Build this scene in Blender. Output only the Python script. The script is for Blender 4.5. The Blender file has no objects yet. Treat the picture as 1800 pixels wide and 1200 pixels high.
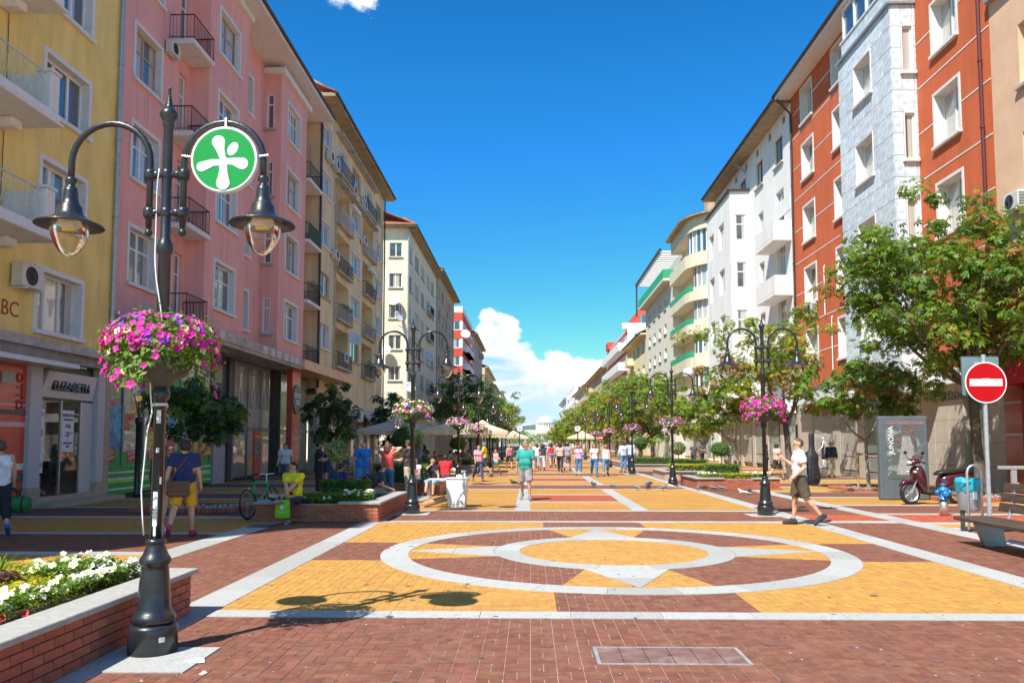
import bpy, bmesh, math, random
import numpy as np
from mathutils import Vector, Matrix
R = math.radians
random.seed(7); np.random.seed(7)
SC = bpy.context.scene
COL = SC.collection

# ---------------------------------------------------------------- camera
cam = bpy.data.cameras.new('camera')
cam.sensor_width = 36.0; cam.lens = 28.0; cam.shift_y = 80.0 / 1800.0
cam.clip_start = 0.05; cam.clip_end = 6000
cam_o = bpy.data.objects.new('camera', cam); COL.objects.link(cam_o)
cam_o.location = (0, 0, 1.7); cam_o.rotation_euler = (R(94.0), 0, R(1.3))
SC.camera = cam_o

# ---------------------------------------------------------------- sun, sky, exposure
SUN_EL = R(53.7)
TO_SUN = Vector((-0.548 * math.cos(SUN_EL), -0.836 * math.cos(SUN_EL), math.sin(SUN_EL))).normalized()
sun = bpy.data.lights.new('sun', 'SUN'); sun.energy = 2.75; sun.angle = R(0.53); sun.color = (1.0, 0.955, 0.88)
sun_o = bpy.data.objects.new('sun', sun); COL.objects.link(sun_o)
sun_o.rotation_euler = TO_SUN.to_track_quat('Z', 'Y').to_euler()
SC.view_settings.view_transform = 'Standard'; SC.view_settings.look = 'None'
SC.view_settings.gamma = 1.0; SC.view_settings.use_curve_mapping = False
SC.view_settings.exposure = 1.48

world = bpy.data.worlds.new('World'); SC.world = world; world.use_nodes = True
wn = world.node_tree; wn.nodes.clear()
def nd(t, kind, **kw):
    n = t.nodes.new(kind)
    for k, v in kw.items():
        if k[0] == '_': n.inputs[k[1:]].default_value = v
        else: setattr(n, k, v)
    return n
def math_(t, op, a, b=None, c=None, clamp=False):
    n = t.nodes.new('ShaderNodeMath'); n.operation = op; n.use_clamp = clamp
    for i, v in enumerate((a, b, c)):
        if v is None: continue
        if hasattr(v, 'node'): t.links.new(v, n.inputs[i])
        else: n.inputs[i].default_value = v
    return n.outputs[0]
def mixc(t, f, a, b, mode='MIX'):
    n = t.nodes.new('ShaderNodeMix'); n.data_type = 'RGBA'; n.blend_type = mode; n.clamp_factor = True
    for i, v in ((0, f), (6, a), (7, b)):
        if hasattr(v, 'node'): t.links.new(v, n.inputs[i])
        elif i == 0: n.inputs[0].default_value = v
        else: n.inputs[i].default_value = (*v, 1) if len(v) == 3 else v
    return n.outputs[2]
def ramp(t, f, lo, hi):
    n = t.nodes.new('ShaderNodeMapRange'); n.clamp = True; n.interpolation_type = 'SMOOTHSTEP'
    t.links.new(f, n.inputs[0])
    for i, v in ((1, lo), (2, hi)):
        if hasattr(v, 'node'): t.links.new(v, n.inputs[i])
        else: n.inputs[i].default_value = v
    return n.outputs[0]

sky = nd(wn, 'ShaderNodeTexSky', sky_type='NISHITA', sun_disc=False)
sky.sun_elevation = SUN_EL; sky.sun_rotation = math.atan2(TO_SUN.x, TO_SUN.y)
sky.air_density = 1.0; sky.dust_density = 0.35; sky.ozone_density = 2.2
tc = nd(wn, 'ShaderNodeTexCoord'); dirv = tc.outputs['Generated']
sep = nd(wn, 'ShaderNodeSeparateXYZ'); wn.links.new(dirv, sep.inputs[0])
az = math_(wn, 'ARCTAN2', sep.outputs[0], sep.outputs[1])
el = math_(wn, 'ARCSINE', sep.outputs[2])
hs = nd(wn, 'ShaderNodeHueSaturation', _Hue=0.495, _Saturation=1.25, _Value=1.0)
wn.links.new(sky.outputs[0], hs.inputs['Color'])
sc3 = nd(wn, 'ShaderNodeSeparateColor'); wn.links.new(hs.outputs[0], sc3.inputs[0])
def tone(ch, g, k): return math_(wn, 'MULTIPLY', math_(wn, 'POWER', sc3.outputs[ch], g), k)
haze_f = nd(wn, 'ShaderNodeMapRange', clamp=True); wn.links.new(el, haze_f.inputs[0])
for i_, v_ in ((1, .04), (2, .42), (3, .60), (4, 1.0)): haze_f.inputs[i_].default_value = v_
hz = haze_f.outputs[0]
cG = math_(wn, 'MULTIPLY', tone(1, 1.40, .345), hz); cR = math_(wn, 'MINIMUM', math_(wn, 'MULTIPLY', tone(0, 1.75, .15), hz), cG); cB = math_(wn, 'MAXIMUM', math_(wn, 'MINIMUM', tone(2, 1.40, .36), 2.65), cG)
cc3 = nd(wn, 'ShaderNodeCombineColor')
for i_, c_ in enumerate((cR, cG, cB)): wn.links.new(c_, cc3.inputs[i_])
skc = cc3.outputs[0]
def wnoise(scale, detail, rough, sy=1.0, off=0.0, d=0.0):
    cb = nd(wn, 'ShaderNodeCombineXYZ')
    wn.links.new(math_(wn, 'ADD', az, off), cb.inputs[0]); wn.links.new(math_(wn, 'MULTIPLY', el, sy), cb.inputs[1])
    n = nd(wn, 'ShaderNodeTexNoise', _Scale=scale, _Detail=detail, _Roughness=rough, _Distortion=d)
    wn.links.new(cb.outputs[0], n.inputs['Vector']); return n.outputs[0]
# cumulus bank low over the horizon all the way round: tops rise and fall with a slow noise
prof = wnoise(5.5, 2.0, 0.5, 0.0, 3.42)
def cloud_bump(a, w, h):
    d = math_(wn, 'DIVIDE', math_(wn, 'SUBTRACT', az, a), w)
    g = math_(wn, 'POWER', 2.718, math_(wn, 'MULTIPLY', math_(wn, 'MULTIPLY', d, d), -1.0))
    return math_(wn, 'MULTIPLY', g, h)
top = math_(wn, 'ADD', math_(wn, 'MULTIPLY_ADD', prof, 0.06, 0.040), math_(wn, 'ADD', cloud_bump(-0.048, 0.042, 0.095), cloud_bump(0.06, 0.07, 0.05)))
puff = wnoise(15.0, 6.0, 0.60, 1.25, 1.7, 0.25)
puff2 = wnoise(8.0, 3.0, 0.5, 1.3, 9.1)
edge = math_(wn, 'ADD', math_(wn, 'SUBTRACT', top, el), math_(wn, 'MULTIPLY', math_(wn, 'SUBTRACT', math_(wn, 'MULTIPLY_ADD', puff2, 0.6, math_(wn, 'MULTIPLY', puff, 0.8)), 0.70), 0.16))
bank = ramp(wn, edge, 0.0, 0.013)
depth = ramp(wn, edge, 0.018, 0.075)
# grey-blue body below the sunlit heads, loosely streaked
streak = wnoise(7.0, 4.0, 0.58, 4.2, 5.3, 0.5)
sh = math_(wn, 'MULTIPLY', depth, math_(wn, 'MULTIPLY_ADD', ramp(wn, streak, 0.66, 0.34), 0.72, 0.28))
cl_w = mixc(wn, math_(wn, 'MULTIPLY', ramp(wn, puff, .56, .40), ramp(wn, edge, .012, .04)), (3.5, 3.55, 3.6), (2.25, 2.6, 2.85))
cl_col = mixc(wn, sh, cl_w, (1.3, 2.0, 2.6))
veil = math_(wn, 'MULTIPLY', bank, math_(wn, 'SUBTRACT', 1.0, math_(wn, 'MULTIPLY', math_(wn, 'MULTIPLY', depth, ramp(wn, streak, 0.58, 0.32)), 0.62)))
# scattered small high clouds
d1 = math_(wn, 'DIVIDE', math_(wn, 'ADD', az, 0.222), 0.062); d2 = math_(wn, 'DIVIDE', math_(wn, 'SUBTRACT', el, 0.520), 0.030)
blob = math_(wn, 'POWER', 2.718, math_(wn, 'MULTIPLY', math_(wn, 'ADD', math_(wn, 'MULTIPLY', d1, d1), math_(wn, 'MULTIPLY', d2, d2)), -1.0))
wisp = math_(wn, 'ADD', math_(wn, 'MULTIPLY', blob, 0.42), math_(wn, 'MULTIPLY', wnoise(21.0, 5.0, 0.62, 1.5, 2.2, 0.3), 0.8))
hi = ramp(wn, wisp, 0.66, 0.86)
c1 = mixc(wn, veil, skc, cl_col)
c2 = mixc(wn, math_(wn, 'MULTIPLY', hi, 0.9), c1, (4.0, 4.2, 4.3))
bg = nd(wn, 'ShaderNodeBackground', _Strength=0.125)
wn.links.new(c2, bg.inputs[0])
wo = nd(wn, 'ShaderNodeOutputWorld'); wn.links.new(bg.outputs[0], wo.inputs[0])

# ---------------------------------------------------------------- materials
MATS = {}
def mat(name, col, rough=0.7, var=0.12, scale=6.0, bump=0.0, bscale=40.0, metal=0.0, spec=0.5, coat=0.0, dirt=0.0, dcol=(.12, .1, .08), stretch=None, streak=0.0, objvar=0.0, trans=0.0, rnd=False):
    if name in MATS: return MATS[name]
    m = bpy.data.materials.new(name); m.use_nodes = True; t = m.node_tree
    p = t.nodes['Principled BSDF']; MATS[name] = m
    p.inputs['Roughness'].default_value = rough; p.inputs['Metallic'].default_value = metal
    p.inputs['Specular IOR Level'].default_value = spec; p.inputs['Coat Weight'].default_value = coat
    p.inputs['Coat Roughness'].default_value = 0.08
    tcn = nd(t, 'ShaderNodeTexCoord'); vec = tcn.outputs['Object']
    if stretch:
        mp = nd(t, 'ShaderNodeMapping'); mp.inputs['Scale'].default_value = stretch
        t.links.new(vec, mp.inputs[0]); vec = mp.outputs[0]
    n = nd(t, 'ShaderNodeTexNoise', _Scale=scale, _Detail=5.0, _Roughness=0.6); t.links.new(vec, n.inputs['Vector'])
    f = ramp(t, n.outputs[0], 0.3, 0.7)
    a = [max(0, c * (1 - var)) for c in col]; b = [min(1, c * (1 + var)) for c in col]
    c = mixc(t, f, a, b)
    if objvar or rnd:
        oi = nd(t, 'ShaderNodeObjectInfo'); r = oi.outputs['Random']
        if rnd:
            at = nd(t, 'ShaderNodeAttribute', attribute_name='rnd')
            r = math_(t, 'FRACT', math_(t, 'ADD', r, at.outputs['Fac']))
        v = math_(t, 'MULTIPLY_ADD', r, 2 * (objvar or .15), 1 - (objvar or .15))
        h = nd(t, 'ShaderNodeHueSaturation'); t.links.new(c, h.inputs['Color']); t.links.new(v, h.inputs['Value'])
        h.inputs['Hue'].default_value = 0.5
        t.links.new(math_(t, 'MULTIPLY_ADD', math_(t, 'FRACT', math_(t, 'MULTIPLY', r, 7.31)), 0.016, 0.492), h.inputs['Hue'])
        c = h.outputs[0]
    if dirt:
        n2 = nd(t, 'ShaderNodeTexNoise', _Scale=scale * 0.23, _Detail=8.0, _Roughness=0.68); t.links.new(vec, n2.inputs['Vector'])
        c = mixc(t, math_(t, 'MULTIPLY', ramp(t, n2.outputs[0], 0.5, 0.72), dirt), c, dcol)
    if streak:   # rain streaks and patches on old render
        mp2 = nd(t, 'ShaderNodeMapping'); mp2.inputs['Scale'].default_value = (1, 1, .07); t.links.new(tcn.outputs['Object'], mp2.inputs[0])
        n4 = nd(t, 'ShaderNodeTexNoise', _Scale=3.2, _Detail=6.0, _Roughness=.65); t.links.new(mp2.outputs[0], n4.inputs['Vector'])
        n5 = nd(t, 'ShaderNodeTexNoise', _Scale=.35, _Detail=3.0); t.links.new(tcn.outputs['Object'], n5.inputs['Vector'])
        c = mixc(t, math_(t, 'MULTIPLY', math_(t, 'MULTIPLY', ramp(t, n4.outputs[0], .48, .72), ramp(t, n5.outputs[0], .35, .65)), streak), c, [v * .55 for v in col])
    t.links.new(c, p.inputs['Base Color'])
    if bump:
        n3 = nd(t, 'ShaderNodeTexNoise', _Scale=bscale, _Detail=4.0, _Roughness=0.6); t.links.new(vec, n3.inputs['Vector'])
        bn = nd(t, 'ShaderNodeBump', _Strength=min(1, bump), _Distance=0.02); t.links.new(n3.outputs[0], bn.inputs['Height'])
        t.links.new(bn.outputs[0], p.inputs['Normal'])
    if trans:   # thin leaf: light passes through
        tr = nd(t, 'ShaderNodeBsdfTranslucent'); t.links.new(mixc(t, 0.5, c, (col[0] * 1.9, col[1] * 1.8, col[2] * .5)), tr.inputs[0])
        mx = nd(t, 'ShaderNodeMixShader', _Fac=trans); t.links.new(p.outputs[0], mx.inputs[1]); t.links.new(tr.outputs[0], mx.inputs[2])
        t.links.new(mx.outputs[0], t.nodes['Material Output'].inputs[0])
    return m
def thin_glass(name, tint=(1, 1, 1), refl=1.0):
    if name in MATS: return MATS[name]
    m = bpy.data.materials.new(name); m.use_nodes = True; t = m.node_tree; t.nodes.clear(); MATS[name] = m
    g = nd(t, 'ShaderNodeBsdfGlossy', _Roughness=0.02); tr = nd(t, 'ShaderNodeBsdfTransparent'); tr.inputs[0].default_value = (*tint, 1)
    fr = nd(t, 'ShaderNodeFresnel', _IOR=1.5); mx = nd(t, 'ShaderNodeMixShader')
    t.links.new(math_(t, 'MULTIPLY_ADD', fr.outputs[0], 1.3 * refl, 0.03, True), mx.inputs[0])
    t.links.new(tr.outputs[0], mx.inputs[1]); t.links.new(g.outputs[0], mx.inputs[2])
    o = nd(t, 'ShaderNodeOutputMaterial'); t.links.new(mx.outputs[0], o.inputs[0]); return m
def window_glass(name, base=(.035, .05, .065), curtain=(.62, .60, .55), amount=0.5, spec=0.9):
    """opaque pane: dark room or pale curtains (chosen per pane) under a mirror-like coat"""
    if name in MATS: return MATS[name]
    m = bpy.data.materials.new(name); m.use_nodes = True; t = m.node_tree; p = t.nodes['Principled BSDF']; MATS[name] = m
    oi = nd(t, 'ShaderNodeObjectInfo'); tcn = nd(t, 'ShaderNodeTexCoord')
    sp = nd(t, 'ShaderNodeSeparateXYZ'); t.links.new(tcn.outputs['Object'], sp.inputs[0])
    w = nd(t, 'ShaderNodeTexNoise', noise_dimensions='1D', _Scale=9.0, _Detail=2.0)
    t.links.new(math_(t, 'ADD', sp.outputs[0], math_(t, 'MULTIPLY', oi.outputs['Random'], 37.0)), w.inputs['W'])
    fold = mixc(t, w.outputs[0], [c * .45 for c in curtain], curtain)  # shade of the curtain folds painted into the pane colour as darker stripes
    w2 = nd(t, 'ShaderNodeTexNoise', noise_dimensions='1D', _Scale=1.6, _Detail=0.0)
    t.links.new(math_(t, 'ADD', sp.outputs[0], math_(t, 'MULTIPLY', oi.outputs['Random'], 91.0)), w2.inputs['W'])
    f = ramp(t, w2.outputs[0], 0.62 - 0.28 * amount, 0.66 - 0.28 * amount)
    t.links.new(mixc(t, f, base, fold), p.inputs['Base Color'])
    p.inputs['Roughness'].default_value = 0.35; p.inputs['Coat Weight'].default_value = 1.0; p.inputs['Coat Roughness'].default_value = 0.015
    p.inputs['Coat IOR'].default_value = 1.9; p.inputs['Specular IOR Level'].default_value = spec
    n = nd(t, 'ShaderNodeTexNoise', _Scale=0.8, _Detail=1.0); t.links.new(tcn.outputs['Object'], n.inputs['Vector'])
    bn = nd(t, 'ShaderNodeBump', _Strength=0.06, _Distance=0.1); t.links.new(n.outputs[0], bn.inputs['Height']); t.links.new(bn.outputs[0], p.inputs['Coat Normal'])
    return m

# ---------------------------------------------------------------- mesh builder
class MB:
    def __init__(s): s.v = []; s.f = []; s.m = []; s.sm = []; s.rn = []; s.mi = 0; s.smooth = False; s.r = 0.0; s.T = None
    def add(s, vs, fs):
        o = len(s.v)
        if s.T is not None: vs = [tuple(s.T @ Vector(p)) for p in vs]
        s.v += [tuple(p) for p in vs]
        s.f += [tuple(i + o for i in f) for f in fs]
        k = len(fs); s.m += [s.mi] * k; s.sm += [s.smooth] * k; s.rn += [s.r] * k
        return s
    def box(s, x0, x1, y0, y1, z0, z1, faces='xXyYzZ'):
        vs = [(x0, y0, z0), (x1, y0, z0), (x1, y1, z0), (x0, y1, z0), (x0, y0, z1), (x1, y0, z1), (x1, y1, z1), (x0, y1, z1)]
        F = {'z': (3, 2, 1, 0), 'Z': (4, 5, 6, 7), 'y': (0, 1, 5, 4), 'X': (1, 2, 6, 5), 'Y': (2, 3, 7, 6), 'x': (3, 0, 4, 7)}
        return s.add(vs, [F[c] for c in faces])
    def bbox(s, x0, x1, y0, y1, z0, z1, b=0.01):
        """box with chamfered edges"""
        vs = []; X = (x0, x1); Y = (y0, y1); Z = (z0, z1)
        idx = {}
        for i in (0, 1):
            for j in (0, 1):
                for k in (0, 1):
                    sx, sy, sz = (1 - 2 * i) * b, (1 - 2 * j) * b, (1 - 2 * k) * b
                    for ax, p in enumerate(((X[i], Y[j] + sy, Z[k] + sz), (X[i] + sx, Y[j], Z[k] + sz), (X[i] + sx, Y[j] + sy, Z[k]))):
                        idx[i, j, k, ax] = len(vs); vs.append(p)
        fs = []
        for i in (0, 1):
            a = [idx[i, 0, 0, 0], idx[i, 1, 0, 0], idx[i, 1, 1, 0], idx[i, 0, 1, 0]]; fs.append(a if i else a[::-1])
            a = [idx[0, i, 0, 1], idx[0, i, 1, 1], idx[1, i, 1, 1], idx[1, i, 0, 1]]; fs.append(a if i else a[::-1])
            a = [idx[0, 0, i, 2], idx[1, 0, i, 2], idx[1, 1, i, 2], idx[0, 1, i, 2]]; fs.append(a if i else a[::-1])
            for j in (0, 1):
                fl = (i == j)
                a = [idx[i, j, 0, 0], idx[i, j, 1, 0], idx[i, j, 1, 1], idx[i, j, 0, 1]]; fs.append(a if not fl else a[::-1])
                a = [idx[i, 0, j, 0], idx[i, 0, j, 2], idx[i, 1, j, 2], idx[i, 1, j, 0]]; fs.append(a if not fl else a[::-1])
                a = [idx[0, i, j, 1], idx[1, i, j, 1], idx[1, i, j, 2], idx[0, i, j, 2]]; fs.append(a if not fl else a[::-1])
                for k in (0, 1):
                    a = [idx[i, j, k, 0], idx[i, j, k, 1], idx[i, j, k, 2]]; fs.append(a if (i + j + k) % 2 else a[::-1])
        return s.add(vs, fs)
    def lathe(s, prof, n=20, c=(0, 0, 0), cap=True):
        vs = []; fs = []
        for r, z in prof:
            for i in range(n):
                a = 2 * math.pi * i / n; vs.append((c[0] + r * math.cos(a), c[1] + r * math.sin(a), c[2] + z))
        for k in range(len(prof) - 1):
            for i in range(n): j = (i + 1) % n; fs.append((k * n + i, k * n + j, k * n + n + j, k * n + n + i))
        if cap:
            fs.append(tuple(range(n))[::-1]); fs.append(tuple((len(prof) - 1) * n + i for i in range(n)))
        return s.add(vs, fs)
    def tube(s, pts, r, n=8, cap=True):
        pts = [Vector(p) for p in pts]; rs = r if isinstance(r, (list, tuple)) else [r] * len(pts)
        vs = []; fs = []; up = None
        for k, p in enumerate(pts):
            d = (pts[min(k + 1, len(pts) - 1)] - pts[max(k - 1, 0)]).normalized()
            if up is None: up = Vector((0, 0, 1)) if abs(d.z) < .9 else Vector((1, 0, 0))
            a = d.cross(up).normalized(); up = a.cross(d).normalized()
            for i in range(n):
                t = 2 * math.pi * i / n; vs.append(p + (a * math.cos(t) + up * math.sin(t)) * rs[k])
        for k in range(len(pts) - 1):
            for i in range(n): j = (i + 1) % n; fs.append((k * n + i, k * n + n + i, k * n + n + j, k * n + j))
        if cap: fs.append(tuple(range(n))); fs.append(tuple((len(pts) - 1) * n + i for i in range(n))[::-1])
        return s.add(vs, fs)
    def prism(s, poly, z0, z1):
        n = len(poly); vs = [(x, y, z0) for x, y in poly] + [(x, y, z1) for x, y in poly]
        fs = [tuple(range(n))[::-1], tuple(range(n, 2 * n))] + [(i, (i + 1) % n, n + (i + 1) % n, n + i) for i in range(n)]
        return s.add(vs, fs)
    def ball(s, c, r, n=10, m=7, sq=(1, 1, 1)):
        vs = [(c[0], c[1], c[2] - r * sq[2])]
        for k in range(1, m):
            a = -math.pi / 2 + math.pi * k / m
            for i in range(n):
                b = 2 * math.pi * i / n
                vs.append((c[0] + r * sq[0] * math.cos(a) * math.cos(b), c[1] + r * sq[1] * math.cos(a) * math.sin(b), c[2] + r * sq[2] * math.sin(a)))
        vs.append((c[0], c[1], c[2] + r * sq[2])); L = len(vs) - 1; fs = []
        for i in range(n):
            j = (i + 1) % n; fs.append((0, 1 + j, 1 + i)); fs.append((L, L - n + i, L - n + j))
            for k in range(m - 2): q = 1 + k * n; fs.append((q + i, q + j, q + n + j, q + n + i))
        return s.add(vs, fs)
    def mesh(s, name, mats):
        me = bpy.data.meshes.new(name); me.from_pydata(s.v, [], s.f)
        for m in (mats if isinstance(mats, (list, tuple)) else [mats]): me.materials.append(m)
        me.polygons.foreach_set('material_index', s.m); me.polygons.foreach_set('use_smooth', s.sm)
        if any(s.rn):
            a = me.attributes.new('rnd', 'FLOAT', 'FACE'); a.data.foreach_set('value', s.rn)
        me.update(); return me
    def build(s, name, mats, parent=None, **kw): return ob(name, s.mesh(name, mats), parent, **kw)

def ob(name, me, parent=None, loc=(0, 0, 0), rot=(0, 0, 0), sc=None, label=None, cat=None, group=None, kind=None, slots=None):
    o = bpy.data.objects.new(name, me); COL.objects.link(o)
    o.location = loc; o.rotation_euler = rot
    if sc is not None: o.scale = sc if hasattr(sc, '__len__') else (sc, sc, sc)
    if parent is not None: o.parent = parent
    if slots:
        for i, m in enumerate(slots):
            o.material_slots[i].link = 'OBJECT'; o.material_slots[i].material = m
    for k, v in (('label', label), ('category', cat), ('group', group), ('kind', kind)):
        if v: o[k] = v
    return o
def thing(name, label, cat, loc=(0, 0, 0), rz=0.0, group=None, sc=None):
    return ob(name, None, None, loc, (0, 0, rz), sc, label, cat, group)
KIDS = {}
def copy_tree(o, loc, rz=0.0, label=None, group=None, sc=None):
    def cp(a, par):
        c = a.copy(); COL.objects.link(c)
        if par is not None: c.parent = par
        for ch in kids.get(a.name, ()): cp(ch, c)
        return c
    kids = {}
    for x in bpy.data.objects:
        if x.parent: kids.setdefault(x.parent.name, []).append(x)
    c = cp(o, None); c.location = loc; c.rotation_euler = (0, 0, rz)
    if label: c['label'] = label
    if group: c['group'] = group
    if sc: c.scale = (sc, sc, sc)
    return c
def text_mesh(body, size, extrude=0.004, bold=0.0, align='CENTER', shear=0.0, name='lettering'):
    cu = bpy.data.curves.new('t', 'FONT'); cu.body = body; cu.size = size; cu.extrude = extrude; cu.offset = bold
    cu.align_x = align; cu.align_y = 'CENTER'; cu.shear = shear; cu.resolution_u = 3
    o = bpy.data.objects.new('t', cu); COL.objects.link(o)
    me = bpy.data.meshes.new_from_object(o.evaluated_get(bpy.context.evaluated_depsgraph_get()))
    bpy.data.objects.remove(o); bpy.data.curves.remove(cu); me.name = name; return me
def text(body, size, m, parent, loc, rot, name='lettering', sx=1.0, **kw):
    me = text_mesh(body, size, **kw); me.materials.clear(); me.materials.append(m)
    return ob(name, me, parent, loc, rot, (sx, 1, 1))
PI = math.pi
# ================================================================ ground and paving
BROWN, YELLOW, RED, GRAN = 0, 1, 2, 3
PAV = [mat('paver_brown', (.212, .086, .055), .8, .20, 9, .3, 90, spec=.25, rnd=True, objvar=.13, dirt=.55, dcol=(.25, .135, .10)),
       mat('paver_yellow', (.485, .255, .062), .8, .12, 9, .3, 90, spec=.25, rnd=True, objvar=.08, dirt=.5, dcol=(.46, .27, .10)),
       mat('paver_red', (.40, .092, .045), .8, .14, 9, .2, 90, spec=.25, rnd=True, objvar=.10, dirt=.3, dcol=(.42, .16, .11)),
       mat('granite_slab', (.40, .40, .38), .7, .12, 30, .15, 160, spec=.3, rnd=True, objvar=.12, dirt=.45, dcol=(.24, .24, .225))]
SAND = mat('joint_sand', (.46, .33, .25), .95, .3, 14, .3, 60, dirt=.6, dcol=(.12, .07, .05))
CXS, CYS = 1.3, 12.75      # centre of the rosette
XB = [-60, -5.8, -5.3, -3.62, -3.2, -.4, 0, 2.6, 3.0, 5.8, 6.24, 7.9, 8.4, 60]
def strip(y):
    """position inside the 12.3 m module that starts with a brown cross strip at Y = 17.6"""
    return (y - 17.6) % 12.3
def zone(x, y):
    if -5.8 < x < -5.3 or 7.9 < x < 8.4: return GRAN
    if x < -5.8 or x > 8.4:                       # side pavements: broad cross strips between granite lines
        if x > 8.4 and 17.45 < y < 19.3: return RED
        q = (y - 12.15) % 6.0
        if x > 8.4: q = (y - 13.3) % 6.0
        if q < .34 or 2.75 < q < 3.05: return GRAN
        return BROWN if q < 2.75 else YELLOW
    if x < -3.62 or x > 6.24: return BROWN if not (x > 6.24 and 17.75 < y < 19.3) else RED
    if x < -3.2 or x > 5.8: return GRAN
    if y < 7.9: return BROWN
    if y < 17.3:
        if y < 8.2: return GRAN
        dx, dy = x - CXS, y - CYS; r = math.hypot(dx, dy)
        if r > 3.62: return BROWN if min(abs(dx), abs(dy)) < 1.03 else YELLOW
        if r > 3.2: return GRAN
        if r < 1.47: return YELLOW
        if r < 1.87: return GRAN
        a, b = max(abs(dx), abs(dy)), min(abs(dx), abs(dy))
        t = (a - 1.8) / 1.4
        if b < .58 * (1 - t): return GRAN
        if b < .56 + .40 * t: return YELLOW
        return BROWN
    if y < 17.6: return GRAN
    q = strip(y)
    if q < 2.5: return BROWN
    if q < 2.8: return GRAN
    if q > 12.0: return GRAN
    if -.4 < x < 0 or 2.6 < x < 3.0: return GRAN
    if 0 <= x <= 2.6:
        if 5.6 < q < 5.9 or 8.7 < q < 9.0: return GRAN
        if 5.9 <= q <= 8.7: return RED
    return YELLOW
YN = 20.1     # singly laid pavers up to here, then sheets in the same pattern
ground = MB().box(-4000, 4000, -400, 6000, -1.0, -.06, 'Z').build('ground', mat('far_ground', (.30, .26, .22), .9, .2, .02), kind='structure')
pav_root = MB().box(-60, 60, -30, YN, -.12, -.0098, 'ZY').build('plaza_paving', SAND, kind='structure')
# granite slabs: bands, rings and star, each slab its own piece
def slab_poly(mb, poly, z=0.0):
    mb.r = random.random(); n = len(poly)
    mb.add([(x, y, -.05) for x, y in poly] + [(x, y, z) for x, y in poly], [tuple(range(n, 2 * n))] + [(i, (i + 1) % n, n + (i + 1) % n, n + i) for i in range(n)])
slabs = []
def band_x(x0, x1, y0, y1, L=.9):
    n = max(1, round((y1 - y0) / L)); g = .003
    for i in range(n):
        a, b = y0 + (y1 - y0) * i / n, y0 + (y1 - y0) * (i + 1) / n
        slabs.append([(x0, a + g), (x1, a + g), (x1, b - g), (x0, b - g)])
def band_y(x0, x1, y0, y1, L=.9):
    n = max(1, round((x1 - x0) / L)); g = .003
    for i in range(n):
        a, b = x0 + (x1 - x0) * i / n, x0 + (x1 - x0) * (i + 1) / n
        slabs.append([(a + g, y0), (b - g, y0), (b - g, y1), (a + g, y1)])
band_x(-3.62, -3.2, 3.0, YN); band_x(5.8, 6.24, 3.0, YN); band_x(-5.8, -5.3, 6, YN); band_x(7.9, 8.4, 6, YN)
band_y(-3.2, 5.8, 7.9, 8.2); band_y(-3.2, 5.8, 17.3, 17.6)
for y0 in (12.15, 14.9, 18.15): band_y(-14, -5.8, y0, y0 + (.34 if y0 != 14.9 else .30), 1.1)
for y0 in (13.3, 16.05, 19.3): band_y(8.4, 16, y0, y0 + (.34 if y0 != 16.05 else .30), 1.1)
band_y(6.24, 7.9, 17.3, 17.75); band_y(8.4, 16, 17.1, 17.45, 1.1)
def ring(r0, r1, n, sub):
    for i in range(n):
        a0 = 2 * PI * i / n + .003 / r1; a1 = 2 * PI * (i + 1) / n - .003 / r1
        A = [a0 + (a1 - a0) * k / sub for k in range(sub + 1)]
        slabs.append([(CXS + r1 * math.cos(a), CYS + r1 * math.sin(a)) for a in A] + [(CXS + r0 * math.cos(a), CYS + r0 * math.sin(a)) for a in A[::-1]])
ring(3.2, 3.62, 26, 4); ring(1.47, 1.87, 14, 6)
for k in range(4):
    c, s = math.cos(k * PI / 2), math.sin(k * PI / 2)
    for tri in ([(1.785, -.58), (2.5, -.29), (2.5, .29), (1.785, .58), (1.862, .29), (1.885, 0), (1.862, -.29)], [(2.506, -.287), (3.19, 0), (2.506, .287)]):
        slabs.append([(CXS + c * u - s * v, CYS + s * u + c * v) for u, v in tri])
def size_px(p):
    x, y = p; return 1.0 / max(2, y) ** 1.5
slabs.sort(key=lambda p: sum(q[1] for q in p) / len(p))
for i, p in enumerate(slabs[:300]):
    cx = sum(q[0] for q in p) / len(p); cy = sum(q[1] for q in p) / len(p)
    m = MB(); slab_poly(m, [(x - cx, y - cy) for x, y in p]); m.rn = [0.0] * len(m.rn)
    m.build('granite_slab', PAV[3], pav_root, loc=(cx, cy, 0))
# pavers in basket weave, 20 x 10 cm, cut where they meet the granite or a colour change
# (lines of the cut edges)
LINES = []
for k in range(4):
    c, s = math.cos(k * PI / 2), math.sin(k * PI / 2)
    for sg in (-1, 1):
        P = lambda u, v: (CXS + c * u - s * v, CYS + s * u + c * v)
        LINES.append((P(1.8, sg * .56), P(3.2, sg * .96)))
        LINES.append((P(3.62, sg * 1.03), P(4.6, sg * 1.03)))
for x in (-5.8, -5.3, -3.62, -3.2, 5.8, 6.24, 7.9, 8.4): LINES.append(((x, 0), (x, 30)))
for x0, x1, y in [(-3.2, 5.8, v) for v in (7.9, 8.2, 17.3, 17.6)] + [(-40, -5.8, v) for v in (12.15, 12.49, 14.9, 15.2, 18.15, 18.49)] + [(8.4, 40, v) for v in (13.3, 13.64, 16.05, 16.35, 17.1, 17.45, 19.3, 19.64)] + [(6.24, 7.9, 17.3), (6.24, 7.9, 17.75), (6.24, 7.9, 19.3)]:
    LINES.append(((x0, y), (x1, y)))
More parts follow.
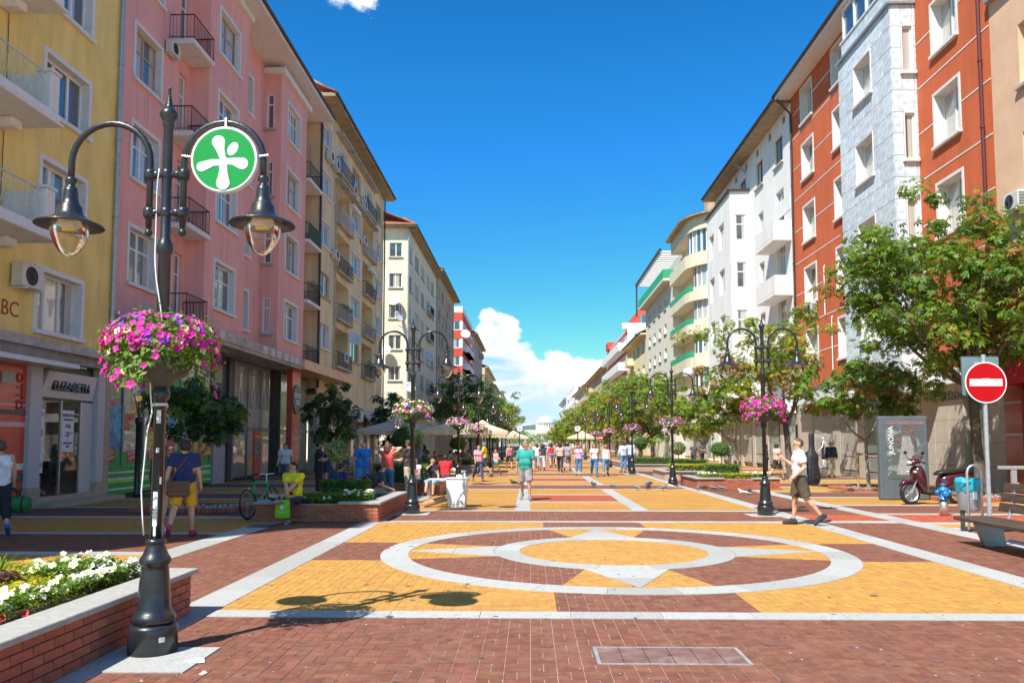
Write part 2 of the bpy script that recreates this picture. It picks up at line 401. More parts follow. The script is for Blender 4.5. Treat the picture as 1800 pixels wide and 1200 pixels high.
def cut(poly, a, b):
    nx, ny = -(b[1] - a[1]), b[0] - a[0]
    d = [(x - a[0]) * nx + (y - a[1]) * ny for x, y in poly]
    if min(d) > -1e-4 or max(d) < 1e-4: return [poly]
    A, B = [], []
    for i in range(len(poly)):
        p, q, dp, dq = poly[i], poly[(i + 1) % len(poly)], d[i], d[(i + 1) % len(poly)]
        if dp >= 0: A.append(p)
        if dp <= 0: B.append(p)
        if dp * dq < 0:
            t = dp / (dp - dq); m = (p[0] + (q[0] - p[0]) * t, p[1] + (q[1] - p[1]) * t); A.append(m); B.append(m)
    return [z for z in (A, B) if len(z) > 2]
prng = random.Random(3)
near = []; big = [MB(), MB(), MB()]
def paver(x0, x1, y0, y1):
    g = .0028
    polys = [[(x0 + g, y0 + g), (x1 - g, y0 + g), (x1 - g, y1 - g), (x0 + g, y1 - g)]]
    z = [zone(x, y) for x, y in polys[0]] + [zone((x0 + x1) / 2, (y0 + y1) / 2)]
    if all(k == GRAN for k in z): return
    if len(set(z)) > 1:
        for a, b in LINES:
            if max(a[0], b[0]) < x0 or min(a[0], b[0]) > x1 or max(a[1], b[1]) < y0 or min(a[1], b[1]) > y1: continue
            polys = [q for p in polys for q in cut(p, a, b)]
    elif y1 < 6.25:
        near.append((x0, y0, x1 - x0, y1 - y0, z[0])); return
    for p in polys:
        cx = sum(q[0] for q in p) / len(p); cy = sum(q[1] for q in p) / len(p); k = zone(cx, cy)
        if k == GRAN:
            zs = [q for q in z if q != GRAN]
            if len(polys) > 1: continue
            k = zs[0]
        h = -.006 + prng.uniform(-.0012, .0012); tx, ty = prng.uniform(-.008, .008), prng.uniform(-.008, .008); n = len(p)
        m = big[k]; m.r = prng.random() * .98 + .01
        m.add([(x, y, h + (x - cx) * tx + (y - cy) * ty) for x, y in p] + [(x, y, -.03) for x, y in p], [tuple(range(n))] + [(n + i, n + (i + 1) % n, (i + 1) % n, i) for i in range(n)])
for j in range(int((YN - 4.9) / .2)):
    y = 4.9 + j * .2; hw = (y + .3) * .665
    for i in range(int((-hw - .4) / .2), int((hw + .4) / .2)):
        x = i * .2
        if (i + j) % 2:
            paver(x, x + .2, y, y + .1); paver(x, x + .2, y + .1, y + .2)
        else:
            paver(x, x + .1, y, y + .2); paver(x + .1, x + .2, y, y + .2)
near.sort(key=lambda p: p[1] + abs(p[0]) * .05)
pm = {}
for (x, y, w, h, k) in near[:300]:
    key = (round(w, 2), round(h, 2), k)
    if key not in pm:
        g = .0028; m = MB(); m.bbox(g - w / 2, w / 2 - g, g - h / 2, h / 2 - g, -.03, 0, .0022); pm[key] = m.mesh('paver', PAV[k])
    ob('paver', pm[key], pav_root, (x + w / 2, y + h / 2, -.006 + prng.uniform(-.0012, .0012)), (prng.uniform(-.008, .008), prng.uniform(-.008, .008), prng.uniform(-.004, .004)))
for (x, y, w, h, k) in near[300:]:
    m = big[k]; m.r = prng.random(); g = .0028; m.box(x + g, x + w - g, y + g, y + h - g, -.03, -.006 + prng.uniform(-.0012, .0012), 'xXyYZ')
for k in range(3):
    big[k].build(['brown_pavers', 'yellow_pavers', 'red_pavers'][k], PAV[k], pav_root, kind='stuff')
# farther paving: sheets with joints in the material
def paved(name, base):
    m = base.copy(); m.name = name; t = m.node_tree; p = t.nodes['Principled BSDF']
    src = p.inputs['Base Color'].links[0].from_socket
    b = nd(t, 'ShaderNodeTexBrick', _Scale=1.0); b.offset = .5; b.inputs['Brick Width'].default_value = .4; b.inputs['Row Height'].default_value = .2; b.inputs['Mortar Size'].default_value = .006
    b.inputs['Color1'].default_value = (1, 1, 1, 1); b.inputs['Color2'].default_value = (.82, .82, .82, 1); b.inputs['Mortar'].default_value = (.62, .58, .55, 1)
    tcn = nd(t, 'ShaderNodeTexCoord'); t.links.new(tcn.outputs['Object'], b.inputs['Vector'])
    t.links.new(mixc(t, 1.0, src, b.outputs[0], 'MULTIPLY'), p.inputs['Base Color']); return m
PF = [paved('far_' + m.name, m) for m in PAV[:3]] + [PAV[3]]
far = MB()
ys = {YN, 420.0}
y = 17.6
while y < 420:
    for q in (0, 2.5, 2.8, 5.6, 5.9, 8.7, 9.0, 12.0): ys.add(y + q)
    y += 12.3
for s0, st in ((12.15, 6.0), (13.3, 6.0)):
    y = s0
    while y < 420:
        for q in (0, .34, 2.75, 3.05): ys.add(y + q)
        y += st
ys = sorted(v for v in ys if YN <= v <= 420)
for y0, y1 in zip(ys, ys[1:]):
    if y1 - y0 < 1e-6: continue
    for x0, x1 in zip(XB, XB[1:]):
        far.mi = zone((x0 + x1) / 2, (y0 + y1) / 2); far.r = prng.random() * .6 + .2
        far.add([(x0, y0, -.006), (x1, y0, -.006), (x1, y1, -.006), (x0, y1, -.006)], [(0, 1, 2, 3)])
far.build('boulevard_paving', PF, kind='structure')
# access cover let into the brown pavers, drain covers, scraps
cv = thing('access_cover', 'rectangular access cover with bright steel edges set in the brown pavers', 'manhole cover', (1.12, 6.56, -.006))
m = MB(); m.box(-.58, .58, -.235, .235, -.004, .004); m.build('cover_plate', mat('worn_cover', (.20, .105, .085), .7, .25, 7, .3, 60, dirt=.8, dcol=(.34, .27, .24)), cv)
st = mat('worn_steel', (.62, .60, .57), .4, .2, 25, metal=.6)
m = MB()
for (a, b, c, d) in ((-.6, .6, -.255, -.240), (-.6, .6, .240, .255), (-.60, -.572, -.24, .24), (.572, .60, -.24, .24)): m.box(a, b, c, d, -.003, .007)
m.build('steel_edge', st, cv)
m = MB()
for x in (-.39, -.19, 0.01, .2, .4): m.box(x - .004, x + .004, -.236, .236, .003, .0055)
m.build('plate_joint', mat('dark_joint', (.06, .04, .035), .9), cv)
MB().lathe([(.02, .003), (.02, .006), (.012, .008)], 8).build('lifting_lug', mat('dark_joint', (.06, .04, .035)), cv)
IRON = mat('cast_iron', (.05, .05, .052), .55, .2, 20, .2, 60)
for i, (x, y, rz) in enumerate(((-5.5, 16.4, 0),)):
    g = thing('drain_cover', 'dark diamond patterned drain cover set in the granite band by the brick planter', 'drain cover', (x, y, .001))
    m = MB(); m.box(-.24, .24, -.3, .3, -.01, .008); m.build('frame', IRON, g)
    m = MB()
    for k in range(5): m.box(-.2, .2, -.24 + k * .11, -.19 + k * .11, .008, .012)
    m.build('bar', mat('iron_light', (.10, .10, .11), .5), g)
PAPER = mat('white_paper', (.8, .8, .8), .8, .05)
for x, y, w, h, rz, lb in ((-2.62, 6.28, .15, .10, .5, 'white folded leaflet lying beside the foot of the near lamp'), (-2.42, 5.97, .05, .03, 1.2, 'tiny scrap of white paper on the brown pavers')):
    m = MB(); m.add([(-w / 2, -h / 2, .004), (w / 2, -h / 2, .006), (w / 2, h / 2, .02), (-w / 2, h / 2, .006), (-w / 2, -h / 2, .002), (w / 2, -h / 2, .004), (w / 2, h / 2, .018), (-w / 2, h / 2, .004)], [(0, 1, 2, 3), (7, 6, 5, 4), (0, 4, 5, 1), (1, 5, 6, 2), (2, 6, 7, 3), (3, 7, 4, 0)])
    m.build('paper_scrap', PAPER, loc=(x, y, -.004), rot=(0, 0, rz), label=lb, cat='paper')
# chewing gum, grit and faded stains trodden into the paving
gr = random.Random(12)
for nm, c, n, r0, r1 in (('pale_specks', (.55, .50, .46), 420, .004, .014), ('gum_spots', (.10, .075, .065), 260, .010, .028), ('faded_stains', (.15, .085, .07), 70, .02, .06)):
    m = MB()
    for i in range(n):
        y = 5.4 + 14 * gr.random() ** 1.6; x = gr.uniform(-.62, .64) * y; g = zone(x, y) == GRAN; r = gr.uniform(r0, r1); z = (.0012 if g else -.0032) + i * 1e-6; a0 = gr.uniform(0, 6.3)
        m.add([(x + r * gr.uniform(.6, 1.2) * math.cos(a0 + k), y + r * gr.uniform(.6, 1.2) * math.sin(a0 + k), z) for k in (0, 1.05, 2.1, 3.14, 4.2, 5.24)], [(0, 1, 2, 3, 4, 5)])
    m.build(nm, mat('paving_' + nm, c, .9, .3, 30), pav_root, kind='stuff')
# ================================================================ buildings
WHITE_PVC = mat('white_pvc', (.80, .80, .79), .4, .04, 12)
WHITE_TRIM = mat('white_trim', (.74, .73, .71), .8, .06, 8, .1, 60, dirt=.25, dcol=(.45, .42, .38))
WOODFR = mat('old_wood_frame', (.42, .31, .21), .7, .2, 14)
BROWNFR = mat('brown_wood_frame', (.16, .055, .03), .55, .15, 10)
GREYFR = mat('grey_metal_frame', (.26, .27, .28), .4, .1, 10, metal=.4)
GLASS = window_glass('window_glass')
GLASSB = window_glass('window_glass_bare', amount=.1)
GLASSC = window_glass('window_glass_curtain', amount=.95)
RAIL = mat('black_railing', (.03, .03, .033), .5, .1, 20)
ROOFT = mat('roof_tile', (.30, .105, .06), .85, .25, 5, .5, 30)
GUT = mat('gutter_brown', (.065, .035, .03), .5, .15, 8)
GUTG = mat('gutter_zinc', (.42, .45, .48), .4, .12, 8, metal=.5)
CONC = mat('weathered_concrete', (.46, .42, .36), .9, .18, 3, .3, 40, dirt=.6, dcol=(.10, .09, .08))
ACM = mat('ac_white', (.62, .61, .57), .5, .08, 8, dirt=.3, dcol=(.4, .36, .3))
ACD = mat('ac_dark', (.045, .045, .05), .6)
DISH = mat('dish_grey', (.62, .63, .64), .5, .06)
LEAFG = mat('leaf_green', (.065, .135, .025), .55, .35, 3, trans=.35)

class Bld:
    def __init__(s, name, label, wall, loc, cat='building'):
        s.root = thing(name, label, cat, loc); s.o = Vector(loc); s.w = MB(); s.wm = wall; s.name = name; s.lines = MB()
    def part(s, name, mb, m, parent=None, **kw):
        """mb in world coordinates -> child of the building"""
        o = s.o; mb.v = [(x - o.x, y - o.y, z - o.z) for x, y, z in mb.v]
        return mb.build(name, m, parent or s.root, **kw)
    def put(s, name, me, x, y, z, rz=0.0, parent=None, sc=None):
        return ob(name, me, parent or s.root, Vector((x, y, z)) - s.o, (0, 0, rz), sc)
    def done(s, mats=None):
        return s.part('wall', s.w, mats or s.wm)
def frame_of(p0, p1):
    u = Vector((p1[0] - p0[0], p1[1] - p0[1])); L = u.length; u /= L
    return u, Vector((u.y, -u.x)), L, math.atan2(u.y, u.x)
def wall_holes(mb, p0, p1, z0, z1, holes, depth=.22):
    """wall sheet from p0 to p1 (outside on the right hand) with rectangular holes (u0,u1,v0,v1[,depth]) and their reveals"""
    u, n, L, _ = frame_of(p0, p1)
    us = sorted({0.0, L, *[h[0] for h in holes], *[h[1] for h in holes]}); vs = sorted({z0, z1, *[h[2] for h in holes], *[h[3] for h in holes]})
    us = [a for a in us if -1e-6 <= a <= L + 1e-6]; vs = [a for a in vs if z0 - 1e-6 <= a <= z1 + 1e-6]
    P = lambda a, z, d=0: (p0[0] + u.x * a - n.x * d, p0[1] + u.y * a - n.y * d, z)
    for a, b in zip(us, us[1:]):
        run = None
        for c, d in zip(vs, vs[1:]):
            ca, cv = (a + b) / 2, (c + d) / 2
            if any(h[0] < ca < h[1] and h[2] < cv < h[3] for h in holes):
                if run: mb.add([P(a, run[0]), P(b, run[0]), P(b, run[1]), P(a, run[1])], [(0, 1, 2, 3)]); run = None
            else: run = (run[0], d) if run else (c, d)
        if run: mb.add([P(a, run[0]), P(b, run[0]), P(b, run[1]), P(a, run[1])], [(0, 1, 2, 3)])
    for h in holes:
        a, b, c, d = h[:4]; D = h[4] if len(h) > 4 else depth
        mb.add([P(a, c), P(b, c), P(b, d), P(a, d), P(a, c, D), P(b, c, D), P(b, d, D), P(a, d, D)], [(0, 4, 5, 1), (1, 5, 6, 2), (2, 6, 7, 3), (3, 7, 4, 0)])
WC = {}
def win_meshes(w, h, st):
    """st = (mullions, transom, surround, sill, frame mat, glass mat, depth)"""
    k = (round(w, 2), round(h, 2), st[0], st[1], st[2], st[3], st[4].name, st[5].name, st[6])
    if k in WC: return WC[k]
    mul, tr, sur, sill, fm, gm_, D = st; f = .075; y0, y1 = D - .07, D - .005
    m = MB(); hw = w / 2
    m.box(-hw, -hw + f, y0, y1, 0, h); m.box(hw - f, hw, y0, y1, 0, h); m.box(-hw + f, hw - f, y0, y1, 0, f); m.box(-hw + f, hw - f, y0, y1, h - f, h)
    for i in range(mul):
        x = -hw + w * (i + 1) / (mul + 1); m.box(x - .05, x + .05, y0 - .004, y1 - .002, f, h - f)
    if tr: m.box(-hw + f, hw - f, y0 + .005, y1 - .004, h * tr - .035, h * tr + .035)
    fr = m.mesh('window', fm)
    m = MB(); m.box(-hw + .02, hw - .02, D - .035, D - .02, .02, h - .02, 'y'); pane = m.mesh('pane', gm_)
    su = None
    if sur:
        m = MB(); b = sur
        m.box(-hw - b, -hw - .001, -.035, .0, -.0, h + b); m.box(hw + .001, hw + b, -.035, .0, 0, h + b); m.box(-hw - .001, hw + .001, -.0345, .0, h + .001, h + b)
        m.box(-hw - .001, -hw + .012, -.0345, D - .01, 0, h); m.box(hw - .012, hw + .001, -.0345, D - .01, 0, h); m.box(-hw + .012, hw - .012, -.034, D - .01, h - .012, h + .001)
        su = m.mesh('surround', WHITE_TRIM)
    sl = None
    if sill:
        m = MB(); m.bbox(-hw - .12, hw + .12, -.13, D - .07, -.13, -.002, .012); sl = m.mesh('sill', WHITE_TRIM if sur else CONC)
    WC[k] = (fr, pane, su, sl); return WC[k]
def window(b, x, y, z, ang, w, h, st):
    fr, pane, su, sl = win_meshes(w, h, st)
    o = b.put('window', fr, x, y, z, ang)
    ob('pane', pane, o)
    if su: ob('surround', su, o)
    if sl: ob('sill', sl, o)
    return o
ST_PINK = (1, .66, .13, 1, WHITE_PVC, GLASS, .28)
ST_PINK2 = (1, .62, .13, 1, WOODFR, GLASSC, .28)
ST_YEL = (2, 0, .12, 1, WHITE_PVC, GLASSB, .28)
ST_PLAIN = (1, 0, 0, 1, WHITE_PVC, GLASS, .2)
ST_DARK = (1, 0, 0, 1, WOODFR, GLASS, .18)
ST_RED = (1, 0, .10, 1, WHITE_PVC, GLASSC, .40)
def facade(b, p0, p1, z0, z1, wins=(), depth=.22, mb=None):
    """wins: (a0, a1, z0, z1, style or None[, hole depth]); a runs along the world axis of the wall"""
    u, n, L, ang = frame_of(p0, p1); ax = 1 if abs(u.y) > abs(u.x) else 0; s = 1 if (u.y if ax else u.x) > 0 else -1
    holes = []
    for w in wins:
        a, c = sorted(((w[0] - p0[ax]) * s, (w[1] - p0[ax]) * s)); D = w[5] if len(w) > 5 else (w[4][6] if w[4] else depth)
        holes.append((a, c, w[2], w[3], D))
        if w[4]:
            cu = (a + c) / 2; window(b, p0[0] + u.x * cu, p0[1] + u.y * cu, w[2], ang, c - a, w[3] - w[2], w[4])
    wall_holes(b.w if mb is None else mb, p0, p1, z0, z1, holes, depth)
def railing(b, pts, z, h=.95, m=None, parent=None, name='railing', gap=.13, style=0):
    """bars along a polyline of plan points"""
    mb = MB()
    for (x0, y0), (x1, y1) in zip(pts, pts[1:]):
        L = math.hypot(x1 - x0, y1 - y0); k = max(2, int(L / gap))
        mb.tube([(x0, y0, z + h), (x1, y1, z + h)], .024, 6); mb.tube([(x0, y0, z + .09), (x1, y1, z + .09)], .016, 5)
        if style: mb.tube([(x0, y0, z + h - .16), (x1, y1, z + h - .16)], .012, 5)
        for i in range(k + 1):
            t = i / k; x, y = x0 + (x1 - x0) * t, y0 + (y1 - y0) * t
            mb.tube([(x, y, z + (.0 if i in (0, k) else .09)), (x, y, z + h)], .016 if i in (0, k) else .0085, 4, False)
    return b.part(name, mb, m or RAIL, parent)
def balcony(b, x0, x1, y0, y1, z, side, m=None, th=.16, h=.95, rm=None, rail=True, solid=None, style=0):
    """slab x0..x1, y0..y1 (x1 the outer edge when side=+1 (left row), x0 when side=-1)"""
    mb = MB(); mb.bbox(x0, x1, y0, y1, z - th, z, .015)
    s = b.part('balcony', mb, m or WHITE_TRIM)
    s_o = Vector((0, 0, 0))
    xo, xi = (x1 - .05, x0) if side > 0 else (x0 + .05, x1)
    pts = [(xi, y0 + .05), (xo, y0 + .05), (xo, y1 - .05), (xi, y1 - .05)]
    if rail and not solid: railing(b, pts, z, h, rm, s, style=style)
    if solid:
        mb = MB(); t = .07
        xa, xb = (xo - t, xo + .05) if side > 0 else (xo - .05, xo + t)
        mb.box(xa, xb, y0, y1, z + .002, z + h); mb.box(min(xi, xa if side > 0 else xi), max(xa, xi) if side > 0 else xi, y0, y0 + t, z + .002, z + h - .001) if side > 0 else mb.box(xb, xi, y0, y0 + t, z + .002, z + h - .001)
        (mb.box(xi, xa, y1 - t, y1, z + .002, z + h - .001) if side > 0 else mb.box(xb, xi, y1 - t, y1, z + .002, z + h - .001))
        b.part('parapet', mb, solid, s)
    return s
AC = None
def aircon(b, x, y, z, ang, sc=1.0):
    """outdoor unit: back against the wall at x,y; local +y runs into the wall"""
    global AC
    if AC is None:
        m = MB(); m.bbox(-.40, .40, -.36, -.06, 0, .56, .02); m.box(-.3, -.25, -.06, .0, .05, .1); m.box(.25, .3, -.06, .0, .05, .1); m.box(-.32, -.27, -.38, .0, -.05, -.01); m.box(.27, .32, -.38, .0, -.05, -.01)
        g = MB(); g.T = Matrix.Translation((-.08, -.362, .28)) @ Matrix.Rotation(R(90), 4, 'X'); g.lathe([(.23, -.004), (.23, .006), (.20, .008), (.19, .0)], 20)
        for k in range(6): a = k * PI / 6; g.box(-.2, .2, -.006, .006, .006, .010) if False else g.tube([(.2 * math.cos(a), .2 * math.sin(a), .008), (-.2 * math.cos(a), -.2 * math.sin(a), .008)], .006, 4)
        g.T = None
        for k in range(9): g.box(.40, .405, -.33, -.1, .06 + k * .05, .085 + k * .05)
        AC = (m.mesh('air_conditioner', ACM), g.mesh('fan_grille', ACD))
    o = b.put('air_conditioner', AC[0], x, y, z, ang, sc=sc); ob('fan_grille', AC[1], o); return o
DM = None
def dish(b, x, y, z, az, r=.42):
    global DM
    if DM is None:
        m = MB(); m.smooth = True; m.T = Matrix.Rotation(R(65), 4, 'X')
        m.lathe([(0.001, .0), (.2, .012), (.34, .04), (.44, .075), (.445, .068), (.34, .03), (.2, .002), (.001, -.01)], 22)
        a = MB(); a.tube([(0, 0, 0), (0, .18, -.02), (0, .4, -.05)], .02, 6); a.tube([(0, .0, -.4), (0, -.42, .05)], .012, 5); a.ball((0, -.44, .06), .035, 6, 4)
        DM = (m.mesh('satellite_dish', DISH), a.mesh('dish_arm', GUTG))
    o = b.put('satellite_dish', DM[0], x, y, z, az, sc=r / .44); ob('dish_arm', DM[1], o)
def eave_roof(b, x_in, x_out, y0, y1, z, slope=.42, back=8.0, m=ROOFT, soffit=WHITE_TRIM, gut=GUT, ends=.0, th=.22):
    """overhanging soffit with gutter on the street side, tiled slope behind. x_out is the eave edge"""
    s = 1 if x_out > x_in else -1
    mb = MB(); mb.box(min(x_in, x_out), max(x_in, x_out), y0 - ends, y1 + ends, z, z + th); b.part('eave', mb, soffit)
    xb = x_in - s * back; zb = z + th + slope * (abs(x_out - x_in) + back)
    mb = MB(); e = ends + .1
    vs = [(x_out + s * .08, y0 - e, z + th), (x_out + s * .08, y1 + e, z + th), (xb, y1 + e, zb), (xb, y0 - e, zb), (x_out + s * .08, y0 - e, z + th + .09), (x_out + s * .08, y1 + e, z + th + .09), (xb, y1 + e, zb + .09), (xb, y0 - e, zb + .09)]
    mb.add(vs, [(0, 1, 5, 4), (4, 5, 6, 7), (1, 2, 6, 5), (0, 4, 7, 3), (3, 2, 1, 0), (2, 3, 7, 6)]); r = b.part('roof', mb, m)
    mb = MB(); mb.tube([(x_out + s * .07, y0 - e, z + th + .02), (x_out + s * .07, y1 + e, z + th + .02)], .085, 8); b.part('gutter', mb, gut)
    return r
def downpipe(b, x, y, z0, z1, m=GUT, r=.06, xe=None):
    mb = MB(); mb.tube([(x, y, z0), (x, y, z1 - .9)] + ([(xe, y, z1)] if xe is not None else [(x, y, z1)]), r, 8)
    z = z0 + 1.2
    while z < z1 - 1: mb.lathe([(r + .02, 0), (r + .02, .06)], 8, (x, y, z)); z += 2.4
    b.part('downpipe', mb, m)
def shell(b, x_front, x_back, y0, y1, z0, z1, near=True, farw=True):
    """blind walls that close a building: ends, back and flat top"""
    s = 1 if x_front > x_back else -1
    F = 'Z' + ('x' if s > 0 else 'X') + ('y' if near else '') + ('Y' if farw else '')
    b.w.box(min(x_front, x_back), max(x_front, x_back), y0, y1, z0, z1, F)
def plant_tuft(b, x, y, z, L, n=60, parent=None, h=.3):
    mb = MB()
    for i in range(n):
        px, py, pz = x + random.uniform(-.12, .14), y + random.uniform(0, L), z + random.uniform(0, h); a = random.uniform(0, 6.3); r = random.uniform(.05, .11)
        mb.add([(px, py, pz), (px + r * math.cos(a) - .02, py + r * math.sin(a), pz + r * .6), (px + 1.7 * r * math.cos(a), py + 1.7 * r * math.sin(a), pz + r * .3), (px + r * math.cos(a) + .02, py + r * math.sin(a), pz + r * .2)], [(0, 1, 2, 3)])
    return b.part('balcony_plants', mb, LEAFG, parent, kind='stuff')
def sign_board(b, name, x0, x1, y0, y1, z0, z1, m, parent=None):
    mb = MB(); mb.bbox(x0, x1, y0, y1, z0, z1, .008); return b.part(name, mb, m, parent)
ROTL = (R(90), 0, R(90))      # text on a left-hand facade (reads along +Y seen from +X)
ROTR = (R(90), 0, R(-90))     # text on a right-hand facade
ROTF = (R(90), 0, 0)          # text facing the camera
def btext(b, body, size, m, x, y, z, rot, **kw): return text(body, size, m, b.root, Vector((x, y, z)) - b.o, rot, **kw)

# ---------------------------------------------------------------- left 1: ochre yellow house
W = mat('ochre_render', (.86, .65, .22), .92, .08, 1.4, .3, 25, streak=.5, dirt=.5, dcol=(.62, .40, .14), stretch=(1, 1, .45))
b = Bld('yellow_house', 'ochre yellow apartment house with white balconies at the left edge', W, (-12.8, 17, 0)); XL = -12.8
wl = []
for k, zt in enumerate((6.2, 9.15, 12.05, 15.0, 17.95)):
    wl.append((20.15, 22.2, zt - 1.55, zt, ST_YEL if k else (2, 0, .12, 1, WHITE_TRIM, GLASSC, .3)))
    wl.append((16.2, 17.3, zt - 2.2, zt, (0, .75, .1, 0, WHITE_PVC, GLASS, .2)))
facade(b, (XL, 3.4), (XL, 24.0), 4.35, 20.5, wl)
shell(b, XL, -24, 3.4, 24.0, 4.35, 20.5)
eave_roof(b, XL, XL + .9, 3.4, 24, 20.5)
for zt in (9.15, 12.05, 15.0):
    z = zt - 2.25; s = balcony(b, XL, XL + 1.15, 15.2, 19.0, z, 1, rail=False, th=.22)
    mb = MB(); mb.bbox(XL + .78, XL + 1.13, 18.62, 18.98, z + .003, z + .95, .02); mb.bbox(XL + .74, XL + 1.17, 18.58, 19.02, z + .952, z + 1.03, .02); mb.box(XL, XL + .8, 18.7, 18.92, z + .003, z + .9); b.part('pillar', mb, WHITE_TRIM, s)
    mb = MB(); mb.bbox(XL, XL + 1.22, 15.1, 19.08, z - .30, z - .222, .02); mb.bbox(XL, XL + .5, 18.2, 18.6, z - .55, z - .302, .05); b.part('moulding', mb, WHITE_TRIM, s)
    mb = MB(); x = XL + 1.0
    mb.tube([(x, 15.3, z + .9), (x, 18.6, z + .9)], .022, 6); mb.tube([(x, 15.3, z + .08), (x, 18.6, z + .08)], .016, 5)
    for i in range(14):
        y = 18.45 - i * .22; mb.tube([(x, y, z + .08), (x, y + .06, z + .35), (x + .05, y, z + .6), (x, y - .05, z + .78), (x, y, z + .9)], .011, 4, False)
    b.part('railing', mb, mat('pale_blue_railing', (.45, .55, .60), .5), s)
aircon(b, XL, 19.45, 5.55, R(90), 1.05)
downpipe(b, XL + .1, 23.75, 5.0, 20.4, GUTG, .07)
btext(b, 'ABC', .55, mat('red_spray', (.42, .06, .03), .8), XL + .012, 18.95, 4.98, ROTL, extrude=.001, name='graffiti')
for yy in (18.55,):
    mb = MB(); mb.tube([(XL + .03, yy, 17.5), (XL + .05, yy - .03, 14), (XL + .03, yy + .05, 11), (XL + .04, yy, 6.5)], .012, 4); b.part('hanging_cable', mb, RAIL)
# ground floor
FASC = mat('dark_concrete_fascia', (.32, .30, .28), .9, .2, 2.5, .3, 30, dirt=.5, dcol=(.08, .075, .07))
TERR = mat('terrazzo_pillar', (.55, .53, .52), .6, .12, 60, dirt=.2)
mb = MB(); mb.box(XL - .2, XL + .38, 3.4, 23.9, 4.12, 4.36); b.part('ledge', mb, CONC)
mb = MB(); mb.box(XL - .15, XL + .2, 3.4, 23.9, 3.86, 4.118); b.part('fascia', mb, FASC)
mb = MB(); mb.box(XL - .1, XL + .62, 3.4, 21.2, 3.68, 3.80); b.part('canopy', mb, WHITE_TRIM)
for y0, y1 in ((20.1, 20.6), (23.3, 23.69)):
    mb = MB(); mb.box(XL - .6, XL, y0, y1, .55, 3.858); mb.mi = 1; mb.box(XL - .6, XL + .02, y0 - .02, y1 + .02, 0, .549); b.part('pillar', mb, [TERR, mat('sand_stone', (.46, .36, .25), .8, .12, 8, .2)])
mb = MB()
for i in range(7): mb.bbox(XL - .55, XL + .01, 23.70, 24.0, .0 + i * .55, .545 + i * .55, .012)
b.part('stone_pier', mb, mat('sand_stone', (.46, .36, .25)))
# red shop at the frame edge
RS = mat('red_shop_panel', (.66, .07, .04), .35, .12, 2, coat=.3)
mb = MB(); mb.box(XL - .45, XL - .12, 3.4, 20.099, 0.1, 3.85)
b.part('shop_panel', mb, RS)
for z0, z1, c in ((2.62, 2.68, (.75, .35, .33)), (2.4, 2.52, (.12, .10, .09)), (2.1, 2.22, (.75, .45, .42)), (1.02, 1.18, (.78, .70, .62)), (.72, .95, (.10, .10, .09)), (.45, .55, (.12, .1, .1)), (.2, .33, (.7, .65, .6))):
    mb = MB(); mb.box(XL - .119, XL - .105, 18.0, 20.09, z0, z1); b.part('painted_stripe', mb, mat('stripe_%d' % int(z0 * 100), c, .5))
mb = MB(); mb.box(XL - .118, XL - .06, 17.5, 19.0, .35, 2.95); b.part('shop_door_frame', mb, WHITE_PVC)
mb = MB(); mb.box(XL - .059, XL - .05, 17.6, 18.9, .45, 2.85); b.part('pane', mb, GLASSB)
mb = MB(); mb.box(XL - .118, XL - .09, 19.1, 19.6, 3.15, 3.45); b.part('vent_grille', mb, GREYFR)
btext(b, 'OTTO', .34, mat('red_letters', (.30, .02, .02), .4), XL - .10, 19.8, 3.0, (R(90), R(90), R(90)), extrude=.01)
# fashion shop with recessed window
ALU = mat('aluminium', (.5, .51, .52), .35, .06, 10, metal=.7)
DARK = mat('dark_interior', (.09, .08, .07), .9, .3, 2)
y0, y1 = 20.61, 23.29
mb = MB(); mb.box(-15.2, XL - .25, y0, y1, .25, 3.85, 'xyYzZ'); mb.f = [f[::-1] for f in mb.f]; b.part('shop_interior', mb, mat('pale_shop_interior', (.50, .47, .42), .8, .3, 2))
mb = MB(); mb.box(XL - 1.6, XL + .02, y0, y1, 0, .28); mb.box(XL - .2, XL + .45, y0 - .1, y1 + .9, 0, .14); b.part('step', mb, mat('sand_stone', (.46, .36, .25)))
mb = MB(); mb.box(XL - .22, XL - .17, y0, y1, 2.86, 3.855); b.part('sign_backing', mb, mat('black_panel', (.03, .028, .028), .4))
mb = MB(); mb.add([(XL - .15, y0 + .08, 2.92), (XL - .15, y1 - .02, 2.92), (XL - .02, y1 - .02, 3.62), (XL - .02, y0 + .28, 3.62), (XL - .16, y0 + .08, 2.92), (XL - .16, y1 - .02, 2.92), (XL - .14, y1 - .02, 3.62), (XL - .14, y0 + .28, 3.62)], [(0, 1, 2, 3), (7, 6, 5, 4), (0, 4, 5, 1), (1, 5, 6, 2), (2, 6, 7, 3), (3, 7, 4, 0)])
b.part('shop_sign', mb, mat('sign_pale', (.66, .62, .60), .5, .05))
btext(b, 'ELIZABETH', .36, mat('sign_black', (.02, .018, .018), .4), XL - .065, 22.0, 3.25, (R(79), 0, R(90)), extrude=.03, bold=.012, shear=.18, sx=1.0)
GL = thin_glass('shop_glass')
mb = MB(); mb.box(XL - .16, XL - .15, y0 + .02, y1 - .65, .3, 2.84, 'X'); b.part('shop_pane', mb, GL)
mb = MB()
for y in (y0 + .01, y0 + 1.05, y1 - .68): mb.box(XL - .2, XL - .12, y, y + .05, .28, 2.86)
b.part('shop_frame', mb, ALU)
mb = MB(); mb.box(XL - .8, XL - .13, y1 - .62, y1 - .0, .28, 2.855); b.part('shop_pier', mb, TERR)
mb = MB(); mb.box(XL - .145, XL - .14, y0 + 1.15, y0 + 1.72, 1.45, 2.6); po = b.part('poster', mb, PAPER)
INK = mat('black_ink', (.02, .02, .022), .6)
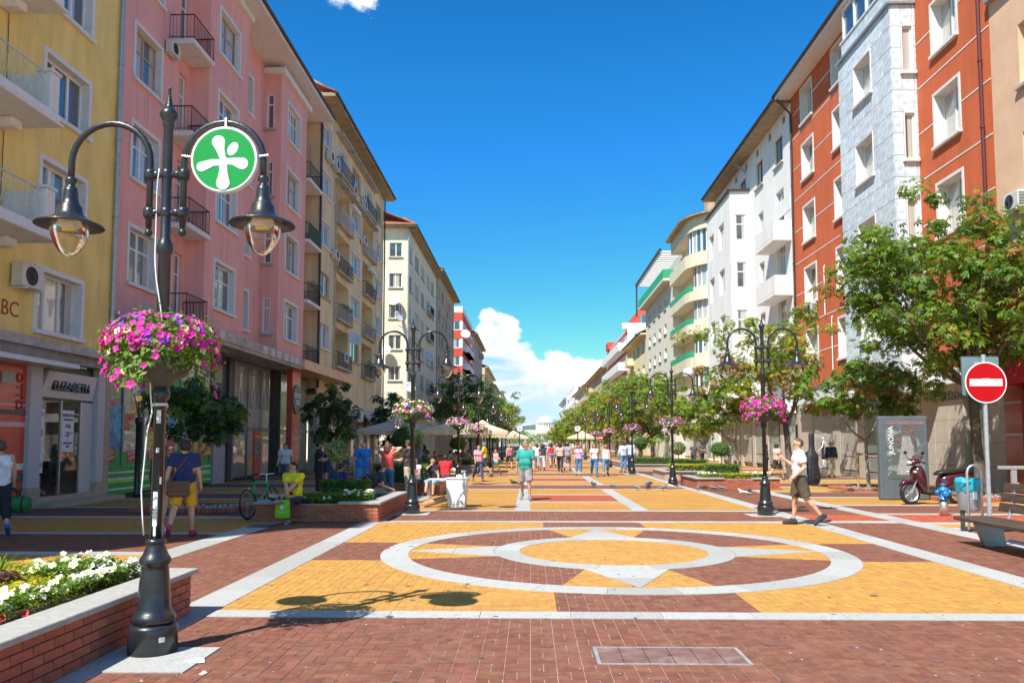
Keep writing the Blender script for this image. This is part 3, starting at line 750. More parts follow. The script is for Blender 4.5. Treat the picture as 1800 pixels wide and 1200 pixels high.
for tx, sz, z, yy in (('ФИНАЛНА', .11, 2.46, 0), ('РАЗПРОДАЖБА', .058, 2.34, 0), ('ОЩЕ', .12, 2.16, 0), ('-20', .2, 1.93, -.04), ('%', .08, 1.97, .19), ('от', .05, 1.79, 0), ('НАМАЛЕНИТЕ', .06, 1.69, 0), ('ЦЕНИ', .055, 1.6, 0)):
    btext(b, tx, sz, INK, XL - .137, y0 + 1.435 + yy, z, ROTL, extrude=.001, bold=.004)
mb = MB(); mb.box(XL - .145, XL - .14, y0 + .06, y0 + .33, .9, 2.6); b.part('poster', mb, PAPER)
for tx, sz, z in (('КО', .13, 2.46), ('0', .3, 1.95), ('КО', .13, 1.1)): btext(b, tx, sz, INK, XL - .137, y0 + .2, z, ROTL, extrude=.001, bold=.004)
b.done()
shop_mannequins = [(-14.0, 21.05, 1.0), (-14.5, 21.75, .8)]

# ---------------------------------------------------------------- left 2: pink house
W = mat('pink_render', (.83, .42, .37), .92, .06, 1.2, .25, 25, streak=.6, dirt=.35, dcol=(.66, .31, .29), stretch=(1, 1, .3))
b = Bld('pink_house', 'pink apartment house with projecting bays and white window surrounds', W, (-12.8, 36, 0))
TOPS = (9.1, 12.7, 16.2, 19.75); XA, XC, XD = -13.6, -12.85, -13.75; Z0, Z1 = 5.9, 21.3
stl = lambda i: ST_PINK2 if (i * 7) % 5 in (1, 3) else ST_PINK
wA = []; wC = []; wD = []; wF = []; wG = []; wE = []
for k, t in enumerate(TOPS):
    wA += [(26.3, 28.2, t - 1.95, t - .05, stl(k + 1)), (29.75, 30.45, t - 2.75, t - .1, (0, .7, 0, 0, WHITE_PVC, GLASSB, .2))]
    wC.append((31.75, 33.9, t - 1.9, t, stl(k))); wD.append((37.2, 38.1, t - 1.95, t - .1, (0, 0, .12, 1, WHITE_PVC, GLASS, .3)))
    wF.append((41.0, 43.2, t - 1.95, t, stl(k + 2))); wE.append((-13.62, -13.22, t - 1.85, t, (0, .7, .0, 1, WHITE_PVC, GLASS, .12)))
    wG.append((45.4, 46.3, t - 2.6, t - .1, (0, .7, .1, 0, WHITE_PVC, GLASS, .2)))
facade(b, (XA, 24.05), (XA, 30.75), Z0, Z1, wA); facade(b, (XA, 30.75), (XC, 30.75), Z0, Z1)
facade(b, (XC, 30.75), (XC, 35.1), Z0, Z1, wC); facade(b, (XC, 35.1), (XD, 35.1), Z0, Z1)
facade(b, (XD, 35.1), (XD, 39.9), Z0, Z1, wD); facade(b, (XD, 39.9), (XC, 39.9), Z0, Z1 - .5, wE)
facade(b, (XC, 39.9), (XC, 44.5), Z0, Z1 - .5, wF); facade(b, (XC, 44.5), (XD, 44.5), Z0, Z1)
facade(b, (XD, 44.5), (XD, 47.35), Z0, Z1, wG)
shell(b, XD, -25, 24.05, 47.35, Z0, Z1)
b.w.box(XD, XC - .01, 30.76, 35.09, Z1 - .05, Z1 + .0, 'Z'); b.w.box(XD, XC, 39.9, 44.5, Z1 - .5, Z1 - .48, 'Z')
eave_roof(b, XD, -12.0, 24.1, 47.4, Z1, soffit=WHITE_TRIM)
mb = MB(); mb.bbox(XD, XC + .25, 39.65, 44.75, Z1 - .55, Z1 - .22, .03); b.part('cornice', mb, WHITE_TRIM); mb = MB(); mb.bbox(XD, XC + .2, 30.6, 35.25, Z1 - .32, Z1 - .002, .03); b.part('cornice', mb, WHITE_TRIM)
for k, t in enumerate(TOPS):
    z = t - 2.85
    s = balcony(b, XA, -12.62, 28.75, 30.72, z, 1, th=.2, rm=mat('red_brown_railing', (.13, .02, .018), .5) if k == 3 else RAIL)
    s = balcony(b, XD, -12.6, 44.55, 47.3, z, 1, th=.2)
    if k == 2:
        mb = MB(); mb.box(-12.64, -12.63, 44.6, 47.25, z + .1, z + .93); b.part('green_screen', mb, mat('green_cloth', (.02, .07, .03), .8), s)
    if k == 1: plant_tuft(b, -12.6, 44.7, z + .8, 2.4, 120, h=.35)
aircon(b, XA, 28.75, TOPS[2] + .0, R(90), .9)
downpipe(b, XA + .12, 24.15, 5.0, Z1, GUT, .07); downpipe(b, XD + 1.0, 47.45, 5.0, Z1, GUT, .075)
# dormer
mb = MB(); mb.box(-15.2, -13.4, 35.5, 38.0, Z1 + .6, Z1 + 2.0); b.part('dormer', mb, mat('dormer_brick', (.22, .10, .06), .9, .2, 5))
mb = MB(); mb.add([(-15.4, 35.2, Z1 + 2.2), (-13.0, 35.2, Z1 + 1.9), (-13.0, 38.3, Z1 + 1.9), (-15.4, 38.3, Z1 + 2.2), (-15.4, 35.2, Z1 + 2.35), (-13.0, 35.2, Z1 + 2.05), (-13.0, 38.3, Z1 + 2.05), (-15.4, 38.3, Z1 + 2.35)], [(3, 2, 1, 0), (4, 5, 6, 7), (0, 1, 5, 4), (1, 2, 6, 5), (2, 3, 7, 6), (3, 0, 4, 7)]); b.part('dormer_roof', mb, GUT)
# canopy over the shops: stained concrete, later sheeted in orange
mb = MB(); mb.box(-14.2, -11.75, 24.06, 40.6, 5.45, 5.6); mb.box(-12.0, -11.7, 24.06, 40.6, 5.601, 5.98); b.part('canopy', mb, CONC)
for i, y in enumerate((29.6, 34.6, 35.6, 36.4, 37.5, 38.4, 39.2)):
    mb = MB(); mb.box(-11.699, -11.69, y, y + .45 + .2 * (i > 2), 5.62, 5.97); b.part('bare_patch', mb, mat('pale_patch', (.6, .6, .58), .9, .08))
ORC = mat('orange_sheet', (.80, .42, .22), .45, .10, 2, dirt=.25, dcol=(.6, .36, .22))
mb = MB(); mb.box(-13.9, -11.6, 40.61, 52.2, 5.5, 6.0); b.part('orange_canopy', mb, ORC)
# recessed market shop front
SHG = window_glass('shop_front_glass', base=(.22, .26, .24), curtain=(.72, .69, .60), amount=.6)
xs = -13.3
mb = MB(); mb.box(xs - .3, xs - .06, 24.05, 33.0, 0, 5.44); b.part('shop_back', mb, DARK)
GREEN = mat('market_green', (.03, .42, .08), .5); LIME = mat('market_lime', (.42, .72, .14), .5); REDL = mat('market_red', (.65, .04, .03), .5); ORNG = mat('market_orange', (.88, .40, .04), .5); CREAM = mat('market_cream', (.72, .70, .58), .5)
for i in range(6):
    y = 24.3 + i * 1.42
    mb = MB(); mb.box(xs - .04, xs - .03, y + .03, y + 1.36, .95, 5.3, 'X'); b.part('shop_pane', mb, SHG)
    mb = MB(); mb.box(xs - .05, xs + .02, y - .03, y + .03, .5, 5.4); b.part('shop_mullion', mb, GREYFR)
for i, (c, z) in enumerate(((GREEN, .06), (CREAM, .19), (GREEN, .25), (LIME, .42), (CREAM, .52), (GREEN, .58), (CREAM, .72), (GREEN, .78))):
    zz = (.19, .25, .42, .52, .58, .72, .78, .95)[i]; mb = MB(); mb.box(xs - .05, xs + .03, 24.06, 32.95, z, zz); b.part('striped_panel', mb, c)
mb = MB(); mb.box(xs - .029, xs - .02, 24.35, 32.8, .97, 1.42, 'X'); b.part('window_film', mb, GREEN)
for i in range(6):
    y = 25.0 + i * 1.42; mb = MB(); mb.add([(xs - .018, y - .32, 1.05), (xs - .018, y + .3, 1.1), (xs - .018, y + .36, 1.5), (xs - .018, y - .28, 1.42)], [(0, 1, 2, 3)]); b.part('price_flash', mb, REDL)
    btext(b, 'СУПЕР\nЦЕНИ!', .15, CREAM, xs - .014, y + .02, 1.28, (R(90), R(-7), R(90)), extrude=.001, bold=.004)
mb = MB(); mb.box(xs - .028, xs - .018, 28.6, 32.2, 3.5, 4.05, 'X'); b.part('window_film', mb, GREEN)
btext(b, 'ALLEGRA', .42, LIME, xs - .016, 30.9, 3.76, ROTL, extrude=.001, bold=.006)
mb = MB(); mb.box(xs - .028, xs - .018, 24.75, 25.9, 1.5, 2.9, 'X'); b.part('poster', mb, mat('poster_blue', (.10, .35, .55), .4, .5, 3))
mb = MB(); mb.box(xs - .03, xs + .03, 31.3, 31.5, 1.2, 3.5); mb.box(xs - .03, xs + .03, 32.7, 32.9, 1.2, 3.5); mb.box(xs - .03, xs + .028, 31.5, 32.7, 3.3, 3.5); mb.box(xs - .03, xs + .028, 31.5, 32.7, 1.2, 1.75); b.part('orange_frame', mb, ORNG)
PCOL = [(.75, .12, .08), (.80, .55, .08), (.15, .45, .62), (.75, .74, .70), (.30, .55, .12), (.70, .30, .40), (.85, .80, .60)]
random.seed(77)
for i in range(26):
    k = i % 6; y = 24.45 + k * 1.42 + random.uniform(0, .5); z = random.choice((1.55, 2.1, 2.7, 3.1)); w, hh = random.uniform(.3, .75), random.uniform(.3, .6)
    mb = MB(); mb.box(xs - .0285 + i * .0002, xs - .0235 + i * .0002, y, min(y + w, 24.3 + k * 1.42 + 1.34), z, z + hh, 'X'); b.part('display_card', mb, mat('display_%d' % (i % 7), PCOL[i % 7], .5, .5, 9))
# portal with grey posts
mb = MB(); mb.box(xs - .3, xs + .1, 33.0, 34.3, 0, 2.9); mb.bbox(xs - .3, xs + .2, 32.95, 34.5, 2.9, 3.1, .03); b.part('doorway_pier', mb, mat('grey_stone_portal', (.40, .39, .38), .7, .1, 4))
mb = MB(); mb.box(xs - .25, xs + .0, 33.0, 35.4, 3.1, 5.44); mb.box(xs - .2, xs + .12, 34.55, 35.0, 0, 5.43); b.part('dark_post', mb, mat('dark_metal_post', (.055, .057, .06), .5, .2))
mb = MB(); mb.box(xs + .001, xs + .05, 33.1, 33.9, 3.4, 4.15); mb.box(xs + .001, xs + .05, 33.1, 33.9, 4.25, 5.0); b.part('wall_box', mb, GREYFR)
# sport shop
mb = MB(); mb.box(xs - .3, xs - .06, 35.4, 47.4, 0, 5.49); b.part('shop_back', mb, DARK)
for y0, y1 in ((35.45, 37.2), (37.25, 39.0), (39.05, 40.4), (42.1, 44.6), (44.65, 47.2)):
    mb = MB(); mb.box(xs - .05, xs - .03, y0, y1, .12, 5.4, 'X'); b.part('shop_pane', mb, SHG)
    mb = MB(); mb.box(xs - .05, xs + .03, y0 - .06, y0, .05, 5.45); b.part('shop_mullion', mb, GREYFR)
mb = MB(); mb.box(xs - .05, xs + .03, 35.4, 40.4, 2.3, 2.42); mb.box(xs - .05, xs + .03, 42, 47.3, 2.3, 2.42); b.part('shop_transom', mb, GREYFR)
mb = MB(); mb.box(xs - .028, xs - .02, 35.5, 40.3, 3.35, 5.35, 'X'); b.part('sports_print', mb, mat('sports_print_grey', (.22, .215, .20), .4, .35, 1.5))
for i, (y, t) in enumerate(((36.3, 0), (38.0, 1), (39.5, 2))):
    # pale silhouettes of players printed on the glass
    mb = MB(); x = xs - .016
    T = lambda pts: [(x + .0006 * i, y + a, 3.4 + c) for a, c in pts]
    mb.add(T([(-.14, 1.0), (.16, .95), (.2, 1.5), (-.12, 1.55)]), [(0, 1, 2, 3)]); mb.add(T([(-.12, 1.0), (.03, 1.0), (-.1 - .1 * t, .5), (-.2 - .1 * t, .55)]), [(0, 1, 2, 3)]); mb.add(T([(-.2 - .1 * t, .55), (-.1 - .1 * t, .5), (-.02, .05), (-.12, .02)]), [(0, 1, 2, 3)])
    mb.add(T([(.03, .98), (.17, .96), (.28, .45), (.17, .42)]), [(0, 1, 2, 3)]); mb.add(T([(.17, .42), (.28, .45), (.25, .0), (.16, .0)]), [(0, 1, 2, 3)]); mb.add(T([(.2, 1.5), (.12, 1.52), (.3 + .1 * t, 1.85), (.4, 1.8)]), [(0, 1, 2, 3)]); mb.add(T([(-.1, 1.62), (.1, 1.6), (.12, 1.82), (-.06, 1.84)]), [(0, 1, 2, 3)])
    b.part('printed_player', mb, mat('print_white', (.62, .62, .60), .5))
PYL = mat('red_pylon', (.62, .065, .04), .35, .08, 2, coat=.3)
mb = MB(); mb.bbox(-12.5, -12.2, 40.55, 42.0, 0, 5.49, .02); py = b.part('red_pylon', mb, PYL)
mb = MB(); mb.T = Matrix.Translation((-12.2, 41.28, 3.95)) @ Matrix.Rotation(R(90), 4, 'Y'); mb.lathe([(.78, -.02), (.78, .06), (.74, .075)], 28); b.part('round_sign', mb, mat('sign_dark_grey', (.13, .12, .12), .4))
btext(b, 'SPORT\n2000', .36, WHITE_PVC, -12.12, 41.28, 3.95, ROTL, extrude=.003, bold=.008)
for tx, z, s in (('Shop\nDivision\nDepot', 2.0, .3), ('be\nproud\nto be', .95, .25)): btext(b, tx, s, WHITE_PVC, -12.19, 41.28, z, ROTL, extrude=.003)
mb = MB(); mb.box(-12.62, -12.55, 36.05, 37.0, .05, 2.25); sd = b.part('red_standee', mb, mat('standee_red', (.55, .06, .05), .4))
mb = MB(); mb.box(-12.549, -12.545, 36.15, 36.9, 1.1, 1.75); b.part('picture', mb, mat('standee_picture', (.16, .2, .14), .5, .6, 5), sd)
btext(b, 'Горещи намаления', .09, WHITE_PVC, -12.54, 36.5, 1.98, ROTL, extrude=.002)
YB = mat('yellow_banner', (.78, .56, .02), .5)
for y0, z0, y1, z1 in ((37.7, .5, 39.6, 2.2), (44.2, 1.1, 46.0, 2.0)):
    mb = MB(); L = math.hypot(y1 - y0, z1 - z0); a = math.atan2(z1 - z0, y1 - y0); x = xs - .012
    mb.add([(x, y0, z0), (x, y1, z1), (x, y1 - .3 * math.sin(a), z1 + .3 * math.cos(a)), (x, y0 - .3 * math.sin(a), z0 + .3 * math.cos(a))], [(0, 1, 2, 3)]); b.part('sale_banner', mb, YB)
    btext(b, 'SALE  SALE', .24, INK, x + .004, (y0 + y1) / 2 - .15 * math.sin(a), (z0 + z1) / 2 + .15 * math.cos(a), (R(90), -a, R(90)), extrude=.001, bold=.004)
b.done()

# ---------------------------------------------------------------- left 3: cream house with loggias
W = mat('stained_cream_render', (.74, .60, .37), .95, .14, 1.0, .3, 20, streak=.7, dirt=.6, dcol=(.44, .34, .21), stretch=(1, 1, .35))
LOG = mat('loggia_white', (.78, .76, .72), .9, .1, 1.5, dirt=.3, dcol=(.4, .38, .34))
b = Bld('cream_house', 'stained cream apartment house with recessed loggias and air conditioners', W, (-12.8, 58, 0))
T3 = [9.05 + 3.18 * k for k in range(5)]; wl = []; lg = MB()
BLUEG = window_glass('window_glass_sky', base=(.05, .12, .18), curtain=(.5, .55, .6), amount=.25)
S3 = (1, 0, .06, 1, WHITE_PVC, BLUEG, .22)
for k, t in enumerate(T3):
    for a0, a1 in ((47.75, 50.0), (56.0, 58.9), (64.7, 67.2)): wl.append((a0, a1, t - 1.5, t, S3 if (k + int(a0)) % 4 else (1, 0, 0, 1, WOODFR, GLASS, .2)))
    for a0, a1 in ((51.3, 55.4), (59.8, 63.9)):
        if k == 4: wl.append((a0 + .6, a1 - .8, t - 2.1, t, S3)); z = t - 2.15
        else:
            wl.append((a0, a1, t - 2.35, t + .25, None, 1.3)); z = t - 2.35
            mb = MB(); mb.box(-14.12, -14.1, a0, a1, t - 2.35, t + .25, 'X'); b.part('loggia_wall', mb, LOG)
            window(b, -14.1, (a0 + a1) / 2 + .6, t - 2.3, R(90), 1.5, 2.2, (1, .75, 0, 0, WHITE_PVC, BLUEG, .05))
        s = balcony(b, -12.9, -12.45, a0 - .05, a1 + .05, z, 1, m=CONC, th=.14, rm=[RAIL, mat('grey_railing', (.25, .27, .29), .5), RAIL, mat('pale_railing', (.5, .5, .5), .5), RAIL][k])
        if (k, a0) in ((0, 59.8), (1, 51.3), (2, 59.8)): plant_tuft(b, -12.42, a0 + .3, z + .75, 3.4, 200 if k != 2 else 60, h=.5 if k == 0 else .3)
        if (k, a0) == (0, 51.3): dish(b, -12.2, 54.8, z + 2.2, R(40), .5)
for y, k in ((50.4, 4), (50.6, 2), (55.6, 4), (59.2, 4), (59.3, 3), (53.5, 0), (48.9, 4)): aircon(b, -12.8, y, T3[k] - (2.4 if k == 4 else 1.9), R(90), 1.1)
for a, k in ((56.9, 3), (63.0, 2)):
    mb = MB(); mb.box(-12.82, -12.55, a - 1.2, a + 1.2, T3[k] - .1, T3[k] + .2); b.part('blind_box', mb, WHITE_TRIM)
facade(b, (-12.8, 47.5), (-12.8, 68.3), 3.9, 22.9, wl)
mb = MB()
for t in T3[3:]: mb.box(-12.8, -12.3, 51.0, 63.9, t + .32, t + .44)
b.part('awning_ledge', mb, CONC)
shell(b, -12.8, -25, 47.5, 68.3, 3.9, 22.9)
eave_roof(b, -12.8, -11.9, 47.5, 68.4, 22.9, soffit=mat('old_soffit', (.36, .28, .18), .9, .2, 2), ends=.3)
mb = MB(); mb.add([(-15, 48.0, 23.6), (-12.9, 48.0, 23.1), (-12.9, 49.2, 23.1), (-15, 49.2, 23.6), (-15, 48.0, 25.2), (-12.9, 48.0, 24.0), (-12.9, 49.2, 24.0), (-15, 49.2, 25.2)], [(0, 1, 5, 4), (1, 2, 6, 5), (4, 5, 6, 7), (2, 3, 7, 6)]); b.part('parapet', mb, mat('crumbling_parapet', (.50, .40, .24), .95, .3, 3, .6, 9, dirt=.8, dcol=(.34, .14, .07)))
downpipe(b, -12.65, 68.1, 4, 22.8, GUT); downpipe(b, -12.7, 51.1, 4, 18.9, CONC, .05)
# shops below
mb = MB(); mb.box(-13.3, -12.95, 47.5, 68.3, 0, 3.9); b.part('shop_back', mb, mat('shop_cream_wall', (.45, .40, .32), .8, .15, 2))
for i in range(7):
    y = 48.0 + i * 2.9
    mb = MB(); mb.box(-12.94, -12.93, y, y + 2.1, .3, 3.2, 'X'); b.part('shop_pane', mb, SHG)
    mb = MB(); mb.box(-12.95, -12.75, y - .5, y - .1, 0, 3.6); b.part('shop_pier', mb, mat('shop_cream_wall', (.45, .40, .32)))
sign_board(b, 'shop_sign', -12.9, -12.3, 53.5, 58.6, 3.2, 4.0, mat('sign_silver', (.55, .56, .58), .4)); btext(b, 'dessous Lenny', .5, mat('sign_navy', (.02, .03, .09), .5), -12.29, 56.0, 3.55, ROTL, shear=.2)
mb = MB(); mb.add([(-12.8, 58.8, 4.3), (-12.8, 66.5, 4.3), (-11.4, 66.5, 3.0), (-11.4, 58.8, 3.0), (-11.4, 66.5, 2.75), (-11.4, 58.8, 2.75), (-12.8, 58.8, 4.25), (-12.8, 66.5, 4.25), (-11.45, 66.5, 2.76), (-11.45, 58.8, 2.76)], [(0, 3, 2, 1), (3, 5, 4, 2), (6, 7, 8, 9), (0, 6, 9, 3), (1, 2, 8, 7)]); b.part('awning', mb, mat('beige_awning', (.50, .43, .33), .8))
btext(b, 'VERO', .9, WHITE_TRIM, -12.02, 62.0, 3.68, (R(45), 0, R(90)), extrude=.01)
mb = MB(); mb.box(-12.9, -12.35, 49.0, 52.8, 3.3, 3.9); b.part('shop_sign', mb, mat('sign_dark_grey', (.13, .12, .12))); btext(b, 'Подаръци', .42, WHITE_PVC, -12.34, 50.9, 3.6, ROTL)
b.done()

# ---------------------------------------------------------------- left 4 and 5: pale and grey-brown houses beyond the side street
W = mat('pale_render', (.74, .67, .53), .95, .12, 1.2, .3, 15, dirt=.5, dcol=(.45, .38, .28), stretch=(1, 1, .4))
b = Bld('pale_corner_house', 'pale plaster corner house with sunlit end wall past the side street', W, (-12.8, 95, 0))
T4 = [22.65 - 3.25 * k for k in range(6)]; wl = []; we = []
for k, t in enumerate(T4):
    we.append((-14.72, -13.4, t - 1.5, t, (1, 0, 0, 1, WHITE_PVC, GLASS if k % 2 else GLASSB, .18))); we.append((-18.6, -17.2, t - 1.5, t, (1, 0, 0, 1, WHITE_PVC, GLASS, .18)))
    for a0, a1 in ((83.0, 85.2), (87.2, 90.2), (92.4, 95.2), (97.4, 100.5), (102, 104.6)): wl.append((a0, a1, t - 1.6, t, ST_PLAIN if (k + int(a0)) % 3 else ST_DARK))
    if k in (1, 2, 4): balcony(b, -12.8, -12.2, 97.2, 100.7, t - 1.75, 1, m=CONC, th=.12)
facade(b, (-24, 82.1), (-12.8, 82.1), 0, 24.2, we); facade(b, (-12.8, 82.1), (-12.8, 107.6), 0, 24.2, wl)
shell(b, -12.8, -24, 82.1, 107.6, 0, 24.2, near=False)
eave_roof(b, -12.8, -11.9, 82.1, 107.6, 24.2, soffit=mat('old_soffit', (.36, .28, .18)), ends=.35)
mb = MB(); mb.box(-24, -11.8, 81.3, 82.1, 24.2, 24.4); b.part('eave', mb, mat('old_soffit', (.36, .28, .18)))
mb = MB(); mb.add([(-24, 81.2, 24.41), (-11.7, 81.2, 24.41), (-13.5, 84, 25.9), (-24, 84, 25.9)], [(0, 1, 2, 3)]); mb.box(-24, -11.72, 81.2, 81.35, 24.36, 24.44); b.part('roof', mb, ROOFT)
downpipe(b, -12.7, 82.0, 0, 24.1, GUTG, .08)
dish(b, -14.0, 81.5, 16.4, R(-20), .6); dish(b, -13.6, 81.4, 14.7, R(60), .6); dish(b, -14.9, 81.4, 11.2, R(-10), .6); dish(b, -12.4, 81.8, 7.4, R(30), .6); dish(b, -12.4, 97.5, 12.2, R(40), .6)
b.done()
W = mat('grey_brown_render', (.46, .36, .26), .95, .14, 1.0, .3, 12, dirt=.5, dcol=(.2, .15, .11), stretch=(1, 1, .4))
b = Bld('grey_brown_house', 'grey brown apartment house with a narrow facade next to the pale corner house', W, (-12.8, 120, 0)); wl = []
for k in range(6):
    t = 23.6 - 3.3 * k
    for i, a0 in enumerate((109.5, 114.2, 119, 124, 129)): wl.append((a0, a0 + 2.6, t - 1.6, t, ST_DARK if (i + k) % 2 else ST_PLAIN))
facade(b, (-12.8, 107.62), (-12.8, 133), 0, 25.2, wl); shell(b, -12.8, -24, 107.62, 133, 0, 25.2)
eave_roof(b, -12.8, -11.9, 107.7, 133, 25.2, soffit=mat('old_soffit', (.36, .28, .18)), ends=.3); downpipe(b, -12.7, 108, 0, 25, GUTG, .08); aircon(b, -12.8, 122.4, 21, R(90), 1.4); dish(b, -12.3, 113, 7.6, R(20), .7); dish(b, -12.2, 118, 8.2, R(20), .7)
b.done()
# ---------------------------------------------------------------- left 6: red and white house with round balconies
REDB = mat('red_render', (.56, .075, .045), .85, .08, 1.5); WHB = mat('white_render', (.76, .75, .73), .85, .05, 1.5)
b = Bld('red_white_left_house', 'red and white banded house with rounded balconies beyond the grey brown house', WHB, (-12.8, 165, 0))
wl = []; we = []
for k in range(7):
    t = 24.8 - 3.4 * k
    we.append((-16.6, -13.3, t - 1.7, t, (2, 0, 0, 0, WHITE_PVC, BLUEG, .15)))
    wl += [(153, 156, t - 2.2, t, ST_PLAIN), (160, 163, t - 1.7, t, ST_PLAIN), (168, 171, t - 1.7, t, ST_PLAIN)]
facade(b, (-24, 150), (-12.8, 150), 0, 26.4 + 1.2, we); facade(b, (-12.8, 150), (-12.8, 176), 0, 27.6, wl); shell(b, -12.8, -24, 150, 176, 0, 27.6, near=False)
for k in range(7):
    t = 24.8 - 3.4 * k; mb = MB(); mb.box(-24, -12.78, 149.96, 149.999, t + .05, t + 1.65); mb.box(-12.799, -12.75, 149.96, 176, t + .05, t + 1.65 if k == 0 else t + .9); b.part('red_band', mb, REDB)
    if k: 
        mb = MB(); poly = [(-12.8, 151), (-12.5, 151)] + [(-12.5 + .8 * math.sin(a), 151.8 - .8 * math.cos(a)) for a in [i * PI / 10 for i in range(1, 6)]] + [(-11.7, 166), (-12.8, 166)]
        mb.prism(poly, t + .9, t + 1.1); mb.prism(poly, t - 2.5, t - 1.2); b.part('round_balcony', mb, WHB)
dish(b, -12.2, 149.6, 22.2, R(10), .9)
b.done()

def far_house(name, label, side, xf, y0, y1, h, wallc, roofc=None, nwin=5, fl=6, top=None, roof=True, wins=True):
    W = mat(name + '_wall_' + str(int(y0)), wallc, .9, .1, .6, dirt=.3, dcol=[c * .65 for c in wallc])
    b = Bld(name, label, W, (xf, (y0 + y1) / 2, 0)); wl = []; we = []; fh = (h - 3.2) / fl
    for k in range(fl):
        t = h - .7 - fh * k
        for i in range(nwin):
            a = y0 + (y1 - y0) * (i + .28) / nwin; wl.append((a, a + (y1 - y0) / nwin * .45, t - 1.7, t, (1, 0, 0, 0, WHITE_PVC, GLASS, .2)))
        for i in range(2):
            a = (xf - side * -1 * 0) + (-1 if side < 0 else 1) * (1.2 + 3.2 * i); we.append((min(a, a + (1.6 if side > 0 else -1.6)), max(a, a + (1.6 if side > 0 else -1.6)), t - 1.7, t, (1, 0, 0, 0, WHITE_PVC, GLASS, .2)))
    xb = xf + 12 * side
    if side < 0: facade(b, (xf, y0), (xf, y1), 0, h, wl); facade(b, (xb, y0), (xf, y0), 0, h, we)
    else: facade(b, (xf, y1), (xf, y0), 0, h, wl); facade(b, (xf, y0), (xb, y0), 0, h, we)
    shell(b, xf, xb, y0, y1, 0, h, near=False)
    if roof: eave_roof(b, xf, xf - .9 * side, y0, y1, h, soffit=W, m=mat('far_roof_' + str(int(y0)), roofc or (.12, .08, .06), .8, .2, 2), ends=.2)
    for k in range(0, fl, 2):
        t = h - .7 - fh * k; a = y0 + (y1 - y0) * .62; balcony(b, min(xf, xf - side), max(xf, xf - side), a, a + 4, t - 2.2, -side, m=W, th=.2, solid=W)
    b.done(); return b
far_house('far_grey_house', 'grey far house with a wide dark eave after the left red and white house', -1, -12.8, 176.5, 212, 26.0, (.40, .35, .29))
far_house('far_yellow_house', 'pale yellow far house low behind the left trees', -1, -12.8, 225, 275, 23.0, (.62, .52, .30))
far_house('far_stone_house', 'small stone coloured house far down on the left side', -1, -12.8, 275.5, 330, 21.5, (.46, .42, .36))
far_house('far_white_house', 'farthest white house on the left end of the boulevard', -1, -12.8, 345, 400, 23, (.70, .69, .66))
# ================================================================ right-hand row
XR = 16.0
W = mat('peach_render', (.72, .46, .30), .92, .06, 1.2, .2, 25, streak=.3)
b = Bld('peach_house', 'peach coloured house at the right edge of the street', W, (16, 20, 0)); wl = []
for t in (8.2, 11.75, 15.35, 19.0): wl += [(24.0, 25.6, t - 2.05, t, (1, 0, 0, 1, WHITE_PVC, GLASSC, .3)), (20, 21.8, t - 2.05, t, ST_RED)]
facade(b, (XR, 27.15), (XR, 10), 3.9, 21.8, wl); shell(b, XR, 28, 10, 27.15, 3.9, 21.8); eave_roof(b, XR, XR - .8, 10, 27.1, 21.8)
aircon(b, XR, 25.8, 9.25, R(-90), 1.0)
mb = MB(); mb.box(15.8, 16, 10, 27.1, 16.9, 17.25); b.part('ledge', mb, GUTG)
# red shop with canopy below
mb = MB(); mb.box(16.02, 16.4, 10, 27.14, 0, 3.89); b.part('shop_back', mb, mat('dark_red_glass', (.16, .012, .015), .12, .2, 1, coat=1))
mb = MB(); mb.box(15.95, 16.02, 26.2, 27.14, .02, 3.88); b.part('red_pier', mb, mat('red_cladding', (.34, .02, .022), .3, .1, 2, coat=.4))
for z in (1.95, 3.0): 
    mb = MB(); mb.box(15.93, 15.949, 26.2, 27.14, z, z + .05); b.part('steel_line', mb, ALU)
for i in range(4):
    mb = MB(); mb.T = None
    y0, y1 = 13 + i * 3.4, 16.2 + i * 3.4; n = 8; pts = [(16.0 - .8 * math.sin(k * PI / 2 / n), 3.55 + 1.05 * math.cos(k * PI / 2 / n)) for k in range(n + 1)]
    mb.smooth = True
    mb.add([(x, y0, z) for x, z in pts] + [(x, y1, z) for x, z in pts], [(k, k + 1, n + 2 + k, n + 1 + k) for k in range(n)] ); mb.add([(16, y0, 3.55)] + [(x, y0, z) for x, z in pts], [tuple(range(n + 2))]); mb.add([(16, y1, 3.55)] + [(x, y1, z) for x, z in pts], [tuple(range(n + 2))[::-1]])
    b.part('red_awning', mb, mat('red_awning_cloth', (.60, .02, .03), .7, .06))
b.done()

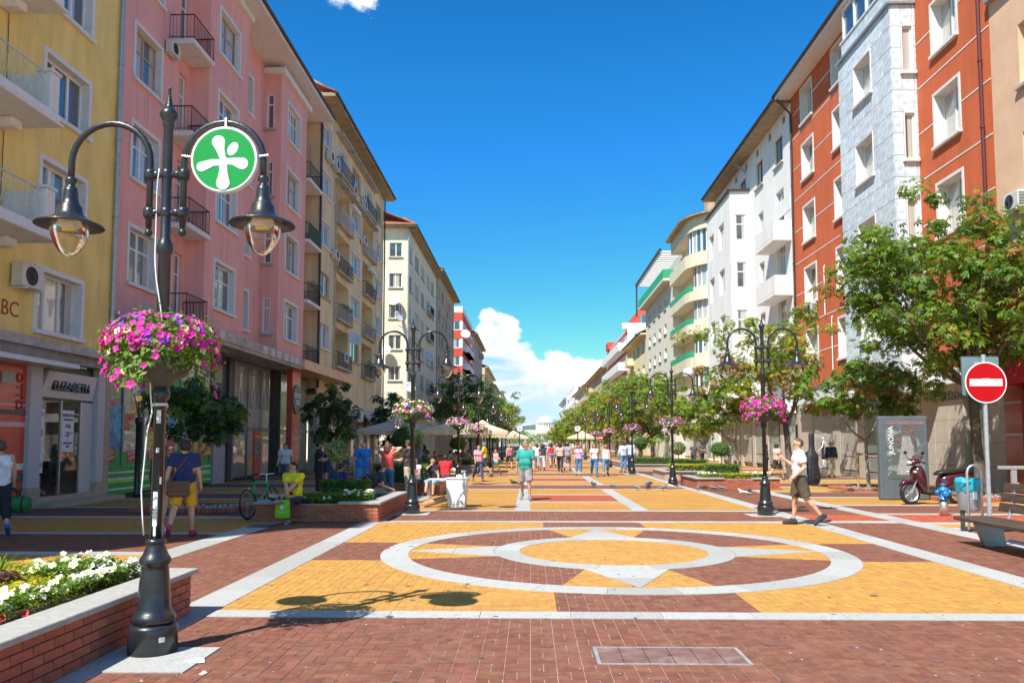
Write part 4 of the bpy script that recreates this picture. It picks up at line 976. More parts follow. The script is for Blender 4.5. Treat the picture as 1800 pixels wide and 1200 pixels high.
W = mat('orange_render', (.58, .125, .042), .92, .09, 1.2, .25, 25, streak=.4, dirt=.4, dcol=(.44, .11, .05), stretch=(1, 1, .3))
b = Bld('orange_house', 'orange red house with white window reveals and a pale stone clad bay', W, (16, 38, 0)); wl = []
TR = (8.1, 11.75, 15.35, 19.05, 22.4)
for k, t in enumerate(TR):
    wl += [(44.3, 46.1, t - 2.05, t, ST_RED), (39.6, 41.3, t - 2.05, t, ST_RED)]
    if k: wl.append((29.2, 31.0, t - 2.05, t, ST_RED))
facade(b, (XR, 47.9), (XR, 27.17), 4.3, 22.7, wl); shell(b, XR, 28, 27.17, 47.9, 4.3, 22.7)
eave_roof(b, XR, 15.05, 27.2, 48, 22.7, soffit=WHITE_TRIM)
for i, z in enumerate((6.75, 8.6, 10.45, 12.35, 14.3, 16.2, 18.1, 20.0, 21.5)):
    # each line stops at window reveals
    iv = [(27.2, 32.25), (37.9, 47.6)]; cutsl = [(29.05, 31.15), (39.45, 41.45), (44.15, 46.25)]
    segs = []
    for a, c in iv:
        p = a
        for q0, q1 in cutsl:
            if q1 < a or q0 > c: continue
            if any(t - 2.2 < z < t + .12 for t in TR[(1 if q0 < 30 else 0):]): segs.append((p, q0)); p = q1
        segs.append((p, c))
    for a, c in segs:
        if c - a > .05: mb = MB(); mb.box(15.985, 16.0, a, c, z - .025, z + .025); b.part('string_line', mb, WHITE_TRIM)
downpipe(b, 15.88, 27.6, 4.3, 22.6, mat('pipe_dark_red', (.10, .02, .022), .5), .065); downpipe(b, 15.9, 47.7, 4.0, 22.6, GUT, .065, 15.1)
aircon(b, 16, 44.6, 8.95, R(-90), 1.0)
for y, z0, z1 in ((42.9, 8.6, 11.2), (42.0, 5.5, 8.3)):
    mb = MB(); mb.tube([(15.9, y, z0), (15.9, y, z1), (15.95, y, z1 + .06)], .03, 6); b.part('condensate_pipe', mb, WHITE_PVC)
# stone-clad bay
XB_, Y0, Y1 = 14.95, 32.3, 37.8
SB = Bld.__new__(Bld); bw = MB()
STN = [mat('bay_stone', (.60, .66, .71), .9, .22, 4, .9, 22, objvar=.10, dirt=.4, dcol=(.40, .47, .54)), mat('bay_core', (.16, .19, .22), .9)]
tops = (8.0, 11.55, 15.2, 18.9)
fw = [(34.2, 36.0, t - 1.85, t) for t in tops]; sw = [(15.42, 15.85, t - 1.9, t + .05) for t in tops]
for y0, y1, z0, z1 in fw: window(b, XB_, (y0 + y1) / 2, z0, R(-90), y1 - y0, z1 - z0, (1, 0, .04, 1, WHITE_PVC, GLASSC, .42))
for x0, x1, z0, z1 in sw: window(b, (x0 + x1) / 2, Y0, z0, 0, x1 - x0, z1 - z0, (0, 0, .03, 1, WHITE_PVC, GLASSC, .14))
core = MB()
wall_holes(core, (XB_ + .03, Y1), (XB_ + .03, Y0 + .03), 4.35, 19.85, [(Y1 - y1, Y1 - y0, z0, z1, .36) for y0, y1, z0, z1 in fw])
wall_holes(core, (XB_ + .03, Y0 + .03), (16.0, Y0 + .03), 4.35, 19.85, [(x0 - XB_ - .03, x1 - XB_ - .03, z0, z1, .1) for x0, x1, z0, z1 in sw])
core.box(XB_ + .03, 16, Y0 + .03, Y1, 4.3, 19.85, 'zZY'); b.part('bay_core', core, STN[1])
pm2 = {}
def panel(u0, u1, z0, z1, face):
    k = (round(u1 - u0, 3), round(z1 - z0, 3), face)
    if k not in pm2:
        m = MB(); g = .008; w, h = u1 - u0, z1 - z0
        m.bbox(-w / 2 + g, w / 2 - g, 0, .04, g, h - g, .006); pm2[k] = m.mesh('stone_panel', STN[0])
    c = (u0 + u1) / 2
    if face == 'f': b.put('stone_panel', pm2[k], XB_, c, z0, R(-90))
    else: b.put('stone_panel', pm2[k], c, Y0, z0, 0)
def split_rect(r, holes):
    out = [r]
    for h in holes:
        nx = []
        for a0, a1, c0, c1 in out:
            if h[1] <= a0 or h[0] >= a1 or h[3] <= c0 or h[2] >= c1: nx.append((a0, a1, c0, c1)); continue
            if h[0] > a0 + .03: nx.append((a0, h[0], c0, c1))
            if h[1] < a1 - .03: nx.append((h[1], a1, c0, c1))
            m0, m1 = max(a0, h[0]), min(a1, h[1])
            if h[2] > c0 + .03: nx.append((m0, m1, c0, h[2]))
            if h[3] < c1 - .03: nx.append((m0, m1, h[3], c1))
        out = nx
    return out
rows = [4.35 + i * .912 for i in range(18)]
for i, (z0, z1) in enumerate(zip(rows, rows[1:])):
    o = (i % 2) * .6; cutsu = [Y0] + [v for v in np.arange(Y0 + .75 + o, Y1 - .3, 1.37)] + [Y1]
    for a, c in zip(cutsu, cutsu[1:]):
        for r in split_rect((round(a, 3), round(c, 3), z0, z1), [(y0 - .04, y1 + .04, q0, q1 + .04) for y0, y1, q0, q1 in fw]): panel(*r, 'f')
    for r in split_rect((XB_ + .042, 16.0, z0, z1), [(x0 - .03, x1 + .03, q0, q1 + .03) for x0, x1, q0, q1 in sw]): panel(*r, 's')
mb = MB(); mb.bbox(XB_ - .12, 16, Y0 - .12, Y1 + .12, 19.86, 20.0, .02); b.part('bay_coping', mb, GUTG)
mb = MB(); mb.box(XB_ + .15, 16, Y0 + .1, Y1 - .1, 20.0, 20.9); b.part('attic_base', mb, STN[0])
mb = MB(); mb.box(XB_ + .3, XB_ + .31, Y0 + .2, Y1 - .2, 20.95, 22.5, 'x'); b.part('attic_pane', mb, GLASSB)
mb = MB(); mb.box(XB_ + .1, 16, Y0, Y1, 20.9, 20.98)
for y in np.linspace(Y0 + .1, Y1 - .2, 5): mb.box(XB_ + .22, XB_ + .32, y, y + .1, 20.98, 22.5)
mb.box(XB_ + .2, 16, Y0 + .1, Y1 - .1, 22.5, 22.62); b.part('attic_frame', mb, WHITE_PVC)
b_orange = b
# ground floor shops
STW = mat('shop_limestone', (.52, .45, .36), .6, .08, 3, dirt=.15)
mb = MB(); mb.box(16.3, 16.6, 27.2, 47.9, 0, 4.29); b.part('shop_back', mb, STW)
k = 0
for y0, y1, mm in ((27.2, 28.6, STW), (29.8, 33.0, STW), (34.6, 35.6, STW), (38.6, 39.6, STW), (41.6, 42.6, STW), (45.6, 47.9, STW)):
    z = 0
    while z < 4.2:
        for j in range(max(1, round((y1 - y0) / 1.1))):
            w = (y1 - y0) / max(1, round((y1 - y0) / 1.1)); mb = MB(); mb.bbox(16.02, 16.299, y0 + j * w + .004, y0 + (j + 1) * w - .004, z, z + .846, .006); b.part('stone_panel', mb, mm)
        z += .855
for y0, y1 in ((33.05, 34.55), (35.65, 38.55), (39.65, 41.55), (42.65, 45.55)):
    mb = MB(); mb.box(16.07, 16.08, y0, y1, .35, 3.75, 'x'); b.part('shop_pane', mb, SHG)
    mb = MB(); mb.box(16.03, 16.1, y0, y0 + .07, .3, 3.8); mb.box(16.03, 16.1, y1 - .07, y1, .3, 3.8); mb.box(16.03, 16.095, y0 + .07, y1 - .07, 3.7, 3.8); mb.box(16.025, 16.29, y0, y1, .0, .3); b.part('shop_frame', mb, ALU)
    mb = MB(); mb.box(16.05, 16.065, y0 + .1, y1 - .1, 1.05, 1.2); b.part('glass_band', mb, mat('pink_film', (.55, .38, .45), .5))
mb = MB(); mb.box(16.24, 16.29, 28.65, 29.75, .05, 3.1); b.part('teal_door', mb, mat('teal_door_frame', (.02, .30, .36), .4)); mb = MB(); mb.box(16.22, 16.24, 28.85, 29.6, .4, 2.9); b.part('pane', mb, SHG)
sign_board(b, 'shop_sign', 15.2, 16.25, 31.2, 36.2, 3.75, 4.55, mat('sign_white_box', (.78, .78, .78), .4)); btext(b, 'CLINIQUE', .52, mat('sign_grey_letters', (.16, .16, .17), .4), 15.19, 33.2, 4.12, ROTR, extrude=.004)
sign_board(b, 'shop_sign', 15.7, 16.25, 27.3, 31.1, 3.9, 4.45, mat('sign_white_box', (.78, .78, .78)))
sign_board(b, 'shop_sign', 15.4, 16.25, 39.0, 46.5, 3.85, 4.6, mat('sign_white_box', (.78, .78, .78)))
mb = MB(); mb.box(15.35, 16.25, 38.9, 46.6, 4.6, 4.72); b.part('sign_cap', mb, mat('sign_blue', (.10, .16, .42), .5))
btext(b, 'CLISSÈNE', .42, mat('sign_brass', (.20, .16, .11), .4), 16.01, 30.5, 3.45, ROTR, extrude=.01)
btext(b, 'only', .5, mat('sign_pinkred', (.55, .10, .10), .5), 16.05, 43.8, 3.3, ROTR, extrude=.002, bold=.008)
b.done()
# dummy clothes in the windows are mannequins, placed later
# ---------------------------------------------------------------- right: white house
W = mat('bright_white_render', (.80, .79, .76), .9, .05, 1.0, .2, 20, streak=.45, dirt=.3, dcol=(.60, .57, .52), stretch=(1, 1, .25))
b = Bld('white_house', 'bright white house with boxy balconies and small attic windows', W, (16, 58, 0)); wl = []
STW2 = (1, 0, 0, 1, BROWNFR, GLASS, .22); STW3 = (0, .7, 0, 0, WHITE_PVC, GLASS, .25)
for a in (49.6, 53.9, 58.2, 62.5): wl.append((a, a + 1.7, 19.5, 21.3, STW2 if a < 60 else STW3))
for a in np.arange(49, 67, 2.9): wl.append((a, a + .6, 21.75, 22.25, (0, 0, 0, 0, WOODFR, GLASSB, .12)))
for t in (17.8, 14.3, 10.8, 7.4): wl += [(49.6, 51.2, t - 2.1, t, STW3), (54.0, 55.2, t - 1.5, t - .2, STW3)]
facade(b, (XR, 68.0), (XR, 47.95), 4.2, 22.5, wl); facade(b, (28, 68), (XR, 68), 0, 22.5); shell(b, XR, 28, 47.95, 68, 4.2, 22.5, farw=False)
eave_roof(b, XR, 15.0, 48.05, 68.2, 22.5, soffit=mat('old_soffit', (.36, .28, .18)), gut=GUT, ends=.0)
xb, y0, y1 = 14.6, 57.4, 65.0; wf = []; ws = []
for t in (18.3, 14.8, 11.3, 7.8): wf += [(59.3, 61.0, t - 1.9, t, STW3), (62.6, 64.2, t - 1.9, t, STW3)]; ws.append((14.95, 15.75, t - 1.9, t, (0, .62, 0, 0, WHITE_PVC, GLASSC, .12)))
bw = MB(); facade(b, (xb, y1), (xb, y0), 4.3, 20.0, wf, mb=bw); facade(b, (xb, y0), (16, y0), 4.3, 20.0, ws, mb=bw); facade(b, (16, y1), (xb, y1), 4.3, 20.0, mb=bw); bw.box(xb, 16, y0, y1, 4.3, 20, 'zZ'); b.part('bay', bw, W)
mb = MB(); mb.box(xb - .15, 16, y0 - .15, y1 + .15, 20.0, 20.14); b.part('bay_cap', mb, GUT)
for z in (14.3, 10.9, 7.5): balcony(b, 14.9, 16, 48.3, 52.2, z, -1, m=W, th=.25, h=1.0, solid=W)
for z in (17.9,):
    mb = MB(); mb.box(15.98, 16, 48.3, 52.2, 16.0, 17.0); b.part('panel', mb, W)
mb = MB(); mb.tube([(15.1, 58.5, 22.55), (15.5, 58.3, 22.2), (15.95, 58.0, 21.6)], .07, 7); b.part('downpipe', mb, GUTG)
mb = MB(); mb.box(16.3, 16.6, 48, 68, 0, 4.19); b.part('shop_back', mb, STW)
for i in range(6):
    a = 48.6 + i * 3.2; mb = MB(); mb.box(16.06, 16.07, a, a + 2.25, .3, 3.4, 'x'); b.part('shop_pane', mb, SHG)
    mb = MB(); mb.box(16.02, 16.299, a + 2.3, a + 2.9, 0, 4.18); b.part('shop_pier', mb, STW)
sign_board(b, 'shop_sign', 15.5, 16.25, 49, 58, 3.5, 4.2, mat('sign_white_box', (.78, .78, .78)))
b.done()
# ---------------------------------------------------------------- right: cream house with curved balconies
W = mat('warm_cream_render', (.70, .62, .47), .9, .08, 1.0, .2, 14, streak=.6, dirt=.25, dcol=(.5, .44, .34))
b = Bld('curved_house', 'cream house with curved glazed balconies and green screens past the white house', W, (16, 82, 0))
def outline(off, ny=88.0):
    """plan of the street front: side wall, quarter round, front; off moves it outwards"""
    r = 4.4 + off; cx, cy = 20.2, 79.9
    pts = [(27, cy - r)] + [(cx - r * math.sin(a), cy - r * math.cos(a)) for a in [PI / 2 * i / 10 for i in range(11)]] + [(cx - r, ny)]
    return pts
fl = [(22.6, 23.9), (19.0, 20.3), (15.6, 16.9), (12.3, 13.7), (9.0, 10.4), (5.6, 7.0)]      # parapet bands
def band(mb, off0, off1, z0, z1, ny=88.0):
    a, c = outline(off0, ny), outline(off1, ny); n = len(a)
    vs = [(x, y, z0) for x, y in a] + [(x, y, z0) for x, y in c] + [(x, y, z1) for x, y in a] + [(x, y, z1) for x, y in c]
    fs = []
    for i in range(n - 1): fs += [(n + i, n + i + 1, 3 * n + i + 1, 3 * n + i), (2 * n + i, 3 * n + i, 3 * n + i + 1, 2 * n + i + 1), (i, i + 1, n + i + 1, n + i), (i + 1, i, 2 * n + i, 2 * n + i + 1)]
    fs += [(n - 1, n + n - 1, 4 * n - 1, 3 * n - 1)[::-1]]
    mb.add(vs, [f[::-1] for f in fs])
core = MB(); o = outline(-1.2); core.prism([(x, y) for x, y in o] + [(27, 88)], 0, 22.7); b.part('core_wall', core, W)
for k, (z0, z1) in enumerate(fl):
    mb = MB(); mb.smooth = False; band(mb, -1.19, .25 if k else .05, z0, z1 - .0)
    s = b.part('curved_balcony', mb, W)
    if k == 0: continue
    top = fl[k - 1][0]; oo = outline(-.25)
    for i in range(1, 9 if k in (3, 4) else 11):
        if k > 1 and i > 8: continue
        (xa, ya), (xc, yc) = oo[i], oo[i + 1]; d = math.atan2(yc - ya, xc - xa); L = math.hypot(xc - xa, yc - ya)
        me = MB(); me.box(.03, L - .03, .02, .03, .05, top - z1 - .03, 'xXyYzZ'); o = b.part('pane', MB().add([(xa, ya, z1 + .02), (xc, yc, z1 + .02), (xc, yc, top - .02), (xa, ya, top - .02)], [(3, 2, 1, 0)]), [GLASSC, GLASS, BLUEG][(i + k) % 3], s)
        b.part('mullion', MB().box(xa - .06, xa + .06, ya - .06, ya + .06, z1, top), WHITE_PVC, s)
    if k in (2, 3, 4):
        oo = outline(.27); pts = oo[8:]; mb = MB(); n = len(pts)
        mb.add([(x, y, z1 - .3) for x, y in pts] + [(x, y, z1 + .22) for x, y in pts], [(n + i, n + i + 1, i + 1, i) for i in range(n - 1)]); b.part('green_screen', mb, mat('green_balcony_screen', (.03, .36, .17), .6), s)
oo = outline(-1.15)
for i in range(len(oo) - 1):
    (xa, ya), (xc, yc) = oo[i], oo[i + 1]; b.part('shop_pane', MB().add([(xa, ya, .3), (xc, yc, .3), (xc, yc, 3.6), (xa, ya, 3.6)], [(3, 2, 1, 0)]), SHG)
mb = MB(); band(mb, -1.1, -.4, 3.7, 4.5); b.part('shop_sign', mb, mat('sign_white_box', (.78, .78, .78)))
mb = MB(); band(mb, -1.2, .7, 23.9, 24.05, 88); b.part('eave', mb, mat('old_soffit', (.36, .28, .18)))
mb = MB(); o = outline(.72); ap = (22, 86, 26.0); n = len(o); mb.add([(x, y, 24.06) for x, y in o] + [ap], [(n, i + 1, i) for i in range(n - 1)]); b.part('roof', mb, ROOFT)
mb = MB(); mb.bbox(17.6, 19.0, 77.8, 79.2, 24.2, 26.2, .03); mb.bbox(17.4, 19.2, 77.6, 79.4, 26.2, 26.35, .03); b.part('chimney', mb, mat('chimney_tan', (.52, .36, .22), .9, .2, 4))
mb = MB(); mb.smooth = True; mb.ball((14.9, 75.0, 8.2), .55, 16, 10); b.part('globe_lamp', mb, WHITE_PVC)
b.done()
W = mat('ivory_render', (.70, .65, .55), .9, .06, 1.0, dirt=.15, dcol=(.55, .5, .42))
b = Bld('ivory_house', 'ivory house with rows of tiny windows and a slatted roof terrace', W, (16, 98, 0)); wl = []
for k in range(6):
    t = 18.6 - 2.9 * k
    for i in range(4): a = 93 + i * 4.1; wl.append((a, a + 1.6, t - 1.2, t, (0, 0, 0, 1, WHITE_PVC, GLASSB, .25)))
facade(b, (XR, 109.5), (XR, 88.02), 0, 20.2, wl); shell(b, XR, 28, 88.02, 109.5, 0, 20.2)
balcony(b, 15, 16.2, 89, 109.4, 20.2, -1, m=W, th=.3, solid=mat('green_balcony_screen', (.03, .36, .17)), h=1.0)
mb = MB(); mb.box(17, 27, 89, 109.3, 20.2, 23.0); b.part('terrace_room', mb, GLASS)
for i in range(18): mb = MB(); mb.box(14.7, 18, 89 + i * 1.15, 89.4 + i * 1.15, 23.1, 23.3); b.part('slat', mb, WHITE_TRIM)
mb = MB(); mb.box(14.6, 14.85, 88.9, 109.5, 23.31, 23.55); mb.box(14.65, 14.85, 109.2, 109.4, 19, 23.3); b.part('slat_beam', mb, GUT)
b.done()
far_house('low_yellow_house', 'low pale yellow house with a dark mansard beside the ivory house', 1, 16, 109.6, 130, 16.6, (.74, .64, .38), (.10, .07, .06), nwin=4, fl=4)
b = Bld('red_white_right_house', 'stepped red and white house with wide white balconies on the right', WHB, (16, 150, 0)); wl = []; we = []
for k in range(5):
    t = 19.6 - 3.3 * k; we.append((17.2, 21.5, t - 1.7, t, (2, 0, 0, 0, WHITE_PVC, BLUEG, .2))); wl += [(134, 140, t - 1.7, t, (3, 0, 0, 0, WHITE_PVC, BLUEG, .2)), (144, 152, t - 1.7, t, (3, 0, 0, 0, WHITE_PVC, BLUEG, .2))]
facade(b, (XR, 164), (XR, 130.5), 0, 20.4, wl); facade(b, (XR, 130.5), (28, 130.5), 0, 20.4, we); shell(b, XR, 28, 130.5, 164, 0, 20.4, near=False)
for k in range(5):
    t = 19.6 - 3.3 * k; balcony(b, 14.6, 16, 131.5, 162, t - 2.3, -1, m=WHB, th=.4, solid=WHB, h=1.0)
    mb = MB(); mb.box(15.9, 16, 130.4, 164, t + .05, t + .5); b.part('red_band', mb, REDB)
mb = MB(); mb.add([(17.2, 131.5, 20.4), (29, 131.5, 20.4), (29, 151, 20.4), (17.2, 151, 20.4), (18.2, 132.5, 24.0), (29, 132.5, 24.0), (29, 150, 24.0), (18.2, 150, 24.0)], [(0, 1, 5, 4), (3, 0, 4, 7), (4, 5, 6, 7), (1, 2, 6, 5), (2, 3, 7, 6)]); b.part('red_penthouse', mb, REDB)
for i in range(3): mb = MB(); mb.box(18.2 + i * 2.6, 20.4 + i * 2.6, 131.4, 131.52, 20.9, 22.8); b.part('penthouse_window', mb, BLUEG)
mb = MB(); mb.box(15.2, 28, 130.6, 131.2, 20.41, 21.4); b.part('terrace_parapet', mb, WHB)
mb = MB(); mb.box(15.6, 17.2, 159, 163.5, 20.4, 21.8); b.part('red_turret', mb, REDB)
b.done()
far_house('tan_house', 'tan far house with red tiled roof behind the right-hand trees', 1, 16, 164.5, 225, 17.5, (.62, .48, .30), (.42, .13, .06), nwin=7, fl=4)
far_house('brick_roof_house', 'far house with a bright red roof and white walls on the right', 1, 16, 226, 285, 17.8, (.72, .66, .58), (.45, .12, .05), nwin=6, fl=4)
far_house('tall_white_house', 'tall white far house right of the dome', 1, 16, 286, 350, 22.5, (.78, .78, .77), nwin=6, fl=6, roof=False)
far_house('end_white_house', 'farthest pale house on the right end of the boulevard', 1, 16, 352, 420, 21, (.72, .73, .74), nwin=5, fl=6)
# ---------------------------------------------------------------- domed church at the end of the boulevard
STONE = mat('church_stone', (.62, .58, .50), .9, .1, .4); COPPER = mat('pale_green_copper', (.45, .60, .52), .6, .12, .3)
b = Bld('domed_church', 'church with a pale green dome on a ring of columns closing the boulevard', STONE, (18, 900, 0), 'church')
b.part('body', MB().box(-6, 42, 890, 940, 0, 16), STONE)
m = MB(); m.lathe([(11.5, 16), (11.5, 18.5), (10, 18.6), (10, 23.8), (11.6, 24), (11.6, 25.2)], 32, (18, 905, 0)); b.part('drum', m, STONE)
for i in range(24):
    a = 2 * PI * i / 24; m = MB(); m.lathe([(.42, 18.5), (.36, 23.8)], 8, (18 + 11 * math.cos(a), 905 + 11 * math.sin(a), 0)); b.part('column', m, WHITE_TRIM)
m = MB(); m.lathe([(9.9, 18.8), (9.9, 23.6)], 32, (18, 905, 0), False); 
m = MB(); m.smooth = True; m.lathe([(11.2, 25.2)] + [(11.0 * math.cos(t), 25.2 + 7 * math.sin(t)) for t in [i * PI / 20 for i in range(0, 10)]] + [(.4, 32.2), (.3, 34)], 32, (18, 905, 0)); b.part('dome', m, COPPER)
b.done() if b.w.v else None
m = MB(); random.seed(5); n = 60
ridge = [(-900 + i * 40, 1900 + 60 * math.sin(i), 18 + 26 * abs(math.sin(i * .7 + 1)) + random.uniform(0, 8)) for i in range(n)]
m.smooth = True
m.add([(x, y, z) for x, y, z in ridge] + [(x, y - 500, -1) for x, y, z in ridge] + [(x, y + 600, -1) for x, y, z in ridge], [(i, n + i, n + i + 1, i + 1) for i in range(n - 1)] + [(2 * n + i, i, i + 1, 2 * n + i + 1) for i in range(n - 1)])
m.build('hills', mat('far_hill', (.10, .14, .10), .95, .2, .01), kind='structure')
# ================================================================ street lamps
LBLK = mat('lamp_black_paint', (.018, .020, .024), .33, .15, 12, .1, 60, coat=.3, dirt=.15, dcol=(.06, .055, .05))
BULB = thin_glass('lamp_glass', (.96, .94, .90), .8); REFL = mat('lamp_reflector', (.75, .70, .58), .4); AMB = mat('lamp_element', (.80, .62, .04), .4)
def make_lamp(label):
    t = thing('street_lamp', label, 'street lamp', group='black twin-armed street lamps along the boulevard')
    m = MB(); m.smooth = True
    m.lathe([(.19, 0), (.19, .20), (.182, .222), (.165, .235)], 28); m.build('base_drum', LBLK, t)
    m = MB(); m.smooth = True
    m.lathe([(.15, .235), (.165, .25), (.172, .275), (.165, .30), (.145, .325), (.128, .36), (.122, .50), (.108, .66), (.104, .70), (.12, .715), (.126, .735), (.118, .76), (.10, .785), (.09, .81), (.075, .85), (.068, .875), (.08, .885), (.08, .905), (.056, .915)], 28); m.build('pedestal', LBLK, t)
    m = MB(); m.smooth = True
    m.lathe([(.048, .91), (.048, 2.05), (.072, 2.07), (.075, 2.12), (.06, 2.15), (.05, 2.18), (.05, 3.28), (.066, 3.30), (.07, 3.34), (.06, 3.38), (.042, 3.42), (.040, 4.38), (.05, 4.40), (.045, 4.43), (.072, 4.47), (.074, 4.50), (.05, 4.54), (.035, 4.55), (.03, 4.57), (.014, 4.66), (.010, 4.70), (.016, 4.715), (.012, 4.73), (.002, 4.735)], 18); m.build('pole', LBLK, t)
    for s in (-1, 1):
        m = MB(); m.smooth = True; a = .145; r = .34
        m.tube([(s * a, 0, 3.52), (s * a, 0, 4.08)] + [(s * (a + r - r * math.cos(k * PI / 14)), 0, 4.08 + r * math.sin(k * PI / 14)) for k in range(1, 15)] + [(s * (a + 2 * r), 0, 3.95)], .027, 9)
        m.ball((s * a, 0, 3.47), .034, 8, 6); m.tube([(s * a, 0, 3.49), (s * a, 0, 3.53)], .02, 6); m.build('arm', LBLK, t)
        m = MB(); m.smooth = True; c = (s * (a + 2 * r), 0, 0)
        m.lathe([(.02, 3.96), (.045, 3.94), (.05, 3.92), (.03, 3.89), (.03, 3.87), (.05, 3.865), (.055, 3.83), (.062, 3.76), (.072, 3.72), (.092, 3.70), (.10, 3.64), (.14, 3.60), (.19, 3.572), (.262, 3.545), (.272, 3.53), (.262, 3.53), (.15, 3.555), (.12, 3.57)], 28, c, False); sh = m.build('lamp_shade', LBLK, t)
        m = MB(); m.smooth = True; m.lathe([(.15, 3.553), (.155, 3.52), (.145, 3.45), (.115, 3.37), (.075, 3.31), (.04, 3.28), (.001, 3.268)], 22, c, False); m.build('bulb_glass', BULB, sh)
        m = MB(); m.lathe([(.14, 3.556), (.10, 3.585), (.001, 3.59)], 18, c, False); m.box(c[0] - .06, c[0] + .06, -.05, .05, 3.52, 3.56); m.build('reflector', REFL, sh)
        m = MB(); m.box(c[0] - .055, c[0] + .055, -.02, .02, 3.495, 3.518); m.build('lamp_element', AMB, sh)
    for z in (3.64, 3.97):
        m = MB(); m.smooth = True; m.tube([(-.18, 0, z), (.18, 0, z)], .026, 8)
        for x in (-.145, 0, .145): m.lathe([(.04, -.045), (.05, -.02), (.05, .02), (.04, .045)], 10, (x, 0, z))
        for x in (-.09, .09): m.ball((x, 0, z), .038, 8, 6)
        m.build('crossbar', LBLK, t)
    return t
lampY_L = [6.55, 19.3, 31.7, 44.0, 56.3, 68.6, 80.9, 93.2]; lampY_R = [19.07, 31.3, 43.6, 55.9, 68.2, 80.5, 92.8]
ordn = ['nearest', 'second', 'third', 'fourth', 'fifth', 'sixth', 'seventh', 'eighth']
lamp0 = make_lamp('nearest black twin-armed street lamp beside the brick planter'); lamp0.location = (-3.08, 6.56, 0)
LG = 'black twin-armed street lamps along the boulevard'
for i, y in enumerate(lampY_L[1:]): copy_tree(lamp0, (-2.85, y, 0), 0, '%s black street lamp from the camera in the left row' % ordn[i + 1])
for i, y in enumerate(lampY_R): copy_tree(lamp0, (5.55, y, 0), 0, '%s black street lamp from the camera in the right row' % ordn[i])
for i, (x, y) in enumerate([(-2.85, y) for y in lampY_L] + [(5.55, y) for y in lampY_R]):
    if i == 0: x, y = -3.0, 6.35
    MB().box(-.42, .42, -.36, .36, -.05, .004).build('lamp_pad', PAV[3], pav_root if y < 20 else None, loc=(x, y, 0), kind=None if y < 20 else 'structure')
# stickers, cable and hanging sign on the near lamp
def curved_patch(r, z0, z1, a0, a1, n=6):
    m = MB(); vs = [(r * math.cos(a0 + (a1 - a0) * i / n), r * math.sin(a0 + (a1 - a0) * i / n), z) for z in (z0, z1) for i in range(n + 1)]
    m.add(vs, [(i, i + 1, n + 2 + i, n + 1 + i) for i in range(n)]); return m
STK = mat('sticker_white', (.70, .70, .70), .6, .12, 40, dirt=.35, dcol=(.15, .17, .2)); INKB = mat('sticker_ink', (.06, .06, .07), .6)
for z0, z1, a0, a1 in ((1.86, 1.97, -95, -55), (1.62, 1.66, -90, -62), (1.02, 1.30, -105, -62), (1.36, 1.42, -50, -30), (.94, 1.02, -95, -70)):
    curved_patch(.0492, z0, z1, R(a0), R(a1)).build('sticker', STK, lamp0)
curved_patch(.191, .11, .15, R(-52), R(-38)).build('scratch', STK, lamp0)
for tx, z, s in (('abK', 1.13, .07), ('S', 1.25, .06)): text(tx, s, INKB, lamp0, (0.004, -.0555, z), (R(90), R(-90), R(5)), extrude=.0005)
m = MB(); m.smooth = True
m.tube([(.0 + .075 * math.cos(a), .075 * math.sin(a) * 1.0, z) for a, z in [(-PI / 2 - .4 + .9 * math.sin(z * 3.1), z) for z in np.linspace(2.5, 4.0, 26)]], .006, 5)
m.build('white_cable', WHITE_PVC, lamp0)
m = MB(); m.smooth = True; m.tube([(-.06, -.075, 2.32), (-.05, -.07, 2.1), (-.03, -.075, 1.95), (-.06, -.085, 1.8), (-.075, -.08, 1.6), (-.10, -.07, 1.3), (-.085, -.07, 1.1), (-.07, -.07, .95)], .0065, 5)
m.tube([(.06 * math.cos(a), .06 * math.sin(a), 2.0 + .002 * a) for a in np.linspace(0, 12.6, 30)], .0055, 5); m.build('white_cable', WHITE_PVC, lamp0)
sg = thing('round_hanging_sign', 'round green sign with white leaping figure hung from the near lamp', 'sign', (-2.575, 6.53, 4.08))
SGN = mat('sign_green', (.004, .27, .035), .35, .05, 3, coat=.4); SW = mat('sign_white', (.80, .80, .79), .4, .03)
m = MB(); m.T = Matrix.Rotation(R(90), 4, 'X'); m.lathe([(.275, -.03), (.282, -.026), (.282, .026), (.275, .03)], 48); m.build('rim', SW, sg)
m = MB(); m.T = Matrix.Translation((0, 0, 0)) @ Matrix.Rotation(R(90), 4, 'X'); m.lathe([(.262, .0305), (.262, .0325)], 48); m.build('green_face', SGN, sg)
def capsule2(p0, p1, r0, r1, n=10):
    (x0, y0), (x1, y1) = p0, p1; a = math.atan2(y1 - y0, x1 - x0)
    return [(x1 + r1 * math.cos(a - PI / 2 + PI * i / n), y1 + r1 * math.sin(a - PI / 2 + PI * i / n)) for i in range(n + 1)] + [(x0 + r0 * math.cos(a + PI / 2 + PI * i / n), y0 + r0 * math.sin(a + PI / 2 + PI * i / n)) for i in range(n + 1)]
for i, (p0, p1, r0, r1) in enumerate((((0, -.02), (-.03, .08), .022, .034), ((-.03, .08), (-.048, .148), .034, .056), ((.0, -.02), (.08, -.02), .024, .03), ((.08, -.02), (.158, -.04), .03, .05), ((0, -.03), (-.09, -.03), .024, .03), ((-.09, -.03), (-.185, -.065), .03, .042), ((0, 0), (0, -.12), .026, .036), ((0, -.12), (0, -.205), .036, .058))):
    pl = capsule2(p0, p1, r0, r1); m = MB(); y = -.0335 - i * .0006
    m.add([(x, y, z) for x, z in pl], [tuple(range(len(pl)))]); m.build('figure', SW, sg)
